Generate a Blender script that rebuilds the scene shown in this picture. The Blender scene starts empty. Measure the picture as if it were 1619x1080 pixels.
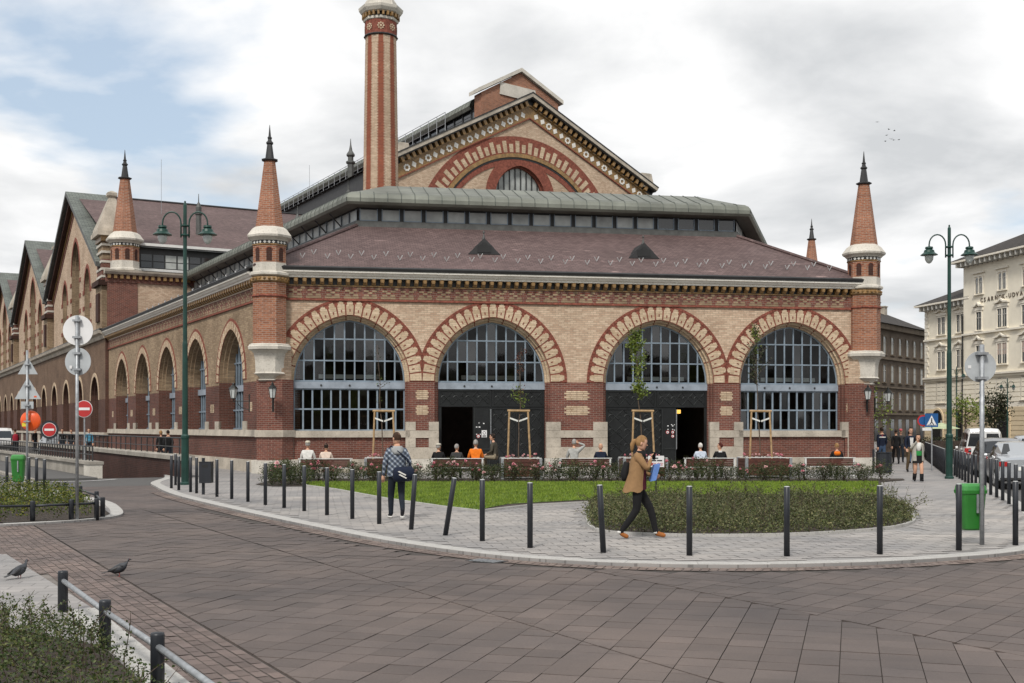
import bpy, bmesh, math, random
import numpy as np
from mathutils import Vector, Matrix
R=math.radians; PI=math.pi
sc=bpy.context.scene
# ---------------------------------------------------------------- camera
EYE=1.83; FPX=1850.0
cam_d=bpy.data.cameras.new('camera'); cam=bpy.data.objects.new('camera',cam_d); sc.collection.objects.link(cam)
cam.location=(0,0,EYE); cam.rotation_euler=(R(90),0,0)
cam_d.sensor_width=36; cam_d.sensor_fit='HORIZONTAL'; cam_d.lens=FPX/1619*36
cam_d.shift_y=(676-540)/1619; cam_d.clip_end=3000; cam_d.clip_start=.1
sc.camera=cam
# ---------------------------------------------------------------- sky, sun, exposure
SUN_ELEV=R(48); SUN_AZ=R(198)      # azimuth clockwise from +Y (view axis): behind the camera, to the right
w=bpy.data.worlds.new('World'); sc.world=w; w.use_nodes=True
nt=w.node_tree; N=nt.nodes; LK=nt.links; N.clear()
out=N.new('ShaderNodeOutputWorld'); bg=N.new('ShaderNodeBackground'); bg.inputs['Strength'].default_value=.1
sky=N.new('ShaderNodeTexSky'); sky.sky_type='NISHITA'; sky.sun_disc=False
sky.sun_elevation=SUN_ELEV; sky.sun_rotation=SUN_AZ; sky.air_density=1.2; sky.dust_density=2.0
tc=N.new('ShaderNodeTexCoord'); sep=N.new('ShaderNodeSeparateXYZ'); LK.new(tc.outputs['Generated'],sep.inputs[0])
def wmath(op,a,b=None,clamp=False):
    m=N.new('ShaderNodeMath'); m.operation=op; m.use_clamp=clamp
    for i,x in enumerate((a,b)):
        if x is None: continue
        if isinstance(x,(int,float)): m.inputs[i].default_value=x
        else: LK.new(x,m.inputs[i])
    return m.outputs[0]
zc=wmath('ADD',wmath('MAXIMUM',sep.outputs['Z'],0.0),.22)
comb=N.new('ShaderNodeCombineXYZ')
LK.new(wmath('DIVIDE',sep.outputs['X'],zc),comb.inputs[0]); LK.new(wmath('DIVIDE',sep.outputs['Y'],zc),comb.inputs[1]); 
def wnoise(scale,detail,rough,off,dist=0):
    mp=N.new('ShaderNodeMapping'); mp.inputs['Location'].default_value=off; LK.new(comb.outputs[0],mp.inputs['Vector'])
    n=N.new('ShaderNodeTexNoise'); n.inputs['Scale'].default_value=scale; n.inputs['Detail'].default_value=detail; n.inputs['Roughness'].default_value=rough
    n.inputs['Distortion'].default_value=dist
    LK.new(mp.outputs[0],n.inputs['Vector']); return n.outputs['Fac']
def wramp(fac,p0,c0,p1,c1):
    r=N.new('ShaderNodeValToRGB'); e=r.color_ramp.elements; e[0].position=p0; e[0].color=(*c0,1); e[1].position=p1; e[1].color=(*c1,1); LK.new(fac,r.inputs[0]); return r.outputs[0]
cover=wramp(wnoise(1.45,7,.5,(2.98,8.15,0),.15),.335,(0,0,0),.435,(1,1,1))
shade=wramp(wnoise(2.3,8,.52,(9.1,3.3,2),.2),.34,(5.4,5.55,5.7),.60,(8.5,8.5,8.5))
skyb=N.new('ShaderNodeMix'); skyb.data_type='RGBA'; skyb.inputs[0].default_value=.55      # thin high veil over the blue
LK.new(sky.outputs[0],skyb.inputs[6]); skyb.inputs[7].default_value=(5.6,6.6,7.8,1)
mixc=N.new('ShaderNodeMix'); mixc.data_type='RGBA'
LK.new(cover,mixc.inputs[0]); LK.new(skyb.outputs[2],mixc.inputs[6]); LK.new(shade,mixc.inputs[7])
LK.new(mixc.outputs[2],bg.inputs['Color']); LK.new(bg.outputs[0],out.inputs[0])
sl=bpy.data.lights.new('sun','SUN'); sl.energy=2.3; sl.angle=R(10); sl.color=(1,.95,.88)
so=bpy.data.objects.new('sun',sl); sc.collection.objects.link(so)
sd=Vector((math.sin(SUN_AZ)*math.cos(SUN_ELEV),math.cos(SUN_AZ)*math.cos(SUN_ELEV),math.sin(SUN_ELEV)))
so.rotation_euler=(-sd).to_track_quat('-Z','Y').to_euler(); so.location=(20,-30,60)
sc.view_settings.view_transform='Standard'; sc.view_settings.look='None'; sc.view_settings.exposure=.30; sc.view_settings.gamma=1
sc.cycles.max_bounces=6; sc.cycles.diffuse_bounces=3; sc.cycles.glossy_bounces=3; sc.cycles.transparent_max_bounces=12; sc.cycles.caustics_reflective=False; sc.cycles.caustics_refractive=False
# ---------------------------------------------------------------- helpers
COL=sc.collection
random.seed(7); rng=np.random.default_rng(11)
def tag(o,label=None,cat=None,group=None,kind=None):
    if label: o['label']=label
    if cat: o['category']=cat
    if group: o['group']=group
    if kind: o['kind']=kind
    return o
def empty(name,loc=(0,0,0),rz=0,parent=None):
    o=bpy.data.objects.new(name,None); COL.objects.link(o); o.location=loc; o.rotation_euler=(0,0,rz); o.parent=parent; o.empty_display_size=.3
    return o
def copy_tree(o,parent=None):
    c=o.copy(); COL.objects.link(c); c.parent=parent
    for ch in o.children: copy_tree(ch,c)
    return c
class MB:
    def __init__(s): s.v=[]; s.f=[]; s.m=[]
    def face(s,pts,m=0):
        b=len(s.v); s.v.extend([tuple(p) for p in pts]); s.f.append(list(range(b,b+len(pts)))); s.m.append(m); return s
    def box(s,x0,x1,y0,y1,z0,z1,m=0,T=None):
        c=[(x0,y0,z0),(x1,y0,z0),(x1,y1,z0),(x0,y1,z0),(x0,y0,z1),(x1,y0,z1),(x1,y1,z1),(x0,y1,z1)]
        if T: c=[T(*p) for p in c]
        b=len(s.v); s.v.extend(c)
        for q in ((0,3,2,1),(4,5,6,7),(0,1,5,4),(1,2,6,5),(2,3,7,6),(3,0,4,7)): s.f.append([b+i for i in q]); s.m.append(m)
        return s
    def prism(s,poly,vec,m=0,back=True):
        n=len(poly); b=len(s.v); s.v.extend([tuple(p) for p in poly]); s.v.extend([(p[0]+vec[0],p[1]+vec[1],p[2]+vec[2]) for p in poly])
        s.f.append(list(range(b,b+n))[::-1]); s.m.append(m)
        if back: s.f.append(list(range(b+n,b+2*n))); s.m.append(m)
        for i in range(n):
            j=(i+1)%n; s.f.append([b+i,b+j,b+n+j,b+n+i]); s.m.append(m)
        return s
    def tube(s,pts,r,n=8,m=0,caps=True):
        pts=[Vector(p) for p in pts]; k=len(pts); rr=r if isinstance(r,(list,tuple)) else [r]*k
        b=len(s.v); up=None
        for i,p in enumerate(pts):
            d=(pts[min(i+1,k-1)]-pts[max(i-1,0)]).normalized()
            if up is None: up=Vector((0,0,1)) if abs(d.z)<.9 else Vector((1,0,0))
            a=d.cross(up)
            if a.length<1e-4: a=d.cross(Vector((0,1,0)))
            a.normalize(); c=a.cross(d).normalized(); up=c
            for j in range(n):
                t=2*PI*j/n; s.v.append(tuple(p+a*(rr[i]*math.cos(t))+c*(rr[i]*math.sin(t))))
        for i in range(k-1):
            for j in range(n):
                jj=(j+1)%n; s.f.append([b+i*n+j,b+i*n+jj,b+(i+1)*n+jj,b+(i+1)*n+j]); s.m.append(m)
        if caps:
            s.f.append([b+j for j in range(n)][::-1]); s.m.append(m); s.f.append([b+(k-1)*n+j for j in range(n)]); s.m.append(m)
        return s
    def lathe(s,prof,n=12,c=(0,0,0),rot=0,m=0,sx=1,sy=1,caps=True):
        b=len(s.v)
        for r,z in prof:
            for j in range(n):
                t=2*PI*j/n+rot; s.v.append((c[0]+r*math.cos(t)*sx,c[1]+r*math.sin(t)*sy,c[2]+z))
        k=len(prof)
        for i in range(k-1):
            for j in range(n):
                jj=(j+1)%n; s.f.append([b+i*n+j,b+i*n+jj,b+(i+1)*n+jj,b+(i+1)*n+j]); s.m.append(m if not isinstance(m,list) else m[i])
        if caps:
            s.f.append([b+j for j in range(n)][::-1]); s.m.append(m if not isinstance(m,list) else m[0]); s.f.append([b+(k-1)*n+j for j in range(n)]); s.m.append(m if not isinstance(m,list) else m[-1])
        return s
    def loft(s,rings,m=0,caps=True,closed=True):
        b=len(s.v); n=len(rings[0])
        for r in rings: s.v.extend([tuple(p) for p in r])
        for i in range(len(rings)-1):
            for j in range(n if closed else n-1):
                jj=(j+1)%n; s.f.append([b+i*n+j,b+i*n+jj,b+(i+1)*n+jj,b+(i+1)*n+j]); s.m.append(m)
        if caps:
            s.f.append([b+j for j in range(n)][::-1]); s.m.append(m); s.f.append([b+(len(rings)-1)*n+j for j in range(n)]); s.m.append(m)
        return s
    def mesh(s,name,mats,smooth=False,uv=True):
        me=bpy.data.meshes.new(name); me.from_pydata(s.v,[],s.f)
        if not isinstance(mats,(list,tuple)): mats=[mats]
        for x in mats: me.materials.append(x)
        if len(mats)>1: me.polygons.foreach_set('material_index',s.m)
        if smooth: me.polygons.foreach_set('use_smooth',[True]*len(me.polygons))
        if uv:
            ul=me.uv_layers.new(name='UVMap').data; li=0; V=s.v; buf=[]
            for p,fv in zip(me.polygons,s.f):
                n=p.normal; h=math.hypot(n.x,n.y)
                if h>.12:
                    tx,ty=-n.y/h,n.x/h
                    if tx<-1e-6 or (abs(tx)<=1e-6 and ty<0): tx,ty=-tx,-ty
                    bx,by,bz=n.y*0-n.z*ty, n.z*tx-n.x*0, n.x*ty-n.y*tx
                    if bz<0: bx,by,bz=-bx,-by,-bz
                    for i in fv:
                        q=V[i]; buf+= [q[0]*tx+q[1]*ty, q[0]*bx+q[1]*by+q[2]*bz]
                else:
                    for i in fv: q=V[i]; buf+=[q[0],q[1]]
            ul.foreach_set('uv',buf)
        me.update(); return me
    def build(s,name,mats,parent=None,loc=(0,0,0),rz=0,smooth=False,kind=None):
        o=bpy.data.objects.new(name,s.mesh(name,mats,smooth)); COL.objects.link(o); o.parent=parent; o.location=loc; o.rotation_euler=(0,0,rz)
        if kind: o['kind']=kind
        return o
def inst(name,me,parent=None,loc=(0,0,0),rot=(0,0,0),scale=1):
    o=bpy.data.objects.new(name,me); COL.objects.link(o); o.parent=parent; o.location=loc; o.rotation_euler=rot
    o.scale=(scale,)*3 if isinstance(scale,(int,float)) else scale
    return o
def clip(poly,a,b,c):
    """keep the part of a 2D polygon where a*x+b*y<=c"""
    res=[]
    for i in range(len(poly)):
        p=poly[i]; q=poly[(i+1)%len(poly)]; dp=a*p[0]+b*p[1]-c; dq=a*q[0]+b*q[1]-c
        if dp<=0: res.append(p)
        if (dp<0<dq) or (dq<0<dp):
            t=dp/(dp-dq); res.append((p[0]+(q[0]-p[0])*t,p[1]+(q[1]-p[1])*t))
    return res
def arc(c,r,a0,a1,n): return [(c[0]+r*math.cos(a0+(a1-a0)*i/n),c[1]+r*math.sin(a0+(a1-a0)*i/n)) for i in range(n+1)]
# ---------------------------------------------------------------- materials
def newmat(name):
    m=bpy.data.materials.new(name); m.use_nodes=True; t=m.node_tree; b=t.nodes['Principled BSDF']; return m,t,b
def setrough(b,r,metal=0,spec=.5):
    b.inputs['Roughness'].default_value=r; b.inputs['Metallic'].default_value=metal; b.inputs['Specular IOR Level'].default_value=spec
def node(t,typ,**kw):
    n=t.nodes.new(typ)
    for k,v in kw.items():
        if k in n.inputs: n.inputs[k].default_value=v
        else: setattr(n,k,v)
    return n
def mixrgb(t,fac,a,b,blend='MIX'):
    n=t.nodes.new('ShaderNodeMix'); n.data_type='RGBA'; n.blend_type=blend
    for i,x in ((0,fac),(6,a),(7,b)):
        if isinstance(x,(int,float)): n.inputs[i].default_value=x
        elif isinstance(x,tuple): n.inputs[i].default_value=(*x,1) if len(x)==3 else x
        else: t.links.new(x,n.inputs[i])
    return n.outputs[2]
def ramp(t,fac,p0,p1,c0=(0,0,0),c1=(1,1,1)):
    r=t.nodes.new('ShaderNodeValToRGB'); e=r.color_ramp.elements; e[0].position=p0; e[1].position=p1; e[0].color=(*c0,1); e[1].color=(*c1,1)
    t.links.new(fac,r.inputs[0]); return r.outputs[0]
def coords(t,kind='Object'): return t.nodes.new('ShaderNodeTexCoord').outputs[kind]
def noise(t,vec,scale,detail=4,rough=.55,out='Fac'):
    n=t.nodes.new('ShaderNodeTexNoise'); n.inputs['Scale'].default_value=scale; n.inputs['Detail'].default_value=detail; n.inputs['Roughness'].default_value=rough
    if vec is not None: t.links.new(vec,n.inputs['Vector'])
    return n.outputs[out]
def bump(t,b,h,strength=.3,dist=.02):
    n=t.nodes.new('ShaderNodeBump'); n.inputs['Strength'].default_value=strength; n.inputs['Distance'].default_value=dist
    t.links.new(h,n.inputs['Height']); t.links.new(n.outputs[0],b.inputs['Normal'])
def plain(name,c,rough=.6,metal=0,spec=.5,var=.25,scale=3,bmp=0):
    m,t,b=newmat(name); setrough(b,rough,metal,spec)
    v=coords(t); n=noise(t,v,scale,5)
    lo=tuple(x*(1-var) for x in c); hi=tuple(min(1,x*(1+var)) for x in c)
    col=ramp(t,n,.3,.7,lo,hi); t.links.new(col,b.inputs['Base Color'])
    if bmp: bump(t,b,noise(t,v,scale*8,6),bmp,.01)
    return m
def brick_mat(name,c1,c2,mortar,bw=.25,bh=.078,ms=.008,var=.35,rough=.85,bmp=.35,stain=.35,offset=.5):
    m,t,b=newmat(name); setrough(b,rough,0,.25)
    uv=coords(t,'UV'); ob=coords(t)
    br=t.nodes.new('ShaderNodeTexBrick'); t.links.new(uv,br.inputs['Vector']); br.offset=offset
    br.inputs['Scale'].default_value=1; br.inputs['Brick Width'].default_value=bw; br.inputs['Row Height'].default_value=bh
    br.inputs['Mortar Size'].default_value=ms; br.inputs['Mortar Smooth'].default_value=.3; br.inputs['Bias'].default_value=0
    br.inputs['Color1'].default_value=(*c1,1); br.inputs['Color2'].default_value=(*c2,1); br.inputs['Mortar'].default_value=(*mortar,1)
    dark=mixrgb(t,ramp(t,noise(t,ob,.45,6,.65),.38,.72),(1,1,1),(1-stain,1-stain*1.05,1-stain*1.1))
    col=mixrgb(t,1,br.outputs['Color'],dark,'MULTIPLY')
    fine=ramp(t,noise(t,ob,9,3),.2,.8,(1-var*.6,)*3,(1+var*.35,)*3)
    col=mixrgb(t,1,col,fine,'MULTIPLY'); t.links.new(col,b.inputs['Base Color'])
    inv=t.nodes.new('ShaderNodeMath'); inv.operation='SUBTRACT'; inv.inputs[0].default_value=1; t.links.new(br.outputs['Fac'],inv.inputs[1])
    bump(t,b,inv.outputs[0],bmp,.012); return m
def stone_mat(name,c,var=.3,scale=1.2,bmp=.3,rough=.85,streak=True):
    m,t,b=newmat(name); setrough(b,rough,0,.25); ob=coords(t)
    col=ramp(t,noise(t,ob,scale,8,.62),.3,.72,tuple(x*(1-var) for x in c),tuple(min(1,x*(1+var*.5)) for x in c))
    pits=ramp(t,noise(t,ob,scale*14,4),.3,.46,(.62,.6,.57),(1,1,1)); col=mixrgb(t,.8,col,pits,'MULTIPLY')
    t.links.new(col,b.inputs['Base Color']); bump(t,b,noise(t,ob,scale*12,6),bmp,.015); return m
M={}
M['cream']=brick_mat('cream_brick',(.66,.51,.375),(.48,.335,.235),(.36,.29,.22),ms=.009,stain=.3)
M['red']=brick_mat('red_brick',(.215,.072,.05),(.135,.05,.039),(.27,.205,.17),ms=.009,stain=.35)
M['orange']=brick_mat('orange_brick',(.40,.165,.09),(.25,.095,.055),(.38,.30,.24),ms=.010,stain=.3)
M['flank']=brick_mat('soot_red_brick',(.125,.052,.036),(.085,.036,.027),(.13,.10,.08),ms=.009,stain=.45)  # arcade red of the flank: grime, and the unlit side's shade in the colour
M['cream_flank']=brick_mat('soot_cream_brick',(.43,.32,.205),(.29,.2,.125),(.25,.2,.15),ms=.009,stain=.45)  # darker copy of the cream brick: soot plus the flank's shade, painted in
M['red_flank']=brick_mat('soot_dark_red_brick',(.165,.058,.041),(.105,.042,.033),(.19,.145,.12),ms=.009,stain=.4)  # red brick darkened for the flank: dirt and shade both in the colour
M['cream_soot']=brick_mat('brown_soot_brick',(.235,.15,.095),(.165,.10,.066),(.15,.115,.09),ms=.009,stain=.45)  # brown arcade brick: soot with the flank's shade put into the colour
M['dark_brick']=brick_mat('dark_brick',(.075,.03,.022),(.05,.022,.017),(.09,.065,.055),ms=.007,stain=.5)
M['redpl']=plain('red_voussoir_brick',(.205,.068,.047),.85,var=.38,scale=7,bmp=.2,spec=.25)
def cream_piece():
    m=brick_mat('cream_voussoir_brick',(.66,.525,.375),(.50,.37,.245),(.34,.27,.2),bw=.3,bh=.075,ms=.006,stain=.2); return m
M['creamv']=cream_piece()
M['stone']=stone_mat('limestone',(.47,.42,.35),.38)
M['stone_lt']=stone_mat('pale_limestone',(.60,.565,.50),.25)
M['stone_white']=stone_mat('whitewashed_limestone',(.74,.71,.65),.15)
M['ochre']=plain('ochre_glazed_terracotta',(.24,.14,.05),.4,var=.4,scale=6)
M['black']=plain('black_glazed_tile',(.012,.012,.012),.45)
M['white_tile']=plain('white_glazed_tile',(.7,.68,.63),.35,var=.15)
def roof_tile():
    m,t,b=newmat('mauve_roof_tile'); setrough(b,.75,0,.3); uv=coords(t,'UV'); ob=coords(t)
    mp=node(t,'ShaderNodeMapping'); t.links.new(uv,mp.inputs[0]); mp.inputs['Rotation'].default_value=(0,0,R(0))
    br=t.nodes.new('ShaderNodeTexBrick'); t.links.new(mp.outputs[0],br.inputs['Vector'])
    for k,v in (('Scale',1),('Brick Width',.22),('Row Height',.16),('Mortar Size',.012),('Mortar Smooth',.6)): br.inputs[k].default_value=v
    br.inputs['Color1'].default_value=(.150,.105,.100,1); br.inputs['Color2'].default_value=(.100,.068,.066,1); br.inputs['Mortar'].default_value=(.05,.032,.03,1)
    mp2=node(t,'ShaderNodeMapping'); t.links.new(uv,mp2.inputs[0]); mp2.inputs['Scale'].default_value=(.55,2.2,1)
    patch=ramp(t,noise(t,mp2.outputs[0],.9,7,.7),.63,.66)
    col=mixrgb(t,patch,br.outputs['Color'],(.30,.215,.2))
    col=mixrgb(t,1,col,ramp(t,noise(t,ob,.4,5),.3,.7,(.78,.76,.76),(1.12,1.1,1.1)),'MULTIPLY')
    t.links.new(col,b.inputs['Base Color']); bump(t,b,br.outputs['Fac'],-.5,.02); return m
M['roof']=roof_tile()
M['slate']=brick_mat('grey_green_slate',(.20,.22,.20),(.14,.155,.145),(.07,.075,.07),bw=.5,bh=.22,ms=.02,stain=.3)
M['copper']=plain('green_grey_copper_sheet',(.16,.168,.142),.55,.25,.5,var=.3,scale=.8)
M['copper_dk']=plain('dark_copper_seam',(.085,.098,.085),.6,.2)
M['flash']=plain('grey_lead_flashing',(.085,.088,.084),.6,.2,var=.3)
M['darkmetal']=plain('dark_painted_gutter',(.03,.03,.031),.55,.2)
M['frame']=plain('blue_grey_steel_frame',(.20,.25,.30),.5,.1,var=.18)
M['beam']=plain('blue_grey_steel_beam',(.27,.31,.36),.5,.1,var=.18)
M['iron']=plain('black_iron_gate',(.011,.0125,.013),.5,.3,var=.3)
M['ironrel']=plain('iron_gate_relief',(.028,.031,.031),.45,.4,var=.3)
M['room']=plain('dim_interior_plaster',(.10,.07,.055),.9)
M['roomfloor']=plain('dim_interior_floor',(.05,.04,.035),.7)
M['white']=plain('white_paint',(.62,.62,.6),.55,var=.08)
M['fog_glass']=plain('frosted_dusty_glass',(.33,.345,.33),.35,var=.35,scale=1.1)
def glass_mat(name,tint=(.75,.8,.8),refl=.9,ior=1.55):
    m=bpy.data.materials.new(name); m.use_nodes=True; t=m.node_tree; t.nodes.clear()
    o=t.nodes.new('ShaderNodeOutputMaterial'); tr=t.nodes.new('ShaderNodeBsdfTransparent'); tr.inputs[0].default_value=(*tint,1)
    gl=t.nodes.new('ShaderNodeBsdfGlossy'); gl.inputs[0].default_value=(refl,refl,refl,1); gl.inputs['Roughness'].default_value=.03
    fr=t.nodes.new('ShaderNodeFresnel'); fr.inputs['IOR'].default_value=ior
    ob=coords(t,'Object'); nz=noise(t,ob,1.3,3); bn=t.nodes.new('ShaderNodeBump'); bn.inputs['Strength'].default_value=.012; bn.inputs['Distance'].default_value=.05
    t.links.new(nz,bn.inputs['Height']); t.links.new(bn.outputs[0],gl.inputs['Normal']); t.links.new(bn.outputs[0],fr.inputs['Normal'])
    mx=t.nodes.new('ShaderNodeMixShader'); t.links.new(fr.outputs[0],mx.inputs[0]); t.links.new(tr.outputs[0],mx.inputs[1]); t.links.new(gl.outputs[0],mx.inputs[2]); t.links.new(mx.outputs[0],o.inputs[0]); return m
M['glass']=glass_mat('window_glass'); M['glass_b']=glass_mat('older_window_glass',(.62,.62,.58),.85,1.95); M['glass_c']=glass_mat('dim_window_glass',(.5,.5,.48),.9,1.38)
PANES=None
M['carglass']=glass_mat('car_glass',(.35,.4,.4))
def darkglass(name,c=(.02,.022,.024)):
    m=plain(name,c,.06,0,.8,var=.4,scale=.7); return m
M['dglass']=darkglass('dark_window_glass')
M['aglass']=darkglass('grey_apartment_glass',(.10,.105,.105))
M['galv']=plain('galvanised_steel',(.33,.345,.36),.5,.55,var=.22,scale=14)
M['galv_dull']=plain('dull_grey_sign_back',(.42,.445,.46),.6,.2,var=.12,scale=4)
M['bollard']=plain('dark_grey_bollard_paint',(.022,.025,.031),.42,.2,var=.2)
M['boltop']=plain('pale_bollard_cap',(.42,.43,.43),.5)
M['lampgreen']=plain('dark_green_lamp_paint',(.008,.042,.032),.4,.1,var=.25)
M['lampblack']=plain('black_lantern_iron',(.015,.017,.016),.5,.3)
M['lampglass']=plain('milky_lamp_glass',(.50,.52,.51),.12,0,.6,var=.15,scale=6)
M['bin']=plain('green_plastic',(.022,.16,.022),.42,var=.15)
M['bin_lid']=plain('green_plastic_lid',(.045,.23,.05),.4,var=.12)
M['wood']=plain('brown_bench_wood',(.085,.028,.018),.5,var=.35,scale=9)
M['stake']=plain('pale_pine_stake',(.36,.235,.12),.75,var=.3,scale=9)
M['bark']=plain('young_bark',(.10,.07,.05),.9,var=.4,scale=20,bmp=.3)
M['strap']=plain('white_tree_tie',(.65,.65,.62),.7)
M['signred']=plain('sign_red',(.42,.022,.022),.45,var=.1)
M['signblue']=plain('sign_blue',(.012,.085,.25),.4,var=.1)
M['signorange']=plain('translucent_orange_plastic',(.75,.10,.018),.35,var=.2)
M['signwhite']=plain('sign_white',(.7,.7,.7),.45,var=.06)
M['signblack']=plain('print_black',(.01,.01,.01),.6)
M['yellow']=plain('yellow_sticker',(.6,.5,.04),.5)
# ================================================================ SETTING: ground, road, pavements
HA=R(28.8); HO=(-10.02,47.0)                      # frame of the hall: x along its front wall, y along its flank
h1=(math.cos(HA),math.sin(HA)); h2=(-math.sin(HA),math.cos(HA))
def PQ(p,q,z=0): return (HO[0]+h1[0]*p+h2[0]*q, HO[1]+h1[1]*p+h2[1]*q, z)
def toPQ(X,Y): dx=X-HO[0]; dy=Y-HO[1]; return dx*h1[0]+dy*h1[1], dx*h2[0]+dy*h2[1]
def inside(pt,poly):
    x,y=pt; r=False; j=len(poly)-1
    for i in range(len(poly)):
        xi,yi=poly[i]; xj,yj=poly[j]
        if (yi>y)!=(yj>y) and x<(xj-xi)*(y-yi)/(yj-yi)+xi: r=not r
        j=i
    return r
def dist_seg(p,a,b):
    ax,ay=a; bx,by=b; dx=bx-ax; dy=by-ay; t=max(0,min(1,((p[0]-ax)*dx+(p[1]-ay)*dy)/(dx*dx+dy*dy+1e-9)))
    return math.hypot(p[0]-ax-t*dx,p[1]-ay-t*dy)
def dist_poly(p,poly,closed=True):
    n=len(poly); return min(dist_seg(p,poly[i],poly[(i+1)%n]) for i in range(n if closed else n-1))
def smooth_line(pts,it=2,closed=False):
    for _ in range(it):
        q=[]; n=len(pts)
        if not closed: q.append(pts[0])
        for i in range(n if closed else n-1):
            a=pts[i]; b=pts[(i+1)%n]; q.append((a[0]*.75+b[0]*.25,a[1]*.75+b[1]*.25)); q.append((a[0]*.25+b[0]*.75,a[1]*.25+b[1]*.75))
        if not closed: q.append(pts[-1])
        pts=q
    return pts
def resample(pts,step):
    out=[pts[0]]; acc=0
    for a,b in zip(pts,pts[1:]):
        L=math.hypot(b[0]-a[0],b[1]-a[1]); 
        if L<1e-9: continue
        t=step-acc
        while t<=L:
            out.append((a[0]+(b[0]-a[0])*t/L,a[1]+(b[1]-a[1])*t/L)); t+=step
        acc=(acc+L)%step
    return out
def offset_line(pts,d):
    res=[]
    for i,p in enumerate(pts):
        a=pts[max(i-1,0)]; b=pts[min(i+1,len(pts)-1)]; L=math.hypot(b[0]-a[0],b[1]-a[1]) or 1
        res.append((p[0]-(b[1]-a[1])/L*d,p[1]+(b[0]-a[0])/L*d))
    return res
# ---- materials of the ground
def asphalt():
    m,t,b=newmat('asphalt'); setrough(b,.85,0,.3); v=coords(t)
    c=mixrgb(t,ramp(t,noise(t,v,.35,6),.3,.7),(.062,.061,.06),(.098,.095,.092)); c=mixrgb(t,ramp(t,noise(t,v,60,3),.3,.7),c,(.11,.107,.104))
    t.links.new(c,b.inputs['Base Color']); bump(t,b,noise(t,v,90,3),.3,.01); return m
def paver_mat(name,cols,stains=True):
    m,t,b=newmat(name); setrough(b,.72,0,.35); g=t.nodes.new('ShaderNodeNewGeometry'); v=t.nodes.new('ShaderNodeNewGeometry').outputs['Position']
    c=ramp(t,g.outputs['Random Per Island'],0,1,cols[0],cols[1])
    oi=t.nodes.new('ShaderNodeObjectInfo'); c=mixrgb(t,1,c,ramp(t,oi.outputs['Random'],0,1,(.86,)*3,(1.12,)*3),'MULTIPLY')
    c=mixrgb(t,1,c,ramp(t,noise(t,v,.55,6,.6),.32,.70,(.80,.80,.82),(1.2,1.14,1.10)),'MULTIPLY')
    c=mixrgb(t,1,c,ramp(t,noise(t,v,.16,5,.65),.36,.66,(.78,.78,.80),(1.2,1.17,1.13)),'MULTIPLY')
    if stains: c=mixrgb(t,ramp(t,noise(t,v,.9,5,.7),.68,.80),c,tuple(x*.62 for x in cols[0]))
    c=mixrgb(t,1,c,ramp(t,noise(t,v,70,2),.25,.75,(.86,)*3,(1.12,)*3),'MULTIPLY')
    t.links.new(c,b.inputs['Base Color']); bump(t,b,noise(t,v,110,3),.22,.006); return m
def far_paver(name,c1,c2,joint,bw,bh,rot,ms=.012):
    m,t,b=newmat(name); setrough(b,.75,0,.3); v=t.nodes.new('ShaderNodeNewGeometry').outputs['Position']
    mp=node(t,'ShaderNodeMapping'); t.links.new(v,mp.inputs[0]); mp.inputs['Rotation'].default_value=(0,0,-rot)
    br=t.nodes.new('ShaderNodeTexBrick'); t.links.new(mp.outputs[0],br.inputs['Vector'])
    for k,x in (('Scale',1),('Brick Width',bw),('Row Height',bh),('Mortar Size',ms),('Mortar Smooth',.4)): br.inputs[k].default_value=x
    br.inputs['Color1'].default_value=(*c1,1); br.inputs['Color2'].default_value=(*c2,1); br.inputs['Mortar'].default_value=(*joint,1)
    c=mixrgb(t,1,br.outputs['Color'],ramp(t,noise(t,v,.55,6,.6),.32,.70,(.76,.76,.78),(1.2,1.14,1.12)),'MULTIPLY')
    t.links.new(c,b.inputs['Base Color']); bump(t,b,br.outputs['Fac'],-.3,.008); return m
M['asphalt']=asphalt()
PAV=((.100,.084,.077),(.128,.107,.098))
M['paver']=paver_mat('brown_concrete_paver',PAV)
M['road_sheet']=far_paver('brown_paved_road',PAV[0],PAV[1],(.05,.04,.035),.31,.31,R(90-16.2))
M['joint']=plain('paving_joint_sand',(.052,.043,.038),.95,var=.3,scale=20)
M['slab']=paver_mat('grey_concrete_slab',((.25,.247,.24),(.31,.305,.295)),False)
M['slab_far']=far_paver('grey_concrete_paving',(.25,.247,.24),(.305,.30,.29),(.18,.175,.17),.4,.25,R(9.7),.012)
M['kerb']=stone_mat('pale_granite_kerb',(.43,.42,.40),.18,3,.2)
M['soil']=plain('dark_soil_mulch',(.045,.034,.026),.95,var=.5,scale=12,bmp=.8)
M['lawn']=plain('lawn_ground',(.09,.145,.018),.9,var=.35,scale=2)
M['concrete']=stone_mat('weathered_concrete',(.34,.315,.275),.4,.8,.4)
def poly_sheet(name,poly,z,mat,kind='structure',thick=0,parent=None):
    bm=bmesh.new(); vs=[bm.verts.new((x,y,z)) for x,y in poly]; f=bm.faces.new(vs)
    if thick:
        r=bmesh.ops.extrude_face_region(bm,geom=[f]); 
        for v in r['geom']:
            if isinstance(v,bmesh.types.BMVert): v.co.z-=thick
    bmesh.ops.recalc_face_normals(bm,faces=bm.faces[:])
    bmesh.ops.triangulate(bm,faces=[x for x in bm.faces if len(x.verts)>4])
    me=bpy.data.meshes.new(name); bm.to_mesh(me); bm.free(); me.materials.append(mat)
    o=bpy.data.objects.new(name,me); COL.objects.link(o); o.parent=parent
    if kind and parent is None: o['kind']=kind
    return o
ZR=-.05
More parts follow.
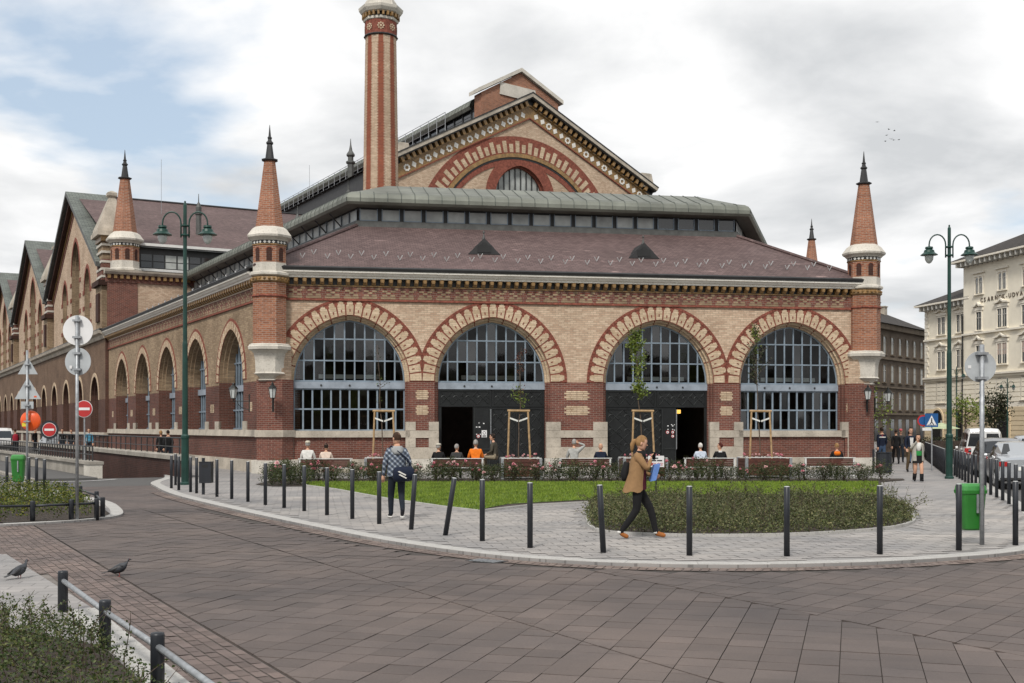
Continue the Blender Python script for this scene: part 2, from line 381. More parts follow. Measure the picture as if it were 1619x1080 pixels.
# asphalt ground sheet to the horizon, open over the basement ramp
g=MB()
HP0,HP1,HQ0,HQ1=-6.3,-3.8,-.6,38
BIGN=1600
for (a,b,c,d) in ((-BIGN,HP0,-BIGN,BIGN),(HP1,BIGN,-BIGN,BIGN),(HP0,HP1,-BIGN,HQ0),(HP0,HP1,HQ1,BIGN)):
    g.face([(a,c,0),(b,c,0),(b,d,0),(a,d,0)])
ground=g.build('ground',M['asphalt'],loc=(HO[0],HO[1],ZR-.012),rz=HA,kind='structure')
road=poly_sheet('road',[(-40,-8),(40,-8),(40,20),(14,26),(0,38),(-9,39.5),(-13.5,37.2),(-14,33),(-13,27),(-40,24)],ZR-.004,M['road_sheet'])
# ---- main pavement round the hall
KERB=smooth_line([(-13.4,45.2),(-12.6,42.5),(-12.3,40.2),(-11.9,38.4),(-11.2,36.7),(-9.82,33.19),(-8.25,29.96),(-5.51,24.89),(-3.61,21.56),(-2.17,19.13),(-1.04,17.63),(-.09,16.6),(.78,16.05),(1.62,15.75),(2.45,15.6),(3.29,15.6),(4.17,15.75),(5.1,15.97),(6.13,16.43),(7.48,17.2),(8.7,18.6),(9.6,20.4),(10.6,23.2),(12.1,27.5),(14.2,34),(17.6,44.5),(20,52),(30,84),(46,135)],2)
PLAZA=KERB+[(70,190),(-40,190),(-40.5,101),(-28,78)]
plaza=poly_sheet('pavement',PLAZA,0,M['slab_far'],thick=.12)
# kerb stones, about a metre each
kl=resample(KERB,.33); kin=offset_line(kl,.30)
nk=0
for i in range(0,len(kl)-3,3):
    if kl[i][1]>70: break
    a=kl[i:i+4]; b=kin[i:i+4]; m=MB()
    top=[(x,y,.006) for x,y in a]+[(x,y,.006) for x,y in b[::-1]]
    cx=sum(p[0] for p in top)/8; cy=sum(p[1] for p in top)/8
    top=[((x-cx)*.994,(y-cy)*.994,z) for x,y,z in top]
    m.prism([(x*1.0,y*1.0,ZR-.03) for x,y,z in top],(0,0,.056+.03)); m.build('kerb_stone',M['kerb'],plaza,loc=(cx,cy,0)); nk+=1
# three rows of setts along the kerb
st=MB(); se=paver_mat('pinkish_sett',((.15,.115,.10),(.24,.195,.17)),False); M['sett']=se
for row in range(3):
    o1=resample(offset_line(KERB,-.03-row*.115),.115)
    for a,b in zip(o1,o1[1:]):
        if a[1]>34 or a[0]>12: continue
        L=math.hypot(b[0]-a[0],b[1]-a[1]); 
        if L<.05: continue
        tx,ty=(b[0]-a[0])/L,(b[1]-a[1])/L; nx,ny=ty,-tx
        P=lambda u,v:(a[0]+tx*u+nx*v,a[1]+ty*u+ny*v,ZR+.012+random.uniform(-.002,.002))
        st.face([P(.006,.0),P(.006,.104),P(L-.006,.104),P(L-.006,.0)])
setts=st.build('setts',M['sett'],road,kind='stuff')
# ---- brown road pavers
PL=[p for p in KERB]; 
strips=[(-11.1,-8.4,R(90-16.2)),(-8.4,-5.6,R(90-16.2)),(-5.6,14,R(90-37))]
pav=[]
kerb_out=offset_line(KERB,-.42)
PZ2=[p for p in kerb_out if p[1]<60]+[(60,60),(60,150),(-60,150),(-25,60)]
S=.31
for si,(p0,p1,ang) in enumerate(strips):
    ca,sa=math.cos(ang),math.sin(ang)
    for i in range(-150,151):
        for j in range(-150,151):
            a0,b0=i*S,j*S
            cx=ca*a0-sa*b0; cy=12+sa*a0+ca*b0
            if cy<7.4 or cy>27 or abs(cx)>.45*cy+.6: continue
            pp,qq=toPQ(cx,cy)
            if pp<p0-.3 or pp>p1+.3: continue
            if inside((cx,cy),PZ2) : continue
            hgt=.5*S-.004
            sq=[(-hgt,-hgt),(hgt,-hgt),(hgt,hgt),(-hgt,hgt)]
            poly=[(cx+ca*x-sa*y,cy+sa*x+ca*y) for x,y in sq]; full=True
            for sgn,lim in ((1,p1-.012),(-1,-(p0+.012))):
                cc=lim+sgn*(HO[0]*h1[0]+HO[1]*h1[1]); q2=clip(poly,sgn*h1[0],sgn*h1[1],cc)
                if len(q2)!=4 or any(abs(u[0]-v[0])+abs(u[1]-v[1])>1e-6 for u,v in zip(q2,poly)): full=False
                poly=q2
                if len(poly)<3: break
            if len(poly)<3: continue
            ar=.5*abs(sum(poly[k][0]*poly[(k+1)%len(poly)][1]-poly[(k+1)%len(poly)][0]*poly[k][1] for k in range(len(poly))))
            if ar<.006: continue
            if dist_poly((cx,cy),kerb_out,False)<.12: continue
            pav.append((cy,cx,poly,full,ang))
pav.sort(key=lambda t:t[0])
vis=[p for p in pav if p[0]>8.2 and abs(p[1])<.4376*p[0]+.1]; vs=set(id(p) for p in vis[:300])
mq=MB(); hh=.5*S-.004; mq.prism([(-hh,-hh,-.03),(hh,-hh,-.03),(hh,hh,-.03),(-hh,hh,-.03)],(0,0,.03)); paver_me=mq.mesh('paver',M['paver'])
rest=MB()
for p in pav:
    cy,cx,poly,full,ang=p; zt=ZR+.014+random.uniform(-.0025,.0025)
    if id(p) in vs:
        if full: inst('paver',paver_me,road,(cx,cy,zt),(random.uniform(-.006,.006),random.uniform(-.006,.006),ang))
        else:
            m=MB(); m.prism([(x-cx,y-cy,-.03) for x,y in poly],(0,0,.03)); m.build('paver',M['paver'],road,loc=(cx,cy,zt))
    else:
        tl=random.uniform(-.002,.002); b=len(rest.v); n=len(poly)
        rest.face([(x,y,zt+tl*(x-cx)/.3) for x,y in poly])
        if cy<16:
            for k in range(n):
                a=poly[k]; c=poly[(k+1)%n]; rest.face([(a[0],a[1],zt),(a[0],a[1],ZR),(c[0],c[1],ZR),(c[0],c[1],zt)])
if rest.f: rest.build('paver_field',M['paver'],road,kind='stuff')
jb=poly_sheet('joint_bed',[(-8.3,7),(4.5,7),(13,27.2),(-13,27.2)],ZR,M['joint'],None,parent=road)
LEFTPAVE=[PQ(-11.88,-46.5)[:2],PQ(-11.88,-33.4)[:2],(-7.3,16.9),(-13,18.6),(-40,22),(-40,4)]
ISLR=[(-9.9,21.85),(-8.9,22.6),(-8.1,23.5),(-7.75,24.5),(-8.3,25.8),(-10.0,29.2),(-40,39),(-40,19.4),(-14,20.9)]
# ---- clinker band and pale kerb beside the near planter
ck=MB(); M['clinker']=paver_mat('brown_clinker',((.12,.095,.085),(.19,.15,.135)),False); M['joint_lt']=plain('pale_sandy_joint',(.17,.15,.135),.95)
for i in range(46):
    for j in range(150):
        p=-11.12-.105*(i+.5); q=-44+.205*(j+(i%2)*.5); x,y,_=PQ(p,q)
        if y<7 or y>27 or (i>=7 and (y<15 or inside((x,y),LEFTPAVE) or inside((x,y),ISLR))): continue
        T=lambda a,b,z:PQ(p+a,q+b,z); zt=ZR+.014+random.uniform(-.003,.003)
        ck.face([T(-.047,-.096,zt),T(.047,-.096,zt),T(.047,.096,zt),T(-.047,.096,zt)])
ck.build('clinker_band',M['clinker'],road,kind='stuff')
poly_sheet('clinker_bed',[PQ(-11.11,-47)[:2],PQ(-11.11,-21)[:2],PQ(-16,-21)[:2],PQ(-16,-38)[:2],PQ(-11.9,-38)[:2],PQ(-11.9,-47)[:2]],ZR+.004,M['joint_lt'],None,parent=road)
# ---- pale pavement on the left, with the two planters
LEFTP=[PQ(-11.88,-33.6)[:2],(-7.4,16.9),(-14,19),(-40,22),(-40,6),(-9,10.5),PQ(-12.0,-35.7)[:2]]
lp=poly_sheet('pavement',[PQ(-11.88,-46.5)[:2],PQ(-11.88,-33.4)[:2],(-7.3,16.9),(-13,18.6),(-40,22),(-40,4)],0.0,M['slab_far'],thick=.12)
ISL=smooth_line([(-9.9,21.85),(-9.0,22.5),(-8.4,23.3),(-8.1,24.3),(-8.55,25.8),(-10.0,29.2),(-11.9,31.9),(-13.2,34.0),(-14.8,35.9),(-17.5,36.9),(-40,39),(-40,19.4),(-14,20.9)],2,True)
isl=poly_sheet('pavement',ISL,0.0,M['slab_far'],thick=.12)
for ring,par,rng_y in ((ISL,isl,(21,37)),):
    rl=resample(ring+[ring[0]],.33); ri=offset_line(rl,.26)
    for i in range(0,len(rl)-3,3):
        if rl[i][0]<-19: continue
        a=rl[i:i+4]; b=ri[i:i+4]; top=list(a)+list(b[::-1]); cx=sum(p[0] for p in top)/8; cy=sum(p[1] for p in top)/8
        m=MB(); m.prism([((x-cx)*.993,(y-cy)*.993,ZR-.03) for x,y in top],(0,0,.088)); m.build('kerb_stone',M['kerb'],par,loc=(cx,cy,0))
for i in range(13):
    q0=-46.6+i*1.0; m=MB(); c=PQ(-11.99,q0+.5)
    pts=[PQ(-11.85,q0),PQ(-11.85,q0+.99),PQ(-12.13,q0+.99),PQ(-12.13,q0)]
    m.prism([(x-c[0],y-c[1],ZR-.03) for x,y,_ in pts],(0,0,.088)); m.build('kerb_stone',M['kerb'],lp,loc=(c[0],c[1],0))
NEARBED=[PQ(-12.16,-46)[:2],PQ(-12.16,-35.9)[:2],(-7.6,13.0),(-12,11),(-12,5)]
near_soil=poly_sheet('planting_bed',NEARBED,.02,M['soil'])
LBED=[(-20,21.6),(-9.6,22.35),(-8.75,23.0),(-8.35,23.8),(-8.45,24.6),(-9.6,27.2),(-11.2,30.2),(-13.6,31.2),(-20,30.5)]
left_soil=poly_sheet('planting_bed',LBED,.02,M['soil'])
# ---- beds in front of the hall
LAWN=[(-7.0,38.8),(-6.4,36.4),(-5.17,34.2),(-3.2,29.7),(-1.58,26.66),(-.72,25.3),(.45,27.2),(2.0,28.4),(8.9,28.4),(12.3,39.0)]
BED=smooth_line([(1.45,22.27),(1.42,21.2),(1.55,20.4),(1.94,19.91),(3.07,19.57),(4.15,19.62),(5.31,20.0),(6.67,20.9),(7.49,21.98),(7.99,23.19),(8.5,24.9),(9.0,28.5),(2.0,28.5),(1.6,25)],1,True)
ROSE=[(-8.2,37.4),(-7.4,36.2),(-6.5,36.3),(-6.2,38.6),(12.2,38.9),(13.6,40.5),(13.9,41.6),(-8.3,41.6)]
lawn_soil=poly_sheet('planting_bed',LAWN,.012,M['soil'])
bed_soil=poly_sheet('planting_bed',BED,.016,M['soil'])
rose_soil=poly_sheet('planting_bed',ROSE,.02,M['soil'])
GRASS=[(-7.0,38.8),(-6.3,36.5),(-5.05,34.3),(-3.1,29.9),(-1.5,26.9),(-.75,25.75),(-.1,27.7),(1.8,29.3),(9.2,29.3),(12.2,39.0)]
lawn=poly_sheet('lawn',GRASS,.024,M['lawn'])
for P in (LAWN,BED):
    e=MB(); pts=P+[P[0]]
    for a,b in zip(pts,pts[1:]):
        L=math.hypot(b[0]-a[0],b[1]-a[1])
        if L<.02 or (min(a[1],b[1])>28.2 and P is BED) or (min(a[1],b[1])>28.0 and a[0]>1.9 and P is LAWN): continue
        nx,ny=-(b[1]-a[1])/L*.035,(b[0]-a[0])/L*.035
        e.prism([(a[0]-nx,a[1]-ny,-.02),(b[0]-nx,b[1]-ny,-.02),(b[0]+nx,b[1]+ny,-.02),(a[0]+nx,a[1]+ny,-.02)],(0,0,.07))
    e.build('bed_edging',M['kerb'],lawn_soil if P is LAWN else bed_soil)
# ---- grey slabs of the pavement, as far as they read
sl_=MB(); a9=R(9.7); ca,sa=math.cos(a9),math.sin(a9)
kin3=offset_line(KERB,.32)
c1,c2=(2.3,22.6),(7.0,23.0)
def slab(poly,z=.007):
    z+=random.uniform(-.001,.001); sl_.face([(x,y,z) for x,y in poly])
for i in range(-60,90):
    for j in range(-20,90):
        x0=i*.4+(j%2)*.2; y0=j*.25
        cx=ca*x0-sa*y0; cy=15+sa*x0+ca*y0
        if cy>31 or cy<15.4 or abs(cx)>.45*cy: continue
        if not inside((cx,cy),PLAZA) or dist_poly((cx,cy),KERB,False)<.45: continue
        if inside((cx,cy),LAWN) or inside((cx,cy),BED) or dist_poly((cx,cy),BED)<.2: continue
        if math.hypot(cx-c1[0],cy-c1[1])<2.25 and cx<2 or (math.hypot(cx-c2[0],cy-c2[1])<2.35 and cx>7): continue
        if dist_poly((cx,cy),LAWN)<.2: continue
        slab([(cx+ca*a-sa*b,cy+sa*a+ca*b) for a,b in ((-.192,-.117),(.192,-.117),(.192,.117),(-.192,.117))])
for (c,t0,t1,sgn) in ((c1,R(100),R(290),-1),(c2,R(-80),R(80),1)):
    for k in range(12):
        r0=.9+k*.13; n=max(6,int((t1-t0)*r0/.3))
        for i in range(n):
            ta=t0+(t1-t0)*(i+.02)/n; tb=t0+(t1-t0)*(i+.98)/n
            q=[(c[0]+r*math.cos(t),c[1]+r*math.sin(t)) for r,t in ((r0,ta),(r0,tb),(r0+.122,tb),(r0+.122,ta))]
            m=q[0]
            if all(not inside(u,BED) and not inside(u,LAWN) and inside(u,PLAZA) and dist_poly(u,KERB,False)>.32 for u in q) and (m[0]<2 or m[0]>7) and dist_poly(m,BED)>.06: slab(q)
sl_.build('paving_slabs',M['slab'],plaza,kind='stuff')
# ---- white edge line of the ramp mouth, road paint
wl=MB(); pts=smooth_line([(-19.5,40.6),(-17.6,40.7),(-15.6,40.5),(-14.7,41.4),(-14.4,42.6)],2)
for a,b in zip(pts,pts[1:]):
    L=math.hypot(b[0]-a[0],b[1]-a[1]); nx,ny=-(b[1]-a[1])/L*.07,(b[0]-a[0])/L*.07
    wl.face([(a[0]-nx,a[1]-ny,ZR+.004),(b[0]-nx,b[1]-ny,ZR+.004),(b[0]+nx,b[1]+ny,ZR+.004),(a[0]+nx,a[1]+ny,ZR+.004)])
wl.build('road_marking',M['signwhite'],road)
# ---- basement ramp beside the flank of the hall
rmpb=MB(); rmpb.face([(HP0,HQ0-.3,ZR-.012),(HP1,HQ0-.3,ZR-.012),(HP1,HQ1,-4.2),(HP0,HQ1,-4.2)])
ramp_o=rmpb.build('ramp',M['asphalt'],loc=(HO[0],HO[1],-.004),rz=HA,kind='structure')
rw=empty('ramp_wall',(HO[0],HO[1],0),HA); tag(rw,'dark brick retaining wall with stone coping and railing beside the basement ramp','wall')
m=MB(); m.box(HP1,HP1+.32,HQ0-2.2,HQ1,-4.3,.62); m.build('brick_face',M['dark_brick'],rw)
for i in range(20):
    m=MB(); q0=HQ0-2.25+i*2.0; m.prism([(HP1-.08,q0+.01,.62),(HP1+.42,q0+.01,.62),(HP1+.42,q0+.01,.80),(HP1-.02,q0+.01,.84),(HP1-.08,q0+.01,.78)],(0,1.98,0)); m.build('coping_stone',M['concrete'],rw)
def railing(par,x,q0,q1,z0,h,step,mat=None):
    mat=mat or M['darkmetal']; r=empty('railing',(0,0,0),0,par)
    m=MB(); m.tube([(x,q0,z0+h),(x,q1,z0+h)],.03,6); m.build('top_rail',mat,r)
    m=MB(); m.tube([(x,q0,z0+h*.45),(x,q1,z0+h*.45)],.022,6); m.build('mid_rail',mat,r)
    n=int((q1-q0)/step); pm=MB(); pm.tube([(0,0,0),(0,0,h)],.026,6); me=pm.mesh('post',mat)
    for i in range(n+1): inst('post',me,r,(x,q0+(q1-q0)*i/n,z0))
railing(rw,HP1+.18,HQ0-2.0,HQ1-2,.82,.62,1.15)
lw=empty('ramp_wall',PQ(HP0-.35,HQ0+.2),HA+R(2)); tag(lw,'pale concrete parapet with baluster railing along the ramp beside the parked cars','wall')
m=MB(); m.box(0,.35,0,46,-4,.45); m.build('concrete_face',M['concrete'],lw)
m=MB(); m.box(-.05,.42,-.06,1.0,-.1,.5); m.build('end_block',M['stone_lt'],lw)
for i in range(16):
    m=MB(); q0=-.1+i*2.8; m.box(-.09,.46,q0+.01,q0+2.79,.452,.565) ; m.build('coping_stone',M['concrete'],lw)
railing(lw,.18,.5,44,.56,.55,.62)
ls=MB(); ls.box(-2.1,-.02,-1.4,60,ZR-.02,.02); kk=ls.build('pavement',M['asphalt'],loc=PQ(HP0-.35,HQ0+.2),rz=HA+R(2),kind='structure')
for i in range(30):
    m=MB(); m.box(-2.36,-2.1,-1.4+i*1.5,-1.4+i*1.5+1.48,ZR-.03,.03); m.build('kerb_stone',M['concrete'],kk)
# ================================================================ MARKET HALL
hall=empty('market_hall',(HO[0],HO[1],0),HA)
tag(hall,'large red and cream brick market hall with pointed arches, brick spires and mauve tiled roofs','building')
al=R(9.73)-HA; fc,fs=math.cos(al),math.sin(al)
AX,AY=toPQ(-9.387,47.0); FL=24.84
def FP(u,s,z): return (AX+u*fc-s*fs, AY+u*fs+s*fc, z)       # front pavilion: u along its front, s inward
def SP(q,d,z): return (d,q,z)                                # flank: d inward
def arch_half(hw,k=.264): return hw+k
def arch_z(du,hw,k=.264):
    Rr=hw+k; x=abs(du)+k; return math.sqrt(max(Rr*Rr-x*x,0))
def arch_pts(c,hw,zs,k=.264,n=10,zb=None):
    Rr=hw+k; ta=math.acos(k/Rr); L=[(c+k-Rr*math.cos(ta*i/n), zs+Rr*math.sin(ta*i/n)) for i in range(n+1)]
    Rt=[(2*c-x,z) for x,z in L[:-1]][::-1]; pts=L+Rt
    if zb is not None: pts=[(c-hw,zb)]+pts+[(c+hw,zb)]
    return pts
def arched_wall(mb,T,u0,u1,zb,zt,ops,s=0,m=0,n=10):
    """strip wall with arched openings. zt: number or function of u; ops: (c,hw,z0,zs,k)"""
    ztf=zt if callable(zt) else (lambda u:zt)
    br=set([u0,u1])
    for o in ops:
        c,hw,z0,zs,k=o
        for x,_ in arch_pts(c,hw,zs,k,n): 
            if u0-1e-6<=x<=u1+1e-6: br.add(round(x,5))
    for x in getattr(zt,'breaks',[]): br.add(x)
    br=sorted(b for b in br if u0-1e-4<=b<=u1+1e-4)
    for a,b in zip(br,br[1:]):
        if b-a<1e-4: continue
        mid=(a+b)/2; op=None
        for o in ops:
            if abs(mid-o[0])<o[1]: op=o
        if op is None: mb.face([T(a,s,zb),T(b,s,zb),T(b,s,ztf(b)),T(a,s,ztf(a))],m)
        else:
            c,hw,z0,zs,k=op
            za=zs+arch_z(a-c,hw,k) if abs(a-c)<hw-1e-4 else zs; zb2=zs+arch_z(b-c,hw,k) if abs(b-c)<hw-1e-4 else zs
            za=max(za,zb); zb2=max(zb2,zb)
            if za<ztf(a)-1e-4 or zb2<ztf(b)-1e-4: mb.face([T(a,s,za),T(b,s,zb2),T(b,s,ztf(b)),T(a,s,ztf(a))],m)
            if z0>zb+1e-4: mb.face([T(a,s,zb),T(b,s,zb),T(b,s,min(z0,ztf(a))),T(a,s,min(z0,ztf(a)))],m)
def reveal(mb,T,c,zs,k,orders,zb,n=10,m_lo=1,m_hi=0,zsplit=None):
    """stepped jambs: orders [(hw,s0,s1),...] from outside in"""
    for i,(hw,s0,s1) in enumerate(orders):
        P=arch_pts(c,hw,zs,k,n,zb)
        for (a,b) in zip(P,P[1:]):
            mm=m_lo if min(a[1],b[1])<zs-.01 else m_hi
            mb.face([T(a[0],s0,a[1]),T(b[0],s0,b[1]),T(b[0],s1,b[1]),T(a[0],s1,a[1])],mm)
        if i+1<len(orders):
            Q=arch_pts(c,orders[i+1][0],zs,k,n,zb)
            for a,b,a2,b2 in zip(P,P[1:],Q,Q[1:]):
                mm=m_lo if min(a[1],b[1])<zs-.01 else m_hi
                mb.face([T(a[0],s1,a[1]),T(b[0],s1,b[1]),T(b2[0],s1,b2[1]),T(a2[0],s1,a2[1])],mm)
CEN=[2.85,8.72,15.85,21.85]; HW=2.42; ZS=3.72; KK=.264; GH=2.25
ORD=[(2.42,0,.13),(2.335,.13,.28),(2.25,.28,.46)]
# ---- front wall
m=MB(); arched_wall(m,FP,-.1,FL+.1,ZS,7.02,[(c,HW,0,ZS,KK) for c in CEN]); m.build('wall',[M['cream']],hall)
edges=[-.1]+[x for c in CEN for x in (c-HW,c+HW)]+[FL+.1]
for i in range(0,len(edges),2): m=MB(); m.face([FP(edges[i],0,.55),FP(edges[i+1],0,.55),FP(edges[i+1],0,ZS),FP(edges[i],0,ZS)]); m.build('pier_wall',M['red'],hall)
for bi,c in enumerate(CEN):
    m=MB(); reveal(m,FP,c,ZS,KK,ORD,0 if bi in (1,2) else 1.42); m.build('arch_reveal',[M['creamv'],M['red']],hall)
    if bi in (0,3):
        b=MB(); b.face([FP(c-HW,.06,.55),FP(c+HW,.06,.55),FP(c+HW,.06,1.43),FP(c-HW,.06,1.43)]); b.build('panel',M['red'],hall)
        b=MB(); b.box(c-HW-.02,c+HW+.02,-.05,.5,1.43,1.70,T=FP); b.build('sill',M['stone'],hall)
# ---- voussoir rings
def ring_pt(c,r,t):
    Rr=r+KK; ta=math.acos(KK/Rr)
    if t<=.5: a=ta*t*2; return (c+KK-Rr*math.cos(a), ZS+Rr*math.sin(a))
    a=ta*(1-t)*2; return (c-KK+Rr*math.cos(a), ZS+Rr*math.sin(a))
lims=[(-.02,(CEN[0]+CEN[1])/2),((CEN[0]+CEN[1])/2,20),(0,(CEN[2]+CEN[3])/2),((CEN[2]+CEN[3])/2,FL+.02)]
for c,(u0,u1) in zip(CEN,lims):
    ring=empty('arch_ring',(0,0,0),0,hall)
    def clp(poly):
        poly=clip(poly,1,0,u1-.004); 
        return clip(poly,-1,0,-(u0+.004)) if len(poly)>2 else poly
    m=MB(); NS=56
    for i in range(NS):                                    # red backing course
        t0,t1=i/NS,(i+1)/NS
        q=clp([ring_pt(c,HW,t0),ring_pt(c,3.14,t0),ring_pt(c,3.14,t1),ring_pt(c,HW,t1)])
        if len(q)>2: m.prism([FP(x,-.02,z) for x,z in q],FP(0,.04,0) and (-.04*fs,.04*fc,0))
    m.build('backing_course',M['redpl'],ring)
    m=MB(); NE=74
    for i in range(NE):                                    # rim of single headers
        t0,t1=(i+.06)/NE,(i+.94)/NE
        q=clp([ring_pt(c,3.03,t0),ring_pt(c,3.135,t0),ring_pt(c,3.135,t1),ring_pt(c,3.03,t1)])
        if len(q)>2: m.prism([FP(x,-.04,z) for x,z in q],(-.03*fs,.03*fc,0))
    m.build('rim_course',M['redpl'],ring,kind='stuff')
    NU=25
    for i in range(NU):
        t0,w_=i/NU,1/NU; e=.085
        P=[(e,2.45),(e,2.84),(e+.1,2.84),(e+.1,2.96),(.27,2.96),(.27,3.025),(.73,3.025),(.73,2.96),(.9-e,2.96),(.9-e,2.84),(1-e,2.84),(1-e,2.45)]
        if i%2: P=[(e,2.45),(e,2.88),(e+.12,2.88),(e+.12,2.98),(.34,2.98),(.34,3.02),(.66,3.02),(.66,2.98),(.88-e,2.98),(.88-e,2.88),(1-e,2.88),(1-e,2.45)]
        poly=[]
        for k,(a,r) in enumerate(P):
            poly.append(ring_pt(c,r,t0+w_*a))
        us=[x for x,z in poly]
        if min(us)<u0 or max(us)>u1:
            # split in two convex-ish pieces for the clip
            poly=clp([ring_pt(c,2.45,t0+w_*e),ring_pt(c,2.92,t0+w_*e),ring_pt(c,2.92,t0+w_*(1-e)),ring_pt(c,2.45,t0+w_*(1-e))])
        if len(poly)<3: continue
        v=MB(); v.prism([FP(x,-.034,z) for x,z in poly],(-.02*fs,.02*fc,0)); v.build('voussoir',M['creamv'],ring)
        if 0<i<NU-1:
            b=[ring_pt(c,r,t0+w_*a) for a,r in ((.44,2.56),(.44,2.67),(.58,2.67),(.58,2.56))]; b=clp(b)
            if len(b)>2: v=MB(); v.prism([FP(x,-.039,z) for x,z in b],(-.01*fs,.01*fc,0)); v.build('accent_brick',M['redpl'],ring)
    # red stripes run on over the mouldings
    m=MB()
    for i in range(0,NU+1,2):
        tt=i/NU
        if not .04<tt<.96: continue
        for hw,s0,s1 in ORD:
            a=ring_pt(c,hw-.004,tt-.0035); b=ring_pt(c,hw-.004,tt+.0035)
            m.face([FP(a[0],s0-.003,a[1]),FP(b[0],s0-.003,b[1]),FP(b[0],s1-.003,b[1]),FP(a[0],s1-.003,a[1])])
            a2=ring_pt(c,hw-.085,tt-.0035); b2=ring_pt(c,hw-.085,tt+.0035)
            if s1<.4: m.face([FP(a[0],s1-.003,a[1]),FP(b[0],s1-.003,b[1]),FP(b2[0],s1-.003,b2[1]),FP(a2[0],s1-.003,a2[1])])
    m.build('moulding_stripes',M['redpl'],ring,kind='stuff')
# ---- windows of the front bays
def window(c,kind,par):
    W=empty('arched_window',(0,0,0),0,par); s=.40
    A=arch_pts(c,GH,ZS,KK,14)                       # convex outline of the lunette
    def clipA(poly):
        n=len(A)
        for i in range(n):
            a=A[i]; b=A[(i+1)%n]; nx,ny=-(b[1]-a[1]),(b[0]-a[0]); poly=clip(poly,nx,ny,nx*a[0]+ny*a[1]+1e-9)
            if len(poly)<3: return []
        return poly
    nx=11; us=[c-GH+2*GH*i/nx for i in range(nx+1)]; zs=[3.76,4.56,5.44,6.3]
    fr=MB(); T=FP
    for i in range(nx):
        for j in range(3):
            q=clipA([(us[i]+.03,zs[j]+.03),(us[i+1]-.03,zs[j]+.03),(us[i+1]-.03,zs[j+1]-.03),(us[i]+.03,zs[j+1]-.03)])
            if len(q)>2:
                ar=abs(sum(q[k][0]*q[(k+1)%len(q)][1]-q[(k+1)%len(q)][0]*q[k][1] for k in range(len(q))))/2
                if ar>.012:
                    p=MB(); ta_,tb_=random.uniform(-.012,.012),random.uniform(-.012,.012); p.face([T(x,s+.03+ta_*(x-us[i])/.4+tb_*(z-zs[j])/.9,z) for x,z in q]); p.build('pane',M[random.choice(('glass','glass','glass_b','glass_c'))],W)
    for i in range(1,nx):
        zt=ZS+arch_z(us[i]-c,GH)
        b=MB(); b.box(us[i]-.03,us[i]+.03,s-.02,s+.06,3.72,zt,T=T); b.build('mullion',M['frame'],W)
    for z in zs[1:3]:
        dx=math.sqrt((GH+KK)**2-(z-ZS)**2)-KK
        b=MB(); b.box(c-dx,c+dx,s-.028,s+.068,z-.028,z+.028,T=T); b.build('transom',M['frame'],W)
    b=MB(); P=arch_pts(c,GH,ZS,KK,14); Q=arch_pts(c,GH-.06,ZS,KK,14)
    for a,a2,q,q2 in zip(P,P[1:],Q,Q[1:]): b.face([T(a[0],s-.01,a[1]),T(a2[0],s-.01,a2[1]),T(q2[0],s-.01,q2[1]),T(q[0],s-.01,q[1])]); b.face([T(q[0],s-.01,q[1]),T(q2[0],s-.01,q2[1]),T(q2[0],s+.06,q2[1]),T(q[0],s+.06,q[1])])
    b.box(c-GH,c+GH,s-.03,s+.07,3.69,3.76,T=T); b.build('arch_frame',M['frame'],W)
    b=MB(); b.box(c-GH-.02,c+GH+.02,s-.10,s+.1,3.42,3.685,T=T); bo=b.build('beam',M['beam'],W)
    for k in (-1.15,0,1.15):
        d=MB(); x,y,z=FP(c+k,s-.105,3.55); d.tube([FP(c+k,s-.13,3.55),FP(c+k,s-.09,3.55)],.04,10); d.build('bolt',M['darkmetal'],bo)
    if kind=='win':
        nx=12; us=[c-GH+2*GH*i/nx for i in range(nx+1)]; zz=[1.72,2.58,3.40]
        pm=MB(); wv=us[1]-us[0]
        for j in range(2):
            for i in range(nx):
                p=MB(); ta_,tb_=random.uniform(-.01,.01),random.uniform(-.01,.01); p.face([T(us[i]+.03,s+.03,zz[j]+.03),T(us[i+1]-.03,s+.03+ta_,zz[j]+.03),T(us[i+1]-.03,s+.03+ta_+tb_,zz[j+1]-.03),T(us[i]+.03,s+.03+tb_,zz[j+1]-.03)]); p.build('pane',M[random.choice(('glass','glass','glass_b','glass_c'))],W)
        for i in range(nx+1):
            b=MB(); e=.035 if 0<i<nx else .05; b.box(us[i]-e,us[i]+e,s-.02,s+.06,1.70,3.42,T=T); b.build('mullion',M['frame'],W)
        for z in zz: b=MB(); b.box(c-GH,c+GH,s-.028,s+.068,z-.032,z+.032,T=T); b.build('transom',M['frame'],W)
    return W
wins=[window(CEN[0],'win',hall),window(CEN[1],'door',hall),window(CEN[2],'door',hall),window(CEN[3],'win',hall)]
# white ducts seen through the upper lights, dim room behind
for c in CEN:
    b=MB(); b.box(c-1.25,c+1.25,.47,.60,3.83,4.0,T=FP); b.build('ventilation_duct',M['white'],hall)
rm=MB(); Tq=lambda u,s,z:FP(u,s,z)
def quad(mb,T,u0,u1,s0,s1,z0,z1,m=0): pass
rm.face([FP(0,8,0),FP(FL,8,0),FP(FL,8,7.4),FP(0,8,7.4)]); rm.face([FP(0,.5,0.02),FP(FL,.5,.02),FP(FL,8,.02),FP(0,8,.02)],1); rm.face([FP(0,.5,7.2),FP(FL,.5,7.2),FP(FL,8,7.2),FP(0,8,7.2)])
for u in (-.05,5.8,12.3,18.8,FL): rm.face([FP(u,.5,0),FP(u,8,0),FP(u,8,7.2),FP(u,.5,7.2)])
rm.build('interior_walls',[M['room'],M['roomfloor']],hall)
M['counter']=plain('dark_counter',(.03,.022,.018),.6); 
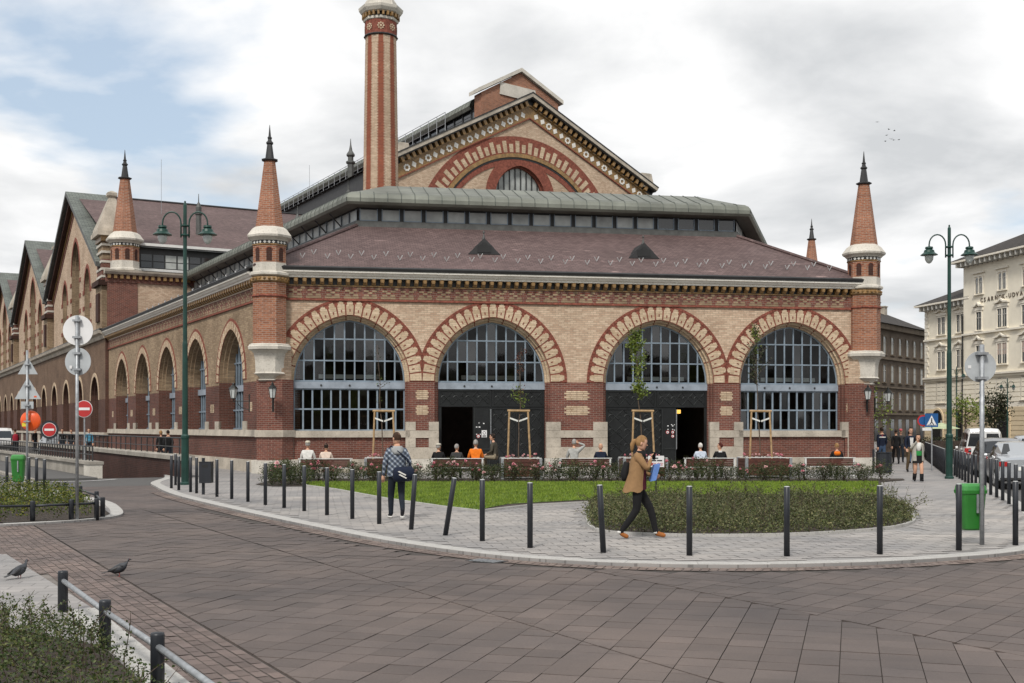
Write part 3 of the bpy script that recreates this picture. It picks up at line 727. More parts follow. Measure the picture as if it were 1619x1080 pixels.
for (u,s,w_,d_,h_,mm) in ((1.2,3.2,2.6,.7,1.9,'counter'),(4.4,4.6,1.3,.7,2.3,'wood'),(20.2,3.0,2.8,.8,1.8,'counter'),(22.6,4.2,1.6,.7,2.2,'wood'),(.45,1.3,.4,.5,4.6,'orange'),(5.0,1.3,.4,.5,4.6,'orange')):
    b=MB(); b.box(u,u+w_,s,s+d_,.02,h_,T=FP); b.build('stall_cabinet',M[mm],hall)
# ---- iron gates in the two middle bays
def gate(c,door0,door1,leaf,notices):
    G=empty('iron_gate',(0,0,0),0,hall); s=.36; T=FP
    for (u0,u1,z0,z1) in ((c-GH,door0,0,3.42),(door1,c+GH,0,3.42),(door0,door1,2.66,3.42)):
        if u1-u0>.03: b=MB(); b.box(u0,u1,s,s+.06,z0+.02,z1,T=T); b.build('plate',M['iron'],G)
    def scrolls(u0,u1,z0,z1,cell=.55):
        nx=max(1,round((u1-u0)/cell)); nz=max(1,round((z1-z0)/cell)); b=MB()
        for i in range(nx):
            for j in range(nz):
                cu=u0+(u1-u0)*(i+.5)/nx; cz=z0+(z1-z0)*(j+.5)/nz; hu=(u1-u0)/nx*.5; hz=(z1-z0)/nz*.5
                for sg in (1,-1):
                    pts=[T(cu+hu*math.cos(t)*(.95-.05*k)*sg*.5+sg*hu*.42,s-.012,cz+hz*.44*math.sin(t)*(1-.05*k)) for k,t in enumerate([x*.52 for x in range(13)])]
                    b.tube(pts,.014,4,caps=False)
                    b.tube([T(cu-hu*.95,s-.012,cz-hz*.95*sg),T(cu+hu*.95,s-.012,cz+hz*.95*sg)],.012,4,caps=False)
        b.build('scrollwork',M['ironrel'],G,kind='stuff')
    def bars(u0,u1,z0,z1):
        b=MB()
        for u in (u0+.03,u1-.03): b.box(u-.035,u+.035,s-.03,s+.005,z0,z1,T=T)
        for z in (z0+.035,z1-.035): b.box(u0+.066,u1-.066,s-.03,s+.005,z-.035,z+.035,T=T)
        b.build('gate_frame',M['iron'],G); scrolls(u0+.08,u1-.08,z0+.08,z1-.08)
    segs=[]
    bars(c-GH+.02,c-.03,2.70,3.40); bars(c+.03,c+GH-.02,2.70,3.40)
    if door0-(c-GH)>.5: 
        mid=(c-GH+door0)/2
        bars(c-GH+.02,mid-.01,.05,2.66); bars(mid+.01,door0-.02,.05,2.66)
    if (c+GH)-door1>.5:
        a=max(door1,leaf[1] if leaf[1]>door1 else door1); mid=(a+c+GH)/2
        bars(a+.02,mid-.01,.05,2.66); bars(mid+.01,c+GH-.02,.05,2.66)
    b=MB(); b.box(leaf[0],leaf[1],s-.07,s-.03,.04,2.62,T=T); L=b.build('door_leaf',M['iron'],G)
    b=MB()
    for u in (leaf[0]+.03,leaf[1]-.03): b.box(u-.02,u+.02,s-.095,s-.07,.04,2.62,T=T)
    b.box(leaf[0]+.05,leaf[1]-.05,s-.095,s-.07,.9,.96,T=T); b.build('door_frame',M['ironrel'],L)
    b=MB(); b.box(leaf[1]-.0,leaf[1]+.03,s-.1,s-.06,.9,2.6,T=T) ; b.build('edge_strip',M['galv'],L)
    for (u,z,r,kind) in notices:
        if kind=='disc':
            d=MB(); d.tube([T(u,s-.082,z),T(u,s-.072,z)],r,14); o=d.build('notice',M['signred'],L); d=MB(); d.tube([T(u,s-.088,z),T(u,s-.078,z)],r*.72,14); d.build('notice',M['signwhite'],L)
            d=MB(); d.tube([T(u-.01,s-.091,z),T(u-.01,s-.085,z)],r*.3,8); d.build('notice_print',M['signblack'],L)
        elif kind=='dot': d=MB(); d.box(u-r,u+r,s-.08,s-.072,z-r*.7,z+r*.7,T=T); d.build('notice',M['signwhite'],L)
        else:
            d=MB(); d.box(u-r,u+r,s-.08,s-.072,z-r*1.35,z+r*1.35,T=T); p=d.build('notice',M['signwhite'],L)
            d=MB(); d.tube([T(u,s-.084,z+r*.35),T(u,s-.079,z+r*.35)],r*.6,14); d.build('notice_print',M['signblack'],L); d=MB(); d.tube([T(u,s-.087,z+r*.35),T(u,s-.083,z+r*.35)],r*.42,14); d.build('notice_print',M['signwhite'],L)
            for k in range(4): d=MB(); d.box(u-r*.7,u+r*.7,s-.083,s-.079,z-r*(.55+.2*k)-.006,z-r*(.55+.2*k)+.006,T=T); d.build('notice_print',M['signblack'],L)
gate(CEN[1],6.62,7.93,(7.95,8.66),[(8.40,1.57,.11,'sheet'),(8.15,1.47,.075,'disc'),(8.08,1.85,.03,'dot'),(8.2,1.85,.035,'dot'),(8.38,2.0,.03,'dot'),(8.18,2.02,.02,'dot'),(8.08,1.55,.025,'dot'),(8.24,1.55,.025,'dot')])
gate(CEN[2],16.72,17.98,(16.05,16.70),[(16.32,1.63,.075,'disc'),(16.55,1.63,.07,'disc'),(16.55,1.46,.07,'disc'),(16.34,1.9,.03,'dot'),(16.34,1.75,.025,'dot'),(16.5,1.95,.025,'dot'),(16.55,1.9,.03,'dot'),(16.63,1.95,.02,'dot'),(16.55,1.75,.025,'dot'),(16.64,1.72,.025,'dot')])
b=MB(); b.box(17.32,17.46,2.0,2.1,2.45,2.62,T=FP); M['lamp_on']=newmat('lit_lamp')[0]; M['lamp_on'].node_tree.nodes['Principled BSDF'].inputs['Emission Color'].default_value=(1,.55,.1,1); M['lamp_on'].node_tree.nodes['Principled BSDF'].inputs['Emission Strength'].default_value=1.2
b.build('ceiling_lamp',M['lamp_on'],hall)
# ---- stone dressings of the piers
def stone(u0,u1,z0,z1,s=-.05,mat='stone',name='quoin_block'):
    b=MB(); b.box(u0+.004,u1-.004,s,.14,z0+.004,z1-.004,T=FP); b.build(name,M[mat],hall)
piers=[(CEN[0]+GH,CEN[1]-GH),(CEN[1]+GH,CEN[2]-GH),(CEN[2]+GH,CEN[3]-GH)]
for a,b_ in piers:
    w_=b_-a; e=.42 if w_<2 else .62
    for (x0,x1) in ((a,a+e),(b_-e,b_)):
        stone(x0,x1,1.71,2.07); stone(x0,x1,1.02,1.40)
    stone(a,b_,1.40,1.71); stone(a,b_,.55,1.02)
    stone(a-.05,b_+.05,-.05,.55,-.12,'stone_lt','plinth_block')
stone(-.1,CEN[0]-GH,.55,1.0); stone(-.1,CEN[0]-GH,1.0,1.40); stone(-.1,CEN[0]-GH,1.4,2.07)
stone(CEN[3]+GH,CEN[3]+GH+.75,1.71,2.07); stone(CEN[3]+GH,FL+.2,1.40,1.71); stone(FL-.45,FL+.2,.95,1.40); stone(FL-.45,FL+.2,.55,.95)
stone(CEN[0]-GH-.02,CEN[0]+GH-.06,-.05,.55,-.06,'stone','plinth_block'); stone(CEN[3]-GH+.06,FL+.25,-.05,.55,-.06,'stone','plinth_block'); stone(-.4,CEN[0]-GH-.03,-.05,.55,-.12,'stone_lt','plinth_block')
# cream brick lozenges laid into the red piers
def lozenge(u,zb,wid,par,T=FP,rows=5):
    b=MB()
    for r in range(rows):
        w_=wid*(.95 if r%2 else .8); n=max(1,round(w_/.25)); 
        for i in range(n):
            x=u-w_/2+w_*i/n; b.box(x+.006,x+w_/n-.006,-.012,.05,zb+r*.078+.006,zb+(r+1)*.078-.006,T=T)
    b.build('cream_brick_panel',M['creamv'],par,kind='stuff')
for a,b_ in piers:
    for zb in (2.35,2.98): lozenge((a+b_)/2,zb,(b_-a)*.42 if b_-a<2 else 1.15,hall)
lozenge(FL-.35,2.5,.35,hall); lozenge(.12,2.5,.35,hall,rows=4)
# ---- frieze, string course, cornice: front and flank share the profile
def along(T,u0,u1,prof,mat,name,par):
    b=MB(); A=[T(u0,s,z) for s,z in prof]; B=[T(u1,s,z) for s,z in prof]; n=len(prof)
    for i in range(n): j=(i+1)%n; b.face([A[i],B[i],B[j],A[j]])
    b.face(A); b.face(B[::-1]); return b.build(name,mat,par)
def rect(s0,s1,z0,z1): return [(s0,z0),(s1,z0),(s1,z1),(s0,z1)]
# moulded bracket
bk=MB(); bk.prism([(-.085,0,0),(-.085,-.10,.02),(-.085,-.20,.13),(-.085,-.26,.15),(-.085,-.26,.26),(-.085,0,.26)],(.17,0,0)); bk.box(-.06,.06,-.29,-.26,.10,.24); bracket_me=bk.mesh('bracket',M['ochre'])
for (T,u0,u1,ang,step) in ((FP,.35,FL-.3,al,.345),(SP,.9,34.2,None,.36)):
    front=T is FP
    cor=empty('cornice',(0,0,0),0,hall)
    along(T,u0-.4,u1+.4,rect(-.03,.1,7.03,7.54),M['red'],'frieze',cor)
    along(T,u0-.4,u1+.4,[(-.075,6.96),(.05,6.96),(.05,7.035),(-.05,7.035),(-.075,7.01)],M['redpl'],'string_course',cor)
    along(T,u0-.4,u1+.4,rect(-.06,.1,7.54,7.595),M['ochre'],'ochre_band',cor)
    along(T,u0-.4,u1+.4,rect(-.01,.1,7.595,7.85),M['black'],'dark_recess',cor)
    along(T,u0-.4,u1+.4,[(-.30,7.86),(.1,7.86),(.1,8.13),(-.47,8.13),(-.47,8.06),(-.42,8.04),(-.36,7.95),(-.30,7.93)],M['stone_white'],'cornice_stone',cor)
    along(T,u0-.4,u1+.4,[(-.50,8.132),(.1,8.132),(.1,8.30),(-.46,8.30),(-.54,8.24)],M['darkmetal'],'gutter',cor)
    n=int((u1-u0)/step)
    for i in range(n+1):
        u=u0+(u1-u0)*i/n; 
        inst('bracket',bracket_me,cor,T(u,0,7.595),(0,0,al if front else -PI/2))
    fb=MB(); per=.75
    for r in range(5):
        z=7.05+r*.094
        k=int((u1-u0)/per)
        for i in range(k):
            for (o,w_) in {0:[(0,.6)],1:[(.06,.2),(.38,.2)],2:[(.22,.18)],3:[(.06,.2),(.40,.2)],4:[(.55,.16)]}[r]:
                x=u0+i*per+o; x2=min(x+w_,u1); 
                if x2-x>.05: fb.box(x,x2,-.042,.0,z+.008,z+.086,T=T)
    fb.build('frieze_pattern',M['cream_flank'],cor,kind='stuff')
# ---- flank wall of the pavilion
SC=[4.7+6.28*i for i in range(5)]; SHW=1.95; SK=.35; SZ=3.85
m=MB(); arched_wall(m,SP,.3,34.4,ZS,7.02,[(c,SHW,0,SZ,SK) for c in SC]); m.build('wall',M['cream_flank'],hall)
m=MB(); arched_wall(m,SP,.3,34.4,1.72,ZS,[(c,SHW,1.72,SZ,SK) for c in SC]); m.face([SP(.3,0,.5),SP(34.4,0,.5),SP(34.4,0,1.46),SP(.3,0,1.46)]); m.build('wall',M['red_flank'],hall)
along(SP,.2,34.4,[(-.12,1.46),(.3,1.46),(.3,1.72),(-.08,1.74)],M['stone'],'stone_band',hall)
along(SP,-.1,34.4,[(-.14,-.05),(.3,-.05),(.3,.5),(-.1,.5)],M['stone'],'plinth',hall)
for c in SC:
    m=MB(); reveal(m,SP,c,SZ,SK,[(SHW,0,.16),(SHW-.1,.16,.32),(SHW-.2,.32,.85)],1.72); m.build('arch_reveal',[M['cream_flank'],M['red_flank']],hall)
    # ring of alternating voussoirs
    rg=empty('arch_ring',(0,0,0),0,hall); rb=MB(); rv=MB()
    def rp(r,t):
        Rr=r+SK; ta=math.acos(SK/Rr)
        if t<=.5: a=ta*t*2; return (c+SK-Rr*math.cos(a), SZ+Rr*math.sin(a))
        a=ta*(1-t)*2; return (c-SK+Rr*math.cos(a), SZ+Rr*math.sin(a))
    for i in range(40):
        q=[rp(SHW,i/40),rp(SHW+.48,i/40),rp(SHW+.48,(i+1)/40),rp(SHW,(i+1)/40)]; rb.prism([SP(x,-.025,z) for x,z in q],(.05,0,0))
    for i in range(19):
        a,b=(i+.1)/19,(i+.9)/19; q=[rp(SHW+.02,a),rp(SHW+.36,a),rp(SHW+.36,b),rp(SHW+.02,b)]; rv.prism([SP(x,-.036,z) for x,z in q],(.02,0,0))
    rb.build('backing_course',M['redpl'],rg); rv.build('voussoirs',M['creamv'],rg,kind='stuff')
    W=empty('arched_window',(0,0,0),0,hall); hw=SHW-.2; d=.62
    A=arch_pts(c,hw,SZ,SK,10,1.72); gl=MB(); gl.face([SP(x,d+.03,z) for x,z in A]); gl.build('glazing',M['glass'],W)
    for i in range(1,8):
        u=c-hw+2*hw*i/8; b=MB(); b.box(u-.035,u+.035,d-.03,d+.06,1.72,SZ+arch_z(u-c,hw,SK),T=SP); b.build('mullion',M['frame'],W)
    for z in (1.78,2.6,4.7): b=MB(); b.box(c-hw,c+hw,d-.035,d+.065,z-.035,z+.035,T=SP); b.build('transom',M['frame'],W)
    b=MB(); b.box(c-hw,c+hw,d-.08,d+.08,3.42,3.7,T=SP); b.build('beam',M['beam'],W)
    for e in (-1,1):
        st_=MB(); st_.box(c+e*(SHW+.3)-.3,c+e*(SHW+.3)+.3,-.045,.1,1.74,2.1,T=SP); st_.build('quoin_block',M['stone'],hall)
        lozenge(c+e*3.05,2.5,.5,hall,SP); 
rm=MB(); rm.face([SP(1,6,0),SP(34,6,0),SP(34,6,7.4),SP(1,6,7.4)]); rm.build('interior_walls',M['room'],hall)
# ---- pavilion roof: three pitches, glazed band, rolled copper roof
rdir=R(73.6)-HA; BXY=FP(FL,0,0)
def line_int(P,d,Q,e):
    det=d[0]*(-e[1])+e[0]*d[1]; rx,ry=Q[0]-P[0],Q[1]-P[1]; t=(rx*(-e[1])+e[0]*ry)/det; return (P[0]+d[0]*t,P[1]+d[1]*t)
fdir=(fc,fs); rd=(math.cos(rdir),math.sin(rdir)); QB=34.3
def corners(d):
    F0=FP(0,d,0); L0=(d,0); Rn=(-rd[1],rd[0]); R0=(BXY[0]+Rn[0]*d,BXY[1]+Rn[1]*d)
    a=line_int(F0,fdir,L0,(0,1)); b=line_int(F0,fdir,R0,rd); c=line_int(R0,rd,(0,QB),(1,0)); return [(d,QB),a,b,c]
def band(d0,z0,d1,z1,mat,name,par,sides=(0,1,2)):
    A=corners(d0); B=corners(d1); m=MB()
    for i in sides: m.face([(*A[i],z0),(*A[i+1],z0),(*B[i+1],z1),(*B[i],z1)])
    return m.build(name,mat,par)
m=MB(); C0=corners(0); m.face([(*C0[2],0),(*C0[3],0),(*C0[3],8.2),(*C0[2],8.2)]); m.build('wall',M['red'],hall)
roofp=empty('pavilion_roof',(0,0,0),0,hall)
band(-.45,8.22,5.5,10.95,M['roof'],'roof_tiles',roofp)
m=MB()
A=corners(-.45); B=corners(5.5)
for i in (1,2): m=MB(); m.tube([(*A[i],8.26),(*B[i],10.99)],.09,6); m.build('hip_ridge',M['roof'],roofp)
band(5.46,10.9,5.46,11.2,M['flash'],'flashing',roofp)
band(5.62,11.15,5.62,11.95,M['darkmetal'],'clerestory_wall',roofp)
PROF=[(5.55,11.80),(4.92,11.84),(4.84,11.95),(4.84,12.12),(4.92,12.30),(5.12,12.42),(5.5,12.52),(7.6,13.25),(7.9,13.2)]
cop=MB(); CP=[corners(d) for d,z in PROF]
for k in range(len(PROF)-1):
    for i in range(3):
        cop.face([(*CP[k][i],PROF[k][1]),(*CP[k][i+1],PROF[k][1]),(*CP[k+1][i+1],PROF[k+1][1]),(*CP[k+1][i],PROF[k+1][1])])
cop.face([(*p,13.2) for p in CP[-1]]); cop.build('copper_roof',M['copper'],roofp)
seam=MB()
for side in (0,1,2):
    a=[Vector(CP[k][side]) for k in range(len(PROF))]; b=[Vector(CP[k][side+1]) for k in range(len(PROF))]
    L=(b[2]-a[2]).length; n=int(L/.6); dirv=(b[2]-a[2]).normalized(); lo=a[2]
    for i in range(n+1):
        base=lo+dirv*(L*i/n); pts=[]
        for k in range(2,len(PROF)-1):
            off=(a[k]-a[2])-dirv*((a[k]-a[2]).dot(dirv)); p=base+off; t=(p-a[k]).dot(dirv); 
            if -.01<=t<=(b[k]-a[k]).length+.01: pts.append((p.x,p.y,PROF[k][1]+.012))
        if len(pts)>1: seam.tube(pts,.022,4)
seam.build('standing_seams',M['copper_dk'],roofp,kind='stuff')
# clerestory panes
for side,step in ((1,.98),(0,1.0),(2,1.0)):
    a,b=[Vector(corners(5.56)[side+i]) for i in (0,1)]; L=(b-a).length; n=int(L/step); d=(b-a)/n; nn=Vector((d.y,-d.x)).normalized()*-1
    if side==2 : n0=3
    for i in range(n if side!=2 else 3):
        p=a+d*(i+.09); q=a+d*(i+.91); g=MB(); 
        dark = (side==1 and i>=n-4) or side!=1
        g.face([(p.x,p.y,11.24),(q.x,q.y,11.24),(q.x,q.y,11.72),(p.x,p.y,11.72)]); g.build('clerestory_pane',M['dglass'] if (side==1 and i>=n-4) else M['fog_glass'],roofp)
        fr=MB(); e=d.normalized()*.04; o=Vector((-d.y,d.x)).normalized()*-.03
        for (x,y) in ((p,p+e),(q-e,q)): fr.face([(x.x+o.x,x.y+o.y,11.2),(y.x+o.x,y.y+o.y,11.2),(y.x+o.x,y.y+o.y,11.76),(x.x+o.x,x.y+o.y,11.76)])
        fr.face([(p.x+o.x,p.y+o.y,11.2),(q.x+o.x,q.y+o.y,11.2),(q.x+o.x,q.y+o.y,11.25),(p.x+o.x,p.y+o.y,11.25)]); fr.build('pane_frame',M['frame'],roofp)
        if side==0 and i%2==0:
            c=a+d*i; oo=o.normalized()*.6; fr=MB(); fr.tube([(c.x,c.y,11.2),(c.x+oo.x,c.y+oo.y,11.8)],.035,5); fr.build('eave_bracket',M['darkmetal'],roofp)
# snow guards: small pale V hooks in two rows
sg=MB(); sg.tube([(-.09,-.02,.18),(0,0,0),(.11,-.02,.2)],.024,4); sg_me=sg.mesh('snow_guard',M['boltop'])
slope=(10.95-8.22)/5.95
for row,(s,o) in enumerate(((.75,0),(1.25,.5))):
    for i in range(24):
        u=.9+(i+o)*1.0+random.uniform(-.06,.06)
        if u<24.2: inst('snow_guard',sg_me,roofp,FP(u,s,8.22+(s+.45)*slope+.01),(random.uniform(-.1,.1),0,al+random.uniform(-.12,.12)))
for i in range(16):
    q=1.6+i*1.6; inst('snow_guard',sg_me,roofp,SP(q,.7,8.22+1.15*slope),(0,0,-PI/2))
# vent dormers
for u in (8.62,15.72):
    D=empty('vent_dormer',FP(u,2.2,8.22+2.65*slope),al,roofp); D.scale=(1.35,1.35,1.25); zb=0
    b=MB(); o=[(-.52,0),(-.33,.20),(-.29,.26),(0,.56),(.29,.26),(.33,.20),(.52,0)]
    b.prism([(x,-.32,zb+z-.14) for x,z in o],(0,1.5,0)); b.build('hood',M['darkmetal'],D)
    b=MB(); 
    for (x,z,r) in ((-.1,.22,.1),(.1,.22,.1),(0,.32,.1)): b.tube([(x,-.335,zb+z-.14),(x,-.3,zb+z-.14)],r,12)
    b.box(-.22,.22,-.337,-.3,zb-.08,zb+.16); b.build('louvre_opening',M['black'],D)
    b=MB(); b.lathe([(.06,0),(.03,.12),(.015,.2),(.035,.24),(.035,.27),(.01,.3),(.0,.42)],8,(0,-.2,zb+.38)); b.build('finial',M['flash'],D)
# ---- corner turrets
def turret(name,ctr,z0,sc_,rz,shaft=None):
    t=empty(name,(ctr[0],ctr[1],z0),rz,hall); t.scale=(sc_,)*3; r8=PI/8
    def L(prof,nm,mat,n=8,smooth=False): b=MB(); b.lathe(prof,n,rot=r8); return b.build(nm,mat,t)
    L([(.74,-.02),(.82,.03),(.82,.12),(.76,.16)],'band_stone',M['stone_lt'])
    L([(.71,.15),(.71,.52)],'stone_block',M['stone_lt'])
    L([(.70,.52),(.70,1.22)],'niche_stage',M['orange'])
    L([(.735,1.22),(.735,1.26)],'ochre_band',M['ochre']); L([(.72,1.26),(.72,1.40)],'tile_band',M['black'])
    b=MB()
    for i in range(8):
        a=PI/4*i; rr=.72*math.cos(r8)+.004
        for k in (-1,0,1):
            o=k*.17; cxp=rr*math.cos(a)-o*math.sin(a); cyp=rr*math.sin(a)+o*math.cos(a); tx,ty=-math.sin(a),math.cos(a)
            b.face([(cxp-tx*.07,cyp-ty*.07,1.33),(cxp,cyp,1.27),(cxp+tx*.07,cyp+ty*.07,1.33),(cxp,cyp,1.39)])
    b.build('diamond_tiles',M['white_tile'],t,kind='stuff')
    L([(.75,1.40),(.80,1.46),(.92,1.54),(.94,1.62),(.89,1.68),(.74,1.88),(.60,1.98)],'cap_stone',M['stone_lt'])
    L([(.595,1.96),(.235,4.68)],'spire',M['orange'])
    L([(.26,4.66),(.34,4.70),(.34,4.74),(.22,4.78)],'collar',M['darkmetal'])
    L([(.19,4.76),(.115,5.30),(.105,5.34),(.15,5.39),(.15,5.43),(.09,5.49),(.075,5.57),(.10,5.62),(.055,5.68),(.01,6.15)],'finial',M['darkmetal'])
    for i in range(8):
        a=PI/4*i; rr=.70*math.cos(r8)+.006; tx,ty=-math.sin(a),math.cos(a); cx_,cy_=rr*math.cos(a),rr*math.sin(a)
        o=[(-.11,.57),(-.11,.98),(-.09,1.05),(-.05,1.1),(0,1.115),(.05,1.1),(.09,1.05),(.11,.98),(.11,.57)]
        b=MB(); b.face([(cx_+tx*x-math.cos(a)*.0,cy_+ty*x,z) for x,z in o]); b.build('niche',M['dark_brick'],t)
        b=MB(); ro=[]
        P=[(-.15,.98)]+[(-.15*math.cos(q),.98+.15*math.sin(q)) for q in [PI*j/8 for j in range(1,8)]]+[(.15,.98)]
        Q=[(-.11,.98)]+[(-.11*math.cos(q),.98+.135*math.sin(q)) for q in [PI*j/8 for j in range(1,8)]]+[(.11,.98)]
        for (p,p2,q,q2) in zip(P,P[1:],Q,Q[1:]): b.face([(cx_+tx*x+math.cos(a)*.012,cy_+ty*x+math.sin(a)*.012,z) for x,z in (p,p2,q2,q)])
        b.build('niche_arch',M['redpl'],t)
    if shaft:
        zt=shaft-z0
        L([(.71,zt+1.5),(.71,-.26)],'shaft',M['orange']); L([(.73,-.27),(.79,-.21),(.73,-.04)],'ochre_band',M['ochre']); L([(.72,-.86),(.76,-.83),(.76,-.80),(.72,-.77)],'string_course',M['redpl'])
        b=MB()
        for i in range(24): a=2*PI*i/24; b.lathe([(.0,0),(.055,.03),(.055,.08),(0,.11)],6,(.74*math.cos(a),.74*math.sin(a),-.18))
        b.build('ochre_studs',M['ochre'],t,kind='stuff')
        L([(.76,zt+1.28),(.90,zt+1.30),(.92,zt+1.42),(.86,zt+1.46),(.86,zt+1.5),(.76,zt+1.54)],'capital_top',M['stone_lt'])
        L([(.30,zt-.02),(.36,zt+.03),(.50,zt+.08),(.40,zt+.14),(.46,zt+.22),(.66,zt+.34),(.60,zt+.40),(.62,zt+.9),(.68,zt+1.15),(.80,zt+1.28)],'corbel',M['stone_lt'])
    return t
tc1=toPQ(-9.70,46.85); turret('corner_turret',(tc1[0]+.0,tc1[1]+.0),7.86,.99,al,3.6)
tc2=toPQ(15.44,51.35); turret('corner_turret',tc2,7.86,.99,al,3.6)
turret('corner_turret',(1.2,35.3),12.25,1.335,0); turret('corner_turret',(62.4,35.3),12.9,1.335,0)
# chamfered corner masonry under the left turret
m=MB(); c_=toPQ(-9.75,47.05)
for z0,z1,r,mt,nm in ((.5,3.75,.78,'red','corner_pier'),(-.05,.52,1.0,'stone_lt','corner_plinth'),(1.45,1.73,.86,'stone','corner_band'),(3.7,5.2,.70,'cream','corner_pier')):
    b=MB(); b.lathe([(r,z0),(r,z1)],8,(c_[0]+.25,c_[1]+.05,0),PI/8+al); b.build(nm,M[mt],hall)
c_=toPQ(15.3,51.55)
for z0,z1,r,mt,nm in ((.5,3.75,.72,'red','corner_pier'),(-.05,.52,.95,'stone_lt','corner_plinth'),(3.7,5.2,.70,'cream','corner_pier')):
    b=MB(); b.lathe([(r,z0),(r,z1)],8,(c_[0]-.1,c_[1]+.05,0),PI/8+al); b.build(nm,M[mt],hall)
# ---- chimney
M['chim']=brick_mat('chimney_red_brick',(.33,.095,.05),(.24,.07,.042),(.25,.13,.09),ms=.008,stain=.25)
chp=toPQ(-7.62,68.0); ch=empty('chimney',(chp[0],chp[1],8),0,hall)
b=MB(); rings=[]; ang=[]
for i in range(8): ang+= [PI/4*i+R(-13.5),PI/4*i+R(13.5)]
def rg(r,z): return [(r*math.cos(a),r*math.sin(a),z) for a in ang]
for i in range(16):
    j=(i+1)%16; a=rg(1.15,0); c=rg(.90,16.5); b.face([a[i],a[j],c[j],c[i]],i%2)
b.build('shaft',[M['cream'],M['chim']],ch)
# toothed edges of the red stripes
tb=MB()
for i in range(16):
    a=ang[i]; sgn=-1 if i%2==0 else 1
    for k in range(100):
        z=.16*k+.05; r=1.15+(.90-1.15)*z/16.5+.003; da=sgn*-.055
        P=[(r*math.cos(a),r*math.sin(a),z),(r*math.cos(a+da),r*math.sin(a+da),z),(r*math.cos(a+da),r*math.sin(a+da),z+.075),(r*math.cos(a),r*math.sin(a),z+.075)]; tb.face(P)
tb.build('stripe_teeth',M['chim'],ch,kind='stuff')
b=MB(); b.lathe([(.96,16.42),(1.0,16.46),(.96,16.52)],16); b.build('string_course',M['darkmetal'],ch)
b=MB(); b.lathe([(.93,16.5),(.93,17.3)],16); b.build('rosette_band',M['redpl'],ch)
for i in range(8):
    a=PI/4*i+PI/8; ro=MB()
    for k in range(8):
        t=PI/4*k; ro.lathe([(0,0),(.055,.0),(.055,.02),(0,.02)],6,(.16*math.cos(t),.16*math.sin(t),0))
    ro.lathe([(.07,0),(.07,.025)],8); me=ro.mesh('rosette',M['creamv']); o=inst('rosette',me,ch,(.92*math.cos(a),.92*math.sin(a),16.9)); o.rotation_euler=Vector((math.cos(a),math.sin(a),0)).to_track_quat('Z','Y').to_euler()
b=MB(); b.lathe([(.95,17.3),(1.02,17.34),(1.02,17.48),(.96,17.5)],8,rot=PI/8); b.build('lower_moulding',M['stone_lt'],ch)
b=MB(); b.lathe([(.94,17.48),(.94,17.72)],8,rot=PI/8); b.build('dark_recess',M['black'],ch)
bb=MB()
for i in range(24): a=2*PI*i/24; bb.box(.92,1.1,-.06,.06,17.5,17.72,T=lambda x,y,z:(x*math.cos(a)-y*math.sin(a),x*math.sin(a)+y*math.cos(a),z))
bb.build('bracket_row',M['ochre'],ch,kind='stuff')
b=MB(); b.lathe([(1.06,17.72),(1.16,17.78),(1.27,17.95),(1.30,18.1),(1.15,18.16),(.98,18.2),(.9,18.5),(.72,18.75),(.66,18.8),(.70,18.86),(.70,19.0),(.5,19.05)],8,rot=PI/8); b.build('cap_stone',M['stone_lt'],ch)
b=MB(); b.lathe([(.5,19.0),(.5,19.9)],8,rot=PI/8); b.build('flue',M['orange'],ch)
# ---- great hall behind: front wall at q=34.4
QF=34.4; GC=31.9; GHW=11.5; GZ=22.0; GA=28.0
def HT(p,s,z): return (p,QF+s,z)
m=MB(); m.face([HT(-.1,0,0),HT(1.85,0,0),HT(1.85,0,11.75),HT(-.1,0,11.75)]); m.build('corner_pier',M['red'],hall)
m=MB(); m.face([HT(1.85,.05,0),HT(20.4,.05,0),HT(20.4,.05,11.75),HT(1.85,.05,11.75)]); m.face([HT(43.4,.05,0),HT(62.8,.05,0),HT(62.8,.05,11.75),HT(43.4,.05,11.75)]); m.face([(62.8,QF,0),(62.8,120,0),(62.8,120,12),(62.8,QF,12)]); m.build('wall',M['cream'],hall)
along(HT,-.3,20.4,[(-.30,11.95),(.1,11.95),(.1,12.22),(-.45,12.22),(-.42,12.1)],M['stone'],'cornice_stone',hall); along(HT,-.2,20.4,rect(-.05,.1,11.45,11.95),M['red'],'frieze',hall)
bks=MB(); 
for i in range(50): bks.box(-.1+i*.4,.1+i*.4,-.25,.0,11.68,11.95,T=HT)
bks.build('bracket_row',M['ochre'],hall,kind='stuff')
m=MB(); m.face([HT(1.9,1.2,12.2),HT(20.4,1.2,12.2),HT(20.4,1.2,14.2),HT(1.9,1.2,14.2)]); m.build('clerestory_wall',M['darkmetal'],hall)
along(HT,1.9,20.4,rect(1.0,1.25,12.45,12.62),M['white'],'sill_strip',hall)
for i in range(22):
    p0=2.3+i*.82; 
    g=MB()
    for zz in ((12.7,13.1),(13.16,13.6)): g.face([HT(p0,1.17,zz[0]),HT(p0+.72,1.17,zz[0]),HT(p0+.72,1.17,zz[1]),HT(p0,1.17,zz[1])])
    g.build('clerestory_pane',M['fog_glass'] if i%5 in(2,3) else M['dglass'],hall)
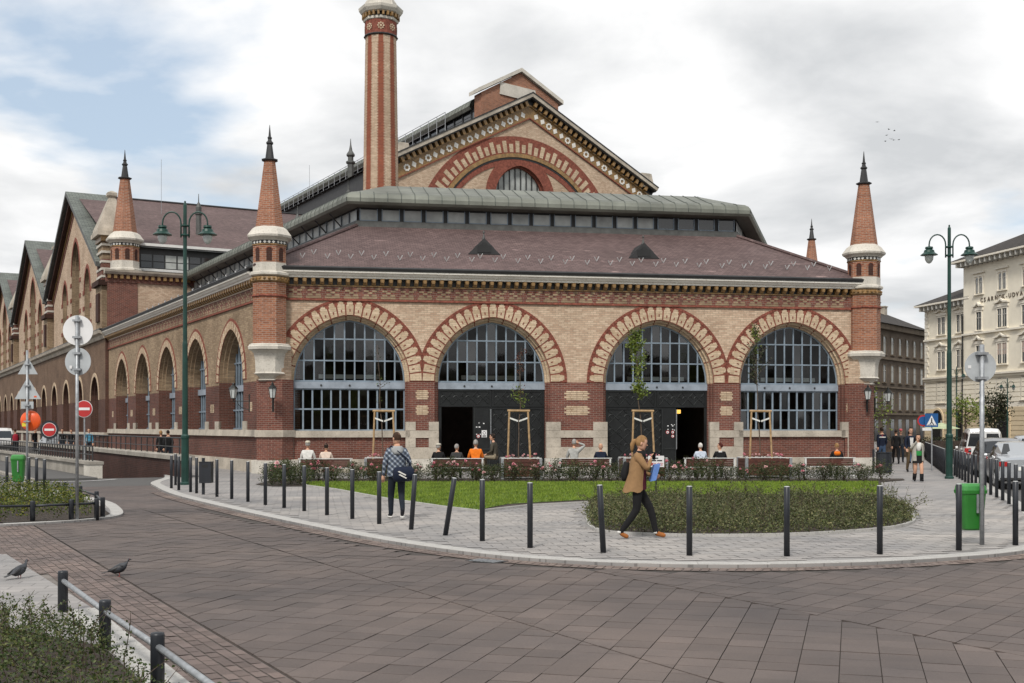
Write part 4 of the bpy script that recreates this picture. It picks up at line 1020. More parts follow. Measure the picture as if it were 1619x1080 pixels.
# transept roof
def roof_quad(pts,name,par,mat='roof'): m=MB(); m.face(pts); return m.build(name,M[mat],par)
for k,qc in enumerate((50.9,78.1,105.3)):
    roof_quad([(.4,qc-14.9 if k==0 else qc-13.6,14.25),(27,qc-14.9 if k==0 else qc-13.6,14.25),(27,qc,20.1),(.4,qc,20.1)],'transept_roof',hall)
    roof_quad([(.4,qc+13.6,14.25),(27,qc+13.6,14.25),(27,qc,20.1),(.4,qc,20.1)],'transept_roof',hall)
    r=MB(); r.tube([(.4,qc,20.14),(26,qc,20.14)],.1,6); r.build('ridge_cap',M['darkmetal'],hall)
along(HT,1.9,21,rect(.75,1.0,14.12,14.3),M['white'],'eave_strip',hall)
roof_quad([(1.5,36,14.24),(27,36,14.24),(27,35.2,14.0),(1.5,35.2,14.0)],'eave',hall,'flash')
for (p,q) in ((7.4,40.5),(14.6,39.5)):                     # roof vents
    v=MB(); v.lathe([(.42,0),(.42,.3),(.24,.5),(.2,.55),(.2,2.3),(.28,2.4),(.28,2.5),(.2,2.55),(.22,2.9),(.1,3.2),(.04,3.3),(.02,3.9)],8,(p,q,14.25+(q-36)*.392-.9)); v.build('roof_vent',M['flash'],hall)
v=MB(); v.tube([(6.0,46.5,18.3),(6.0,46.5,22.6)],.016,5); v.tube([(22.6,60,20),(22.6,60,26.6)],.018,5); v.build('lightning_rod',M['galv'],hall)
# ---- nave gable
def gz(p): return GZ+(GA-GZ)*(1-abs(p-GC)/GHW)
gz.breaks=[GC]
WC,WHW,WZS,WK=31.1,2.25,19.9,.3
m=MB(); arched_wall(m,HT,GC-GHW,GC+GHW,9,gz,[(WC,WHW,15,WZS,WK)]); m.build('gable_wall',M['cream'],hall)
nv=empty('nave_gable',(0,0,0),0,hall)
def gring(r0,r1,s,mat,name,cz,n=60,ph=(0,PI),c=WC):
    b=MB()
    for i in range(n):
        a=ph[0]+(ph[1]-ph[0])*i/n; a2=ph[0]+(ph[1]-ph[0])*(i+1)/n
        b.prism([HT(c+r*math.cos(t),-s,cz+r*math.sin(t)) for r,t in ((r0,a),(r1,a),(r1,a2),(r0,a2))],(0,s+.02,0))
    return b.build(name,mat,nv)
CZ=15.6
gring(7.75,9.1,.03,M['redpl'],'arch_band',CZ)
for i in range(46):
    a=PI*(i+.2)/46; a2=PI*(i+.8)/46; b=MB()
    if not .3<a<2.85: continue
    r1=8.75 if i%2 else 8.5
    b.prism([HT(WC+r*math.cos(t),-.05,CZ+r*math.sin(t)) for r,t in ((7.85,a),(r1,a),(r1,a2),(7.85,a2))],(0,.03,0)); b.build('voussoir',M['creamv'],nv)
gring(7.45,7.75,.14,M['ochre'],'arch_moulding',CZ); gring(7.3,7.45,.08,M['darkmetal'],'arch_shadow_moulding',CZ)
gring(6.9,7.3,.05,M['redpl'],'inner_band',CZ)
b=MB()
P=arch_pts(WC,WHW,WZS,WK,10,17); Q=arch_pts(WC,WHW+.85,WZS,WK,10,17)
for a,a2,q,q2 in zip(P,P[1:],Q,Q[1:]): b.prism([HT(a[0],-.06,a[1]),HT(a2[0],-.06,a2[1]),HT(q2[0],-.06,q2[1]),HT(q[0],-.06,q[1])],(0,.08,0))
b.build('window_ring',M['redpl'],nv)
b=MB(); reveal(b,HT,WC,WZS,WK,[(WHW,0,.25),(WHW-.12,.25,.5)],17,m_lo=0); b.build('window_reveal',M['redpl'],nv)
W=empty('gable_window',(0,0,0),0,hall); g=MB(); g.face([HT(x,.45,z) for x,z in arch_pts(WC,WHW-.1,WZS,WK,10,17)]); g.build('glazing',M['fog_glass'],W)
for i in range(1,9): u=WC-WHW+2*WHW*i/9; g=MB(); g.box(u-.04,u+.04,.38,.44,17,WZS+arch_z(u-WC,WHW-.1,WK),T=HT); g.build('mullion',M['darkmetal'],W)
# rakes: coping, brackets, tile band
for sg_ in (-1,1):
    rk=empty('rake',(0,0,0),0,hall); Lr=math.hypot(GHW,GA-GZ); ta=math.atan2(GA-GZ,GHW)
    def RT(t,d,n_): # t from eave to apex, d below the rake, n_ outward
        x=GC+sg_*(GHW-t*math.cos(ta)-d*math.sin(ta)*1.0); z=GZ+t*math.sin(ta)-d*math.cos(ta); return (x,QF-n_,z)
    def rbar(d0,d1,n0,n1,mat,nm,t1=Lr):
        b=MB(); 
        q0=[RT(-.6,d0,n0),RT(-.6,d1,n0),RT(-.6,d1,n1),RT(-.6,d0,n1)]
        def end(d,n_): return (GC,QF-n_,GA-d/math.cos(ta)) 
        q1=[end(d0,n0),end(d1,n0),end(d1,n1),end(d0,n1)]
        for i in range(4): j=(i+1)%4; b.face([q0[i],q0[j],q1[j],q1[i]])
        b.face(q0); return b.build(nm,mat,rk)
    rbar(-.12,.14,0,.62,M['stone'],'coping',Lr); rbar(-.2,-.12,-.6,.66,M['darkmetal'],'capping'); rbar(.14,.24,0,.5,M['darkmetal'],'moulding'); rbar(.24,.62,0,.05,M['black'],'dark_recess'); rbar(.62,.72,0,.14,M['ochre'],'ochre_band'); rbar(.72,1.5,0,.04,M['ochre'],'tile_ground'); rbar(1.5,1.58,0,.12,M['redpl'],'string_course')
    bks=MB(); 
    for i in range(24):
        t=.2+i*.52
        bks.prism([RT(t,.24,.0),RT(t+.24,.24,.0),RT(t+.24,.62,.0),RT(t,.62,.0)],(0,-.4,0))
    bks.build('bracket_row',M['ochre'],rk,kind='stuff')
    for i in range(18):
        t=.5+i*.66
        if t>Lr-.9: break
        ti=MB()
        if i%3==0:
            for k in range(8): a=PI/4*k; ctr=RT(t+.20*math.cos(a),1.11+.20*math.sin(a),.06); ti.tube([(ctr[0],ctr[1]-.02,ctr[2]),(ctr[0],ctr[1]+.03,ctr[2])],.085,6)
        else: ti.prism([RT(t-.22,1.11,.045),RT(t,1.11-.26,.045),RT(t+.22,1.11,.045),RT(t,1.11+.26,.045)],(0,-.02,0))
        ti.build('tile',M['white_tile'],rk)
# nave roof + lantern (raised ridge light)
LP0,LP1=28.0,35.0
roof_quad([(GC-GHW-.3,QF,GZ),(GC-GHW-.3,118,GZ),(LP0,118,26.0),(LP0,QF,26.0)],'nave_roof',hall); roof_quad([(GC+GHW+.3,QF,GZ),(GC+GHW+.3,118,GZ),(LP1,118,26.0),(LP1,QF,26.0)],'nave_roof',hall)
m=MB(); m.face([(GC-GHW,QF,12),(GC-GHW,118,12),(GC-GHW,118,GZ),(GC-GHW,QF,GZ)]); m.face([(GC+GHW,QF,12),(GC+GHW,118,12),(GC+GHW,118,GZ),(GC+GHW,QF,GZ)]); m.build('nave_wall',M['darkmetal'],hall)
ln=empty('roof_lantern',(0,0,0),0,hall); qL=QF+.7
m=MB(); m.prism([(LP0,qL,24.5),(LP1,qL,24.5),(LP1,qL,28.0),((LP0+LP1)/2,qL,30.0),(LP0,qL,28.0)],(0,1.2,0)); m.build('brick_gable',M['orange'],ln)
mid=(LP0+LP1)/2
for sg_ in (-1,1):
    e=(mid+sg_*3.85,27.95); b=MB(); b.prism([(e[0],qL-.25,e[1]),(mid,qL-.25,30.05),(mid,qL-.25,30.35),(e[0],qL-.25,e[1]+.3)],(0,1.7,0)); b.build('coping',M['stone_lt'],ln)
b=MB(); b.prism([(mid-1.9,qL-.1,28.05),(mid+1.5,qL-.1,27.75),(mid+1.3,qL-.1,28.75),(mid-1.85,qL-.1,29.0)],(0,.08,0)); b.build('pale_panel',M['stone_lt'],ln)
b=MB(); 
prof=[(LP0-.3,26.9),(LP0-.45,27.15),(LP0-.3,27.55),(LP0+.3,27.9),(mid,29.3),(LP1-.3,27.9),(LP1+.3,27.55),(LP1+.45,27.15),(LP1+.3,26.9)]
b.loft([[(x,qL+1.2,z) for x,z in prof],[(x,112,z) for x,z in prof]],closed=False,caps=False); b.build('copper_roof',M['copper'],ln)
b=MB()
for i in range(120):
    q=qL+1.4+i*.62; b.tube([(prof[0][0],q,prof[0][1])]+[(x,q,z+.02) for x,z in prof[1:5]],.03,4)
b.build('standing_seams',M['copper_dk'],ln,kind='stuff')
b=MB(); b.face([(LP0,qL+1.2,25.8),(LP0,112,25.8),(LP0,112,27),(LP0,qL+1.2,27)]); b.build('lantern_glazing',M['dglass'],ln)
for i in range(48): q=qL+1.6+i*1.55; b=MB(); b.box(LP0-.06,LP0+.02,q,q+.14,25.8,27); b.build('lantern_post',M['darkmetal'],ln)
b=MB()
for z in (26.3,26.75,27.2): b.tube([(LP0-1.2,qL+4,z),(LP0-1.2,112,z)],.03,4)
for i in range(46): q=qL+4+i*1.6; b.tube([(LP0-1.2,q,25.4),(LP0-1.2,q,27.2)],.03,4)
for k in range(4): b.tube([(LP0-1.2,84+k*1.2,27.0),(LP0-5.5,81+k*1.2,23.6)],.06,4)
b.build('maintenance_railing',M['galv'],ln)
for (p,q,z0) in ((20.6,44,20.9),(19.4,62,20.6)):
    v=MB(); v.lathe([(.4,0),(.4,.6),(.27,.8),(.27,2.9),(.4,3.0),(.4,3.1),(.24,3.2),(.24,3.5),(.36,3.6),(.36,3.7),(.16,4.0),(.06,4.5),(.02,5.0)],8,(p,q,z0-.5)); v.build('roof_vent',M['flash'],hall)
for (p,w_) in ((21.2,1.0),(43.2,1.3)):                    # stone kneelers at the feet of the gable
    b=MB(); b.lathe([(w_*.9,0),(w_*.9,.2),(w_*.7,.3),(w_*.55,1.2),(w_*.45,1.25)],4,(p,QF+.5,GZ-.1),PI/4); b.build('kneeler',M['stone'],hall)
# ---- flank of the great hall: lower arcade and big gables
PF=-.22
def ST(q,d,z): return (PF+d,q,z)
LC=[38.5+6.65*i for i in range(12)]
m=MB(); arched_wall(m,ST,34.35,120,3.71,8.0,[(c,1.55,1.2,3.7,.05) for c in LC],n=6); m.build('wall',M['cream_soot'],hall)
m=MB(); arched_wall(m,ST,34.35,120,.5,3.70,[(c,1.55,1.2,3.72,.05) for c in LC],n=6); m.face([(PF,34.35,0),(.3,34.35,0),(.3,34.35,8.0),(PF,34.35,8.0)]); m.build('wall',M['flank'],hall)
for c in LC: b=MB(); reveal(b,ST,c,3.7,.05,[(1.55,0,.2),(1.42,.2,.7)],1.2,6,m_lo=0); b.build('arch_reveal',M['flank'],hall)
for c in LC:
    g=MB(); g.face([ST(x,.65,z) for x,z in arch_pts(c,1.42,3.7,.05,8,1.2)]); g.build('arcade_glazing',M['dglass'],hall)
    b=MB()
    P=arch_pts(c,1.6,3.7,.05,8); Q=arch_pts(c,1.85,3.7,.05,8)
    for a,a2,q,q2 in zip(P,P[1:],Q,Q[1:]): b.prism([ST(a[0],-.03,a[1]),ST(a2[0],-.03,a2[1]),ST(q2[0],-.03,q2[1]),ST(q[0],-.03,q[1])],(.05,0,0))
    b.build('arch_ring',M['creamv'],hall)
    b=MB(); b.box(c+2.6,c+4.05,-.05,.1,.5,1.3,T=ST); b.build('plinth_block',M['stone'],hall)
along(ST,34.3,120,[(-.12,1.3),(.2,1.3),(.2,1.5),(-.1,1.5)],M['stone'],'stone_band',hall); along(ST,34.2,120,[(-.1,0),(.2,0),(.2,.52),(-.1,.52)],M['stone'],'plinth',hall)
along(ST,34.2,120,[(-.12,7.7),(.2,7.7),(.2,8.0),(-.45,8.25),(-.4,8.05),(-.2,7.95)],M['stone'],'cornice_stone',hall)
along(ST,34.2,120,[(-.45,8.26),(.9,8.26),(.9,8.34),(-.4,8.34)],M['darkmetal'],'ledge',hall)
PG=.35
def GT(q,d,z): return (PG+d,q,z)
for qc in (50.9,78.1,105.3):
    gab=empty('flank_gable',(0,0,0),0,hall)
    def gg(q): return 13.0+(19.9-13.0)*(1-abs(q-qc)/13.4)
    gg.breaks=[qc]
    ops=[(qc,2.0,8.8,13.9,.6),(qc-5.6,1.25,8.8,12.1,.4),(qc+5.6,1.25,8.8,12.1,.4)]
    m=MB(); arched_wall(m,GT,qc-12.2,qc+12.2,8.2,gg,ops,n=8); m.build('wall',M['cream'],gab)
    b=MB(); cb=MB()
    for c,hw,z0,zs,k in ops:
        reveal(b,GT,c,zs,k,[(hw,0,.25),(hw-.15,.25,.6),(hw-.3,.6,1.0)],z0,8,m_lo=0)
        P=arch_pts(c,hw,zs,k,8); Q=arch_pts(c,hw+.3,zs,k,8)
        for a,a2,q,q2 in zip(P,P[1:],Q,Q[1:]): cb.prism([GT(a[0],-.03,a[1]),GT(a2[0],-.03,a2[1]),GT(q2[0],-.03,q2[1]),GT(q[0],-.03,q[1])],(.05,0,0))
        g=MB(); g.face([GT(x,.9,z) for x,z in arch_pts(c,hw-.3,zs,k,8,z0)]); g.build('lancet_glazing',M['dglass'],gab)
        for e in (-1,1):
            for zz in (9.4,10.6,11.8,13.0):
                if zz<zs: cb.box(c+e*(hw+.32)-.32,c+e*(hw+.32)+.32,-.04,.02,zz,zz+.32,T=GT)
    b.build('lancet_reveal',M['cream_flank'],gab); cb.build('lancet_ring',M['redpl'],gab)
    for e in (-1,1):
        ee=lambda q,d,z:GT(q,d,z)
        f0,f1=(qc+e*13.9,12.75),(qc,19.95)
        for (dz0,dz1,n0,n1,mt,nm) in ((.0,.32,-.75,.1,'flash','coping'),(-.45,-.02,-.45,.05,'dark_brick','moulding'),(-.75,-.45,-.12,.05,'ochre','ochre_band'),(-1.1,-.75,-.05,.05,'red','tile_band')):
            b=MB(); b.prism([GT(f0[0],n0,f0[1]+dz0),GT(f1[0],n0,f1[1]+dz0),GT(f1[0],n0,f1[1]+dz1),GT(f0[0],n0,f0[1]+dz1)],(n1-n0,0,0)); b.build(nm,M[mt],gab)
        b=MB(); b.face([GT(f0[0],-.75,f0[1]+.33),GT(f1[0],-.75,f1[1]+.33),(PG+2.6,f1[0],f1[1]+.33),(PG+2.6,f0[0],f0[1]+.33)]); b.build('slate_verge',M['slate'],gab)
        b=MB(); b.face([(PG+2.6,f0[0],f0[1]-.6),(PG+2.6,f1[0],f1[1]-.6),(PG+2.6,f1[0],f1[1]+.33),(PG+2.6,f0[0],f0[1]+.33)]); b.build('verge_back',M['darkmetal'],gab)
for qc in (37.3,64.5,91.7,118.9):                          # piers with stone pinnacles between the gables
    pr=empty('pinnacle_pier',(PG,qc,0),0,hall)
    def bx(x0,x1,h_,z0,z1,mt,nm): b=MB(); b.box(x0,x1,-h_,h_,z0,z1); b.build(nm,M[mt],pr)
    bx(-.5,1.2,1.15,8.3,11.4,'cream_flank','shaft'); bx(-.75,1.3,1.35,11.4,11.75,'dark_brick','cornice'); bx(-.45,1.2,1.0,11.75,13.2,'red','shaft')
    for z in (11.95,12.45,12.95,13.6,14.1): bx(-.49,1.24,1.04,z,z+.16,'stone_lt','stone_band')
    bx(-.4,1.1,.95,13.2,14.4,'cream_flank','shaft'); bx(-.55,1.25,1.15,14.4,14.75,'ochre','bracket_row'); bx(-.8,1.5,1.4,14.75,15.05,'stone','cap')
    b=MB(); b.lathe([(1.55,15.05),(1.5,15.3),(.35,17.4),(.28,17.5),(.45,17.65),(.45,17.85),(.1,18.0)],4,(.35,0,0),PI/4); b.build('pinnacle',M['stone'],pr)
    b=MB(); b.box(-.62,-.5,-.55,.55,9.0,10.9); b.build('niche',M['dark_brick'],pr)
# ================================================================ BUILDINGS ACROSS THE STREET
M['stucco']=plain('cream_white_stucco',(.82,.76,.63),.85,var=.08,scale=.6)
M['stucco_tr']=plain('pale_stucco_trim',(.78,.73,.63),.85,var=.1)
M['rustic']=plain('ochre_rusticated_stucco',(.68,.56,.38),.85,var=.12,scale=.6)
M['sooty']=stone_mat('soot_brown_stucco',(.135,.105,.08),.4,.5,.3)
M['sooty_tr']=stone_mat('soot_brown_trim',(.17,.135,.10),.35,.8,.3)
M['darkroof']=brick_mat('dark_grey_roof_tile',(.075,.066,.06),(.05,.045,.042),(.025,.023,.022),bw=.3,bh=.25,ms=.02,stain=.3)
M['winframe']=plain('pale_window_frame',(.42,.41,.38),.6)
M['blind']=plain('pinkish_roller_blind',(.42,.33,.28),.8)
def block_frame(P0,P1):
    d=Vector((P1[0]-P0[0],P1[1]-P0[1])); L=d.length; d/=L; a=math.atan2(d.y,d.x); return a,L
def facade_window(par,T,c,z0,z1,w_,kind='double',ped=0,mats=('winframe','aglass'),arch=False,trim='stucco_tr',blind=False):
    W=empty('window',T(c,0,z0),0,par)
    B=Vector(T(c,0,z0)); rel=lambda u,s,z:tuple(Vector(T(c+u,s,z0+z))-B); h=z1-z0
    n=2 if kind=='double' else 1; lw=w_/n
    b=MB(); e=.14
    for (u0,u1,a0,a1) in ((-w_/2-e,-w_/2,-.1,h+e),(w_/2,w_/2+e,-.1,h+e),(-w_/2,w_/2,h,h+e)): b.box(u0,u1,-.09,.1,a0,a1,T=rel)
    b.build('surround',M[trim],W)
    b=MB(); b.box(-w_/2-.25,w_/2+.25,-.22,.1,-.18,-.1,T=rel); b.build('sill',M[trim],W)
    for k in range(n):
        u0=-w_/2+k*lw+.07; u1=u0+lw-.14
        if arch: 
            o=[(u0,0),(u1,0),(u1,h-.35)]+[((u0+u1)/2+(u1-u0)/2*math.cos(t),h-.35+(u1-u0)/2*math.sin(t)) for t in (PI*.25,PI*.5,PI*.75)]+[(u0,h-.35)]
        else: o=[(u0,0),(u1,0),(u1,h),(u0,h)]
        g=MB(); g.face([rel(u,-.012,z) for u,z in o]); g.build('pane',M[mats[1]],W)
        if blind: g=MB(); g.box(u0,u1,-.035,-.015,h*.45,h,T=rel); g.build('blind',M['blind'],W)
        f=MB(); f.box((u0+u1)/2-.035,(u0+u1)/2+.035,-.05,-.01,0,h*.98 if not arch else h*.8,T=rel); f.box(u0,u1,-.052,-.012,h*.66,h*.66+.07,T=rel); f.build('frame',M[mats[0]],W)
    if n==2: f=MB(); f.box(-.09,.09,-.08,.1,0,h,T=rel); f.build('pier',M[trim],W)
    if ped:
        f=MB(); t_=[(-w_/2-.4,h+.55),(-w_/2-.4,h+.70),(-w_/4,h+.8),(0,h+1.05),(w_/4,h+.8),(w_/2+.4,h+.70),(w_/2+.4,h+.55),(w_/4,h+.62),(0,h+.85),(-w_/4,h+.62)]
        for i in range(4): q=[t_[0+i],t_[1+i],t_[1+i+0]]
        up=[(-w_/2-.4,h+.72),(-w_/4-.05,h+.80),(0,h+1.08),(w_/4+.05,h+.80),(w_/2+.4,h+.72)]; lo=[(-w_/2-.4,h+.55),(-w_/4-.05,h+.63),(0,h+.88),(w_/4+.05,h+.63),(w_/2+.4,h+.55)]
        for a,a2,q,q2 in zip(up,up[1:],lo,lo[1:]): f.prism([rel(a[0],-.32,a[1]),rel(a2[0],-.32,a2[1]),rel(q2[0],-.32,q2[1]),rel(q[0],-.32,q[1])],tuple(Vector(rel(0,.4,0))-Vector(rel(0,0,0))))
        f.box(-w_/2-.3,w_/2+.3,-.14,.05,h+.18,h+.5,T=rel); f.build('pediment',M[trim],W)
    return W
# ---- pale apartment house on the right
a,L=block_frame((48.4,137),(48.4+.215*60,137-.977*60))
wh=empty('apartment_house',(48.4,137,0),a); tag(wh,'cream white apartment house with dark hipped roofs, arched doorways and lettering','building')
BS=8.9; WL=34
def WT(u,s,z): return (u,s,z)
def WB(u,s,z): return (u,s-.9,z)
m=MB(); m.box(0,BS,0,14,0,15.7); m.build('wing_wall',M['stucco'],wh)
m=MB(); m.box(BS,WL,-.9,14,0,19.6); m.build('block_wall',M['stucco'],wh)
# rusticated lower storeys: courses with recessed joints
for (u0,u1,s) in ((-.02,BS-.02,0),(BS-.02,WL,-.9)):
    for k in range(15):
        z0=.1+k*.49
        if 3.9<z0<4.4: continue
        c=MB(); c.box(u0,u1,s-.09,s,z0,z0+.43); c.build('rustication_course',M['rustic'] if z0<3.9 else M['stucco'],wh)
    c=MB(); c.box(u0-.03,u1,s-.06,s,3.95,4.45); c.build('plain_band',M['stucco_tr'],wh)
    for (z0,z1,o,mt) in ((7.42,7.62,.38,'stucco_tr'),(7.15,7.42,.22,'stucco'),(11.85,12.05,.24,'stucco_tr')):
        c=MB(); c.box(u0-.03,u1,s-o,s,z0,z1); c.build('string_course',M[mt],wh)
for k in range(18):                                       # quoins of the corner
    c=MB(); c.box(-.06,.75 if k%2 else .5,-.07,.3,7.7+k*.44,7.7+k*.44+.38); c.build('quoin_block',M['stucco_tr'],wh)
for i,u in enumerate((3.3,7.0)):
    facade_window(wh,WT,u,4.75,6.95,1.6); facade_window(wh,WT,u,8.5,10.5,1.5,ped=1); facade_window(wh,WT,u,12.5,14.4,1.5,ped=0 if i<0 else 1)
for i,u in enumerate((11.7,15.7,19.7,23.7)):
    k='single' if i==0 else 'double'; wd=.95 if i==0 else 1.6
    facade_window(wh,WB,u,4.75,6.95,wd,k); facade_window(wh,WB,u,8.5,10.6,wd,k,ped=1,blind=i>0); facade_window(wh,WB,u,12.3,14.2,wd,k,ped=1); facade_window(wh,WB,u,16.2,18.0,1.3,'double',arch=True)
    c=MB(); c.box(u-1.1,u+1.1,-1.1,-.9,18.35,18.5); c.build('window_hood',M['stucco_tr'],wh)
for u,s in ((2.6,0),(7.4,0),(15.9,-.9),(22.5,-.9)):          # arched doorways
    D=empty('doorway',(u,s,0),0,wh); P=[(-1.05,0)]+[(-1.05*math.cos(PI*t/10),2.8+1.05*math.sin(PI*t/10)) for t in range(11)]+[(1.05,0)]
    d=MB(); d.prism([(x,-.115,z+.02) for x,z in P],(0,.05,0)); d.build('door_leaf',M['dglass'],D)
    d=MB(); Q=[(x*1.22,2.8+(z-2.8)*1.22 if z>2.8 else z) for x,z in P]
    for p,p2,q,q2 in zip(P,P[1:],Q,Q[1:]): d.prism([(p[0],-.17,p[1]),(p2[0],-.17,p2[1]),(q2[0],-.17,q2[1]),(q[0],-.17,q[1])],(0,.1,0))
    d.build('arch_surround',M['rustic'],D)
# eaves with brackets, hipped roofs
def hip(u0,u1,s0,s1,ze,zr,ov,ins,nm):
    r=empty(nm,(0,0,0),0,wh); a=[(u0-ov,s0-ov),(u1+ov,s0-ov),(u1+ov,s1+ov),(u0-ov,s1+ov)]; md=(s0+s1)/2; t0,t1=(u0+ins,md),(u1-ins*.3,md)
    m=MB(); m.face([(*a[0],ze),(*a[1],ze),(*t1,zr),(*t0,zr)]); m.face([(*a[3],ze),(*a[0],ze),(*t0,zr)]); m.face([(*a[1],ze),(*a[2],ze),(*t1,zr)]); m.face([(*a[2],ze),(*a[3],ze),(*t0,zr),(*t1,zr)]); m.build('roof_tiles',M['darkroof'],r)
    m=MB(); m.box(u0-ov,u1+ov,s0-ov,s1+ov,ze-.22,ze-.03); m.build('eave',M['stucco_tr'],r)
    n=int((u1-u0)/.85); b=MB(); b.box(-.09,.09,-ov+.1,0,-.75,-.22); me=b.mesh('eave_bracket',M['winframe'])
    for i in range(n+1): inst('eave_bracket',me,r,(u0+.1+i*.85,s0,ze))
hip(0,BS,0,14,16.1,19.6,.95,7,'roof'); hip(BS,WL,-.9,14,20.0,24.0,1.1,8,'roof')
m=MB(); m.tube([(BS-.3,-.15,15.9),(BS-.3,-.15,14.8),(BS-.05,-1.0,14.0),(BS-.05,-1.02,0)],.09,6); m.build('downpipe',M['darkmetal'],wh)
m=MB(); m.lathe([(.0,.0),(.35,.06),(.6,.22),(.62,.24)],14,(0,0,0)); o=m.build('satellite_dish',M['stucco_tr'],wh,loc=(4.2,3.0,18.6)); o.rotation_euler=(R(80),0,R(-15))
def text_mesh(txt,size,mat,name,par,loc,rot,extr=.02,align='LEFT',font_scale=1):
    cu=bpy.data.curves.new(name,'FONT'); cu.body=txt; cu.size=size; cu.extrude=extr; cu.align_x=align; cu.resolution_u=3
    o=bpy.data.objects.new(name,cu); COL.objects.link(o); bpy.context.view_layer.update()
    me=bpy.data.meshes.new_from_object(o.evaluated_get(bpy.context.evaluated_depsgraph_get())); bpy.data.objects.remove(o); bpy.data.curves.remove(cu)
    me.materials.clear(); me.materials.append(mat); r=inst(name,me,par,loc,rot); return r
x=12.0
for chx in 'CSARNOK-UDVAR':
    text_mesh(chx,.66,M['sooty'],'letter',wh,(x,-.93,15.2),(PI/2,0,0),.03); x+=.62 if chx!='-' else .42
# ---- soot-brown tenement
a,L=block_frame((20,116.05),(58.2,165.0)); te=empty('tenement_house',(20,116.05,0),a); tag(te,'soot brown tenement house with rows of narrow pale windows and chimneys','building')
TL=L; m=MB(); m.box(0,TL,0,12,0,15.1); m.build('wall',M['sooty'],te)
TT=lambda u,s,z:(u,s,z)
for (z0,z1,o) in ((3.5,3.75,.25),(7.0,7.2,.2),(10.7,11.0,.3),(14.6,15.3,.55)):
    m=MB(); m.box(-.1,TL+.1,-o,0,z0,z1); m.build('string_course',M['sooty_tr'],te)
u=TL-1.4; i=0
while u>TL-30:
    facade_window(te,TT,u,4.2,6.4,1.05,'single',mats=('winframe','fog_glass' if i%3 else 'aglass'),trim='sooty_tr'); facade_window(te,TT,u,7.8,10.0,1.05,'single',mats=('winframe','fog_glass' if (i+1)%3 else 'aglass'),trim='sooty_tr'); facade_window(te,TT,u,11.5,13.7,1.0,'single',mats=('winframe','fog_glass'),arch=True,trim='sooty_tr')
    b=MB(); b.box(u-.6,u+.6,-.04,.0,.2,2.9); b.build('shop_opening',M['dglass'],te); u-=2.85; i+=1
m=MB(); m.face([(-.5,-.9,15.3),(TL+.5,-.9,15.3),(TL+.5,6,18.3),(-.5,6,18.3)]); m.face([(-.5,12.9,15.3),(TL+.5,12.9,15.3),(TL+.5,6,18.3),(-.5,6,18.3)]); m.face([(TL+.5,-.9,15.3),(TL+.5,12.9,15.3),(TL+.5,6,18.3)]); m.build('roof',M['darkroof'],te)
for i,uu in enumerate((TL-2,TL-5.2,TL-7,TL-10.5,TL-12.5,TL-15.4,TL-21)):
    m=MB(); m.box(uu,uu+1.0+.5*(i%2),5,6.6,17.2,19.0+.35*(i%3)+(1.6 if i==6 else 0)); m.box(uu-.1,uu+1.1+.5*(i%2),4.9,6.7,19.0+.35*(i%3)+(1.6 if i==6 else 0),19.15+.35*(i%3)+(1.6 if i==6 else 0)); m.build('chimney',M['sooty_tr'] if i%2 else M['stone'],te)
# ================================================================ STREET FURNITURE
def gpt(px,py):                      # site survey: image bearing + foot on the ground -> ground position
    Y=EYE*FPX/(py-676); return ((px-809.5)/FPX*Y,Y)
# ---- bollards
bm_=MB(); bm_.lathe([(.043,-.05),(.043,.985),(.036,.992)],12); bol_me=bm_.mesh('post',M['bollard'],True)
bc=MB(); bc.lathe([(.040,0),(.041,.006),(.030,.012),(.0,.014)],12); bolc_me=bc.mesh('cap',M['boltop'],True)
def bollard(x,y,label,lean=(0,0),group='bollards along the kerb',rz=0,h=1.0):
    b=empty('bollard',(x,y,0)); b.rotation_euler=(lean[0],lean[1],rz); inst('post',bol_me,b,(0,0,0)); inst('cap',bolc_me,b,(0,0,.986)); tag(b,label,'bollard',group); return b
front=[(343,786),(366.4,789.4),(392,793.8),(419.5,798.9),(449.3,803.5),(481,808.5),(517,815),(557,821),(599.5,829)]
for p in front: bollard(*gpt(*p),'dark grey steel bollard with pale cap between the green lamp post and the leaning bollard')
bollard(*gpt(650,838),'dark grey bollard tilted slightly, beside the walking man with the shoulder bag',(0,.07),'tilted bollards')
bollard(*gpt(704,847),'dark grey bollard leaning sharply, its foot knocked loose',(.05,.16),'tilted bollards')
for p in ((762.5,856),(838,867)): bollard(*gpt(*p),'upright dark grey bollard between the leaning bollard and the striding woman')
bollard(*gpt(954,874.5),'dark grey bollard tilted back, just behind the striding woman',(0,-.055),'tilted bollards')
for p in ((1090,879),(1244,880),(1391,877)): bollard(*gpt(*p),'dark grey bollard standing in front of the low green shrub bed')
bollard(*gpt(1516,871),'dark grey bollard beside the large green litter bin'); bollard(*gpt(1605.5,862),'dark grey bollard past the grey sign pole at the street corner')
for p in ((271,772),(277.6,767),(282.7,775),(301.3,778),(310.8,780)): bollard(*gpt(*p),'dark grey bollard clustered round the foot of the green lamp post')
for p in ((11,776),(30.6,778),(45.7,779.5),(57.8,782),(70.4,786)): bollard(*gpt(*p),'dark grey bollard on the kerb corner by the triangular warning signs',group='bollards on the island corner')
RB=smooth_line([gpt(*p) for p in ((1617.8,809),(1594.8,796.7),(1575.6,786.7),(1552,776),(1533,766),(1517.5,757),(1508.8,752))],1)+[(17.3,47),(20.5,57),(24,68)]
RBN=smooth_line([gpt(*p) for p in ((1617.8,809),(1594.8,796.7),(1575.6,786.7),(1552,776),(1533,766),(1517.5,757),(1508.8,752))],1)
for i,(x,y) in enumerate(resample(RBN,1.32)+resample([(17.0,46),(20.5,57),(24,68)],.9)): bollard(x,y,'dark grey bollard in the row shielding the pavement from the parked cars',group='bollards along the parked cars')
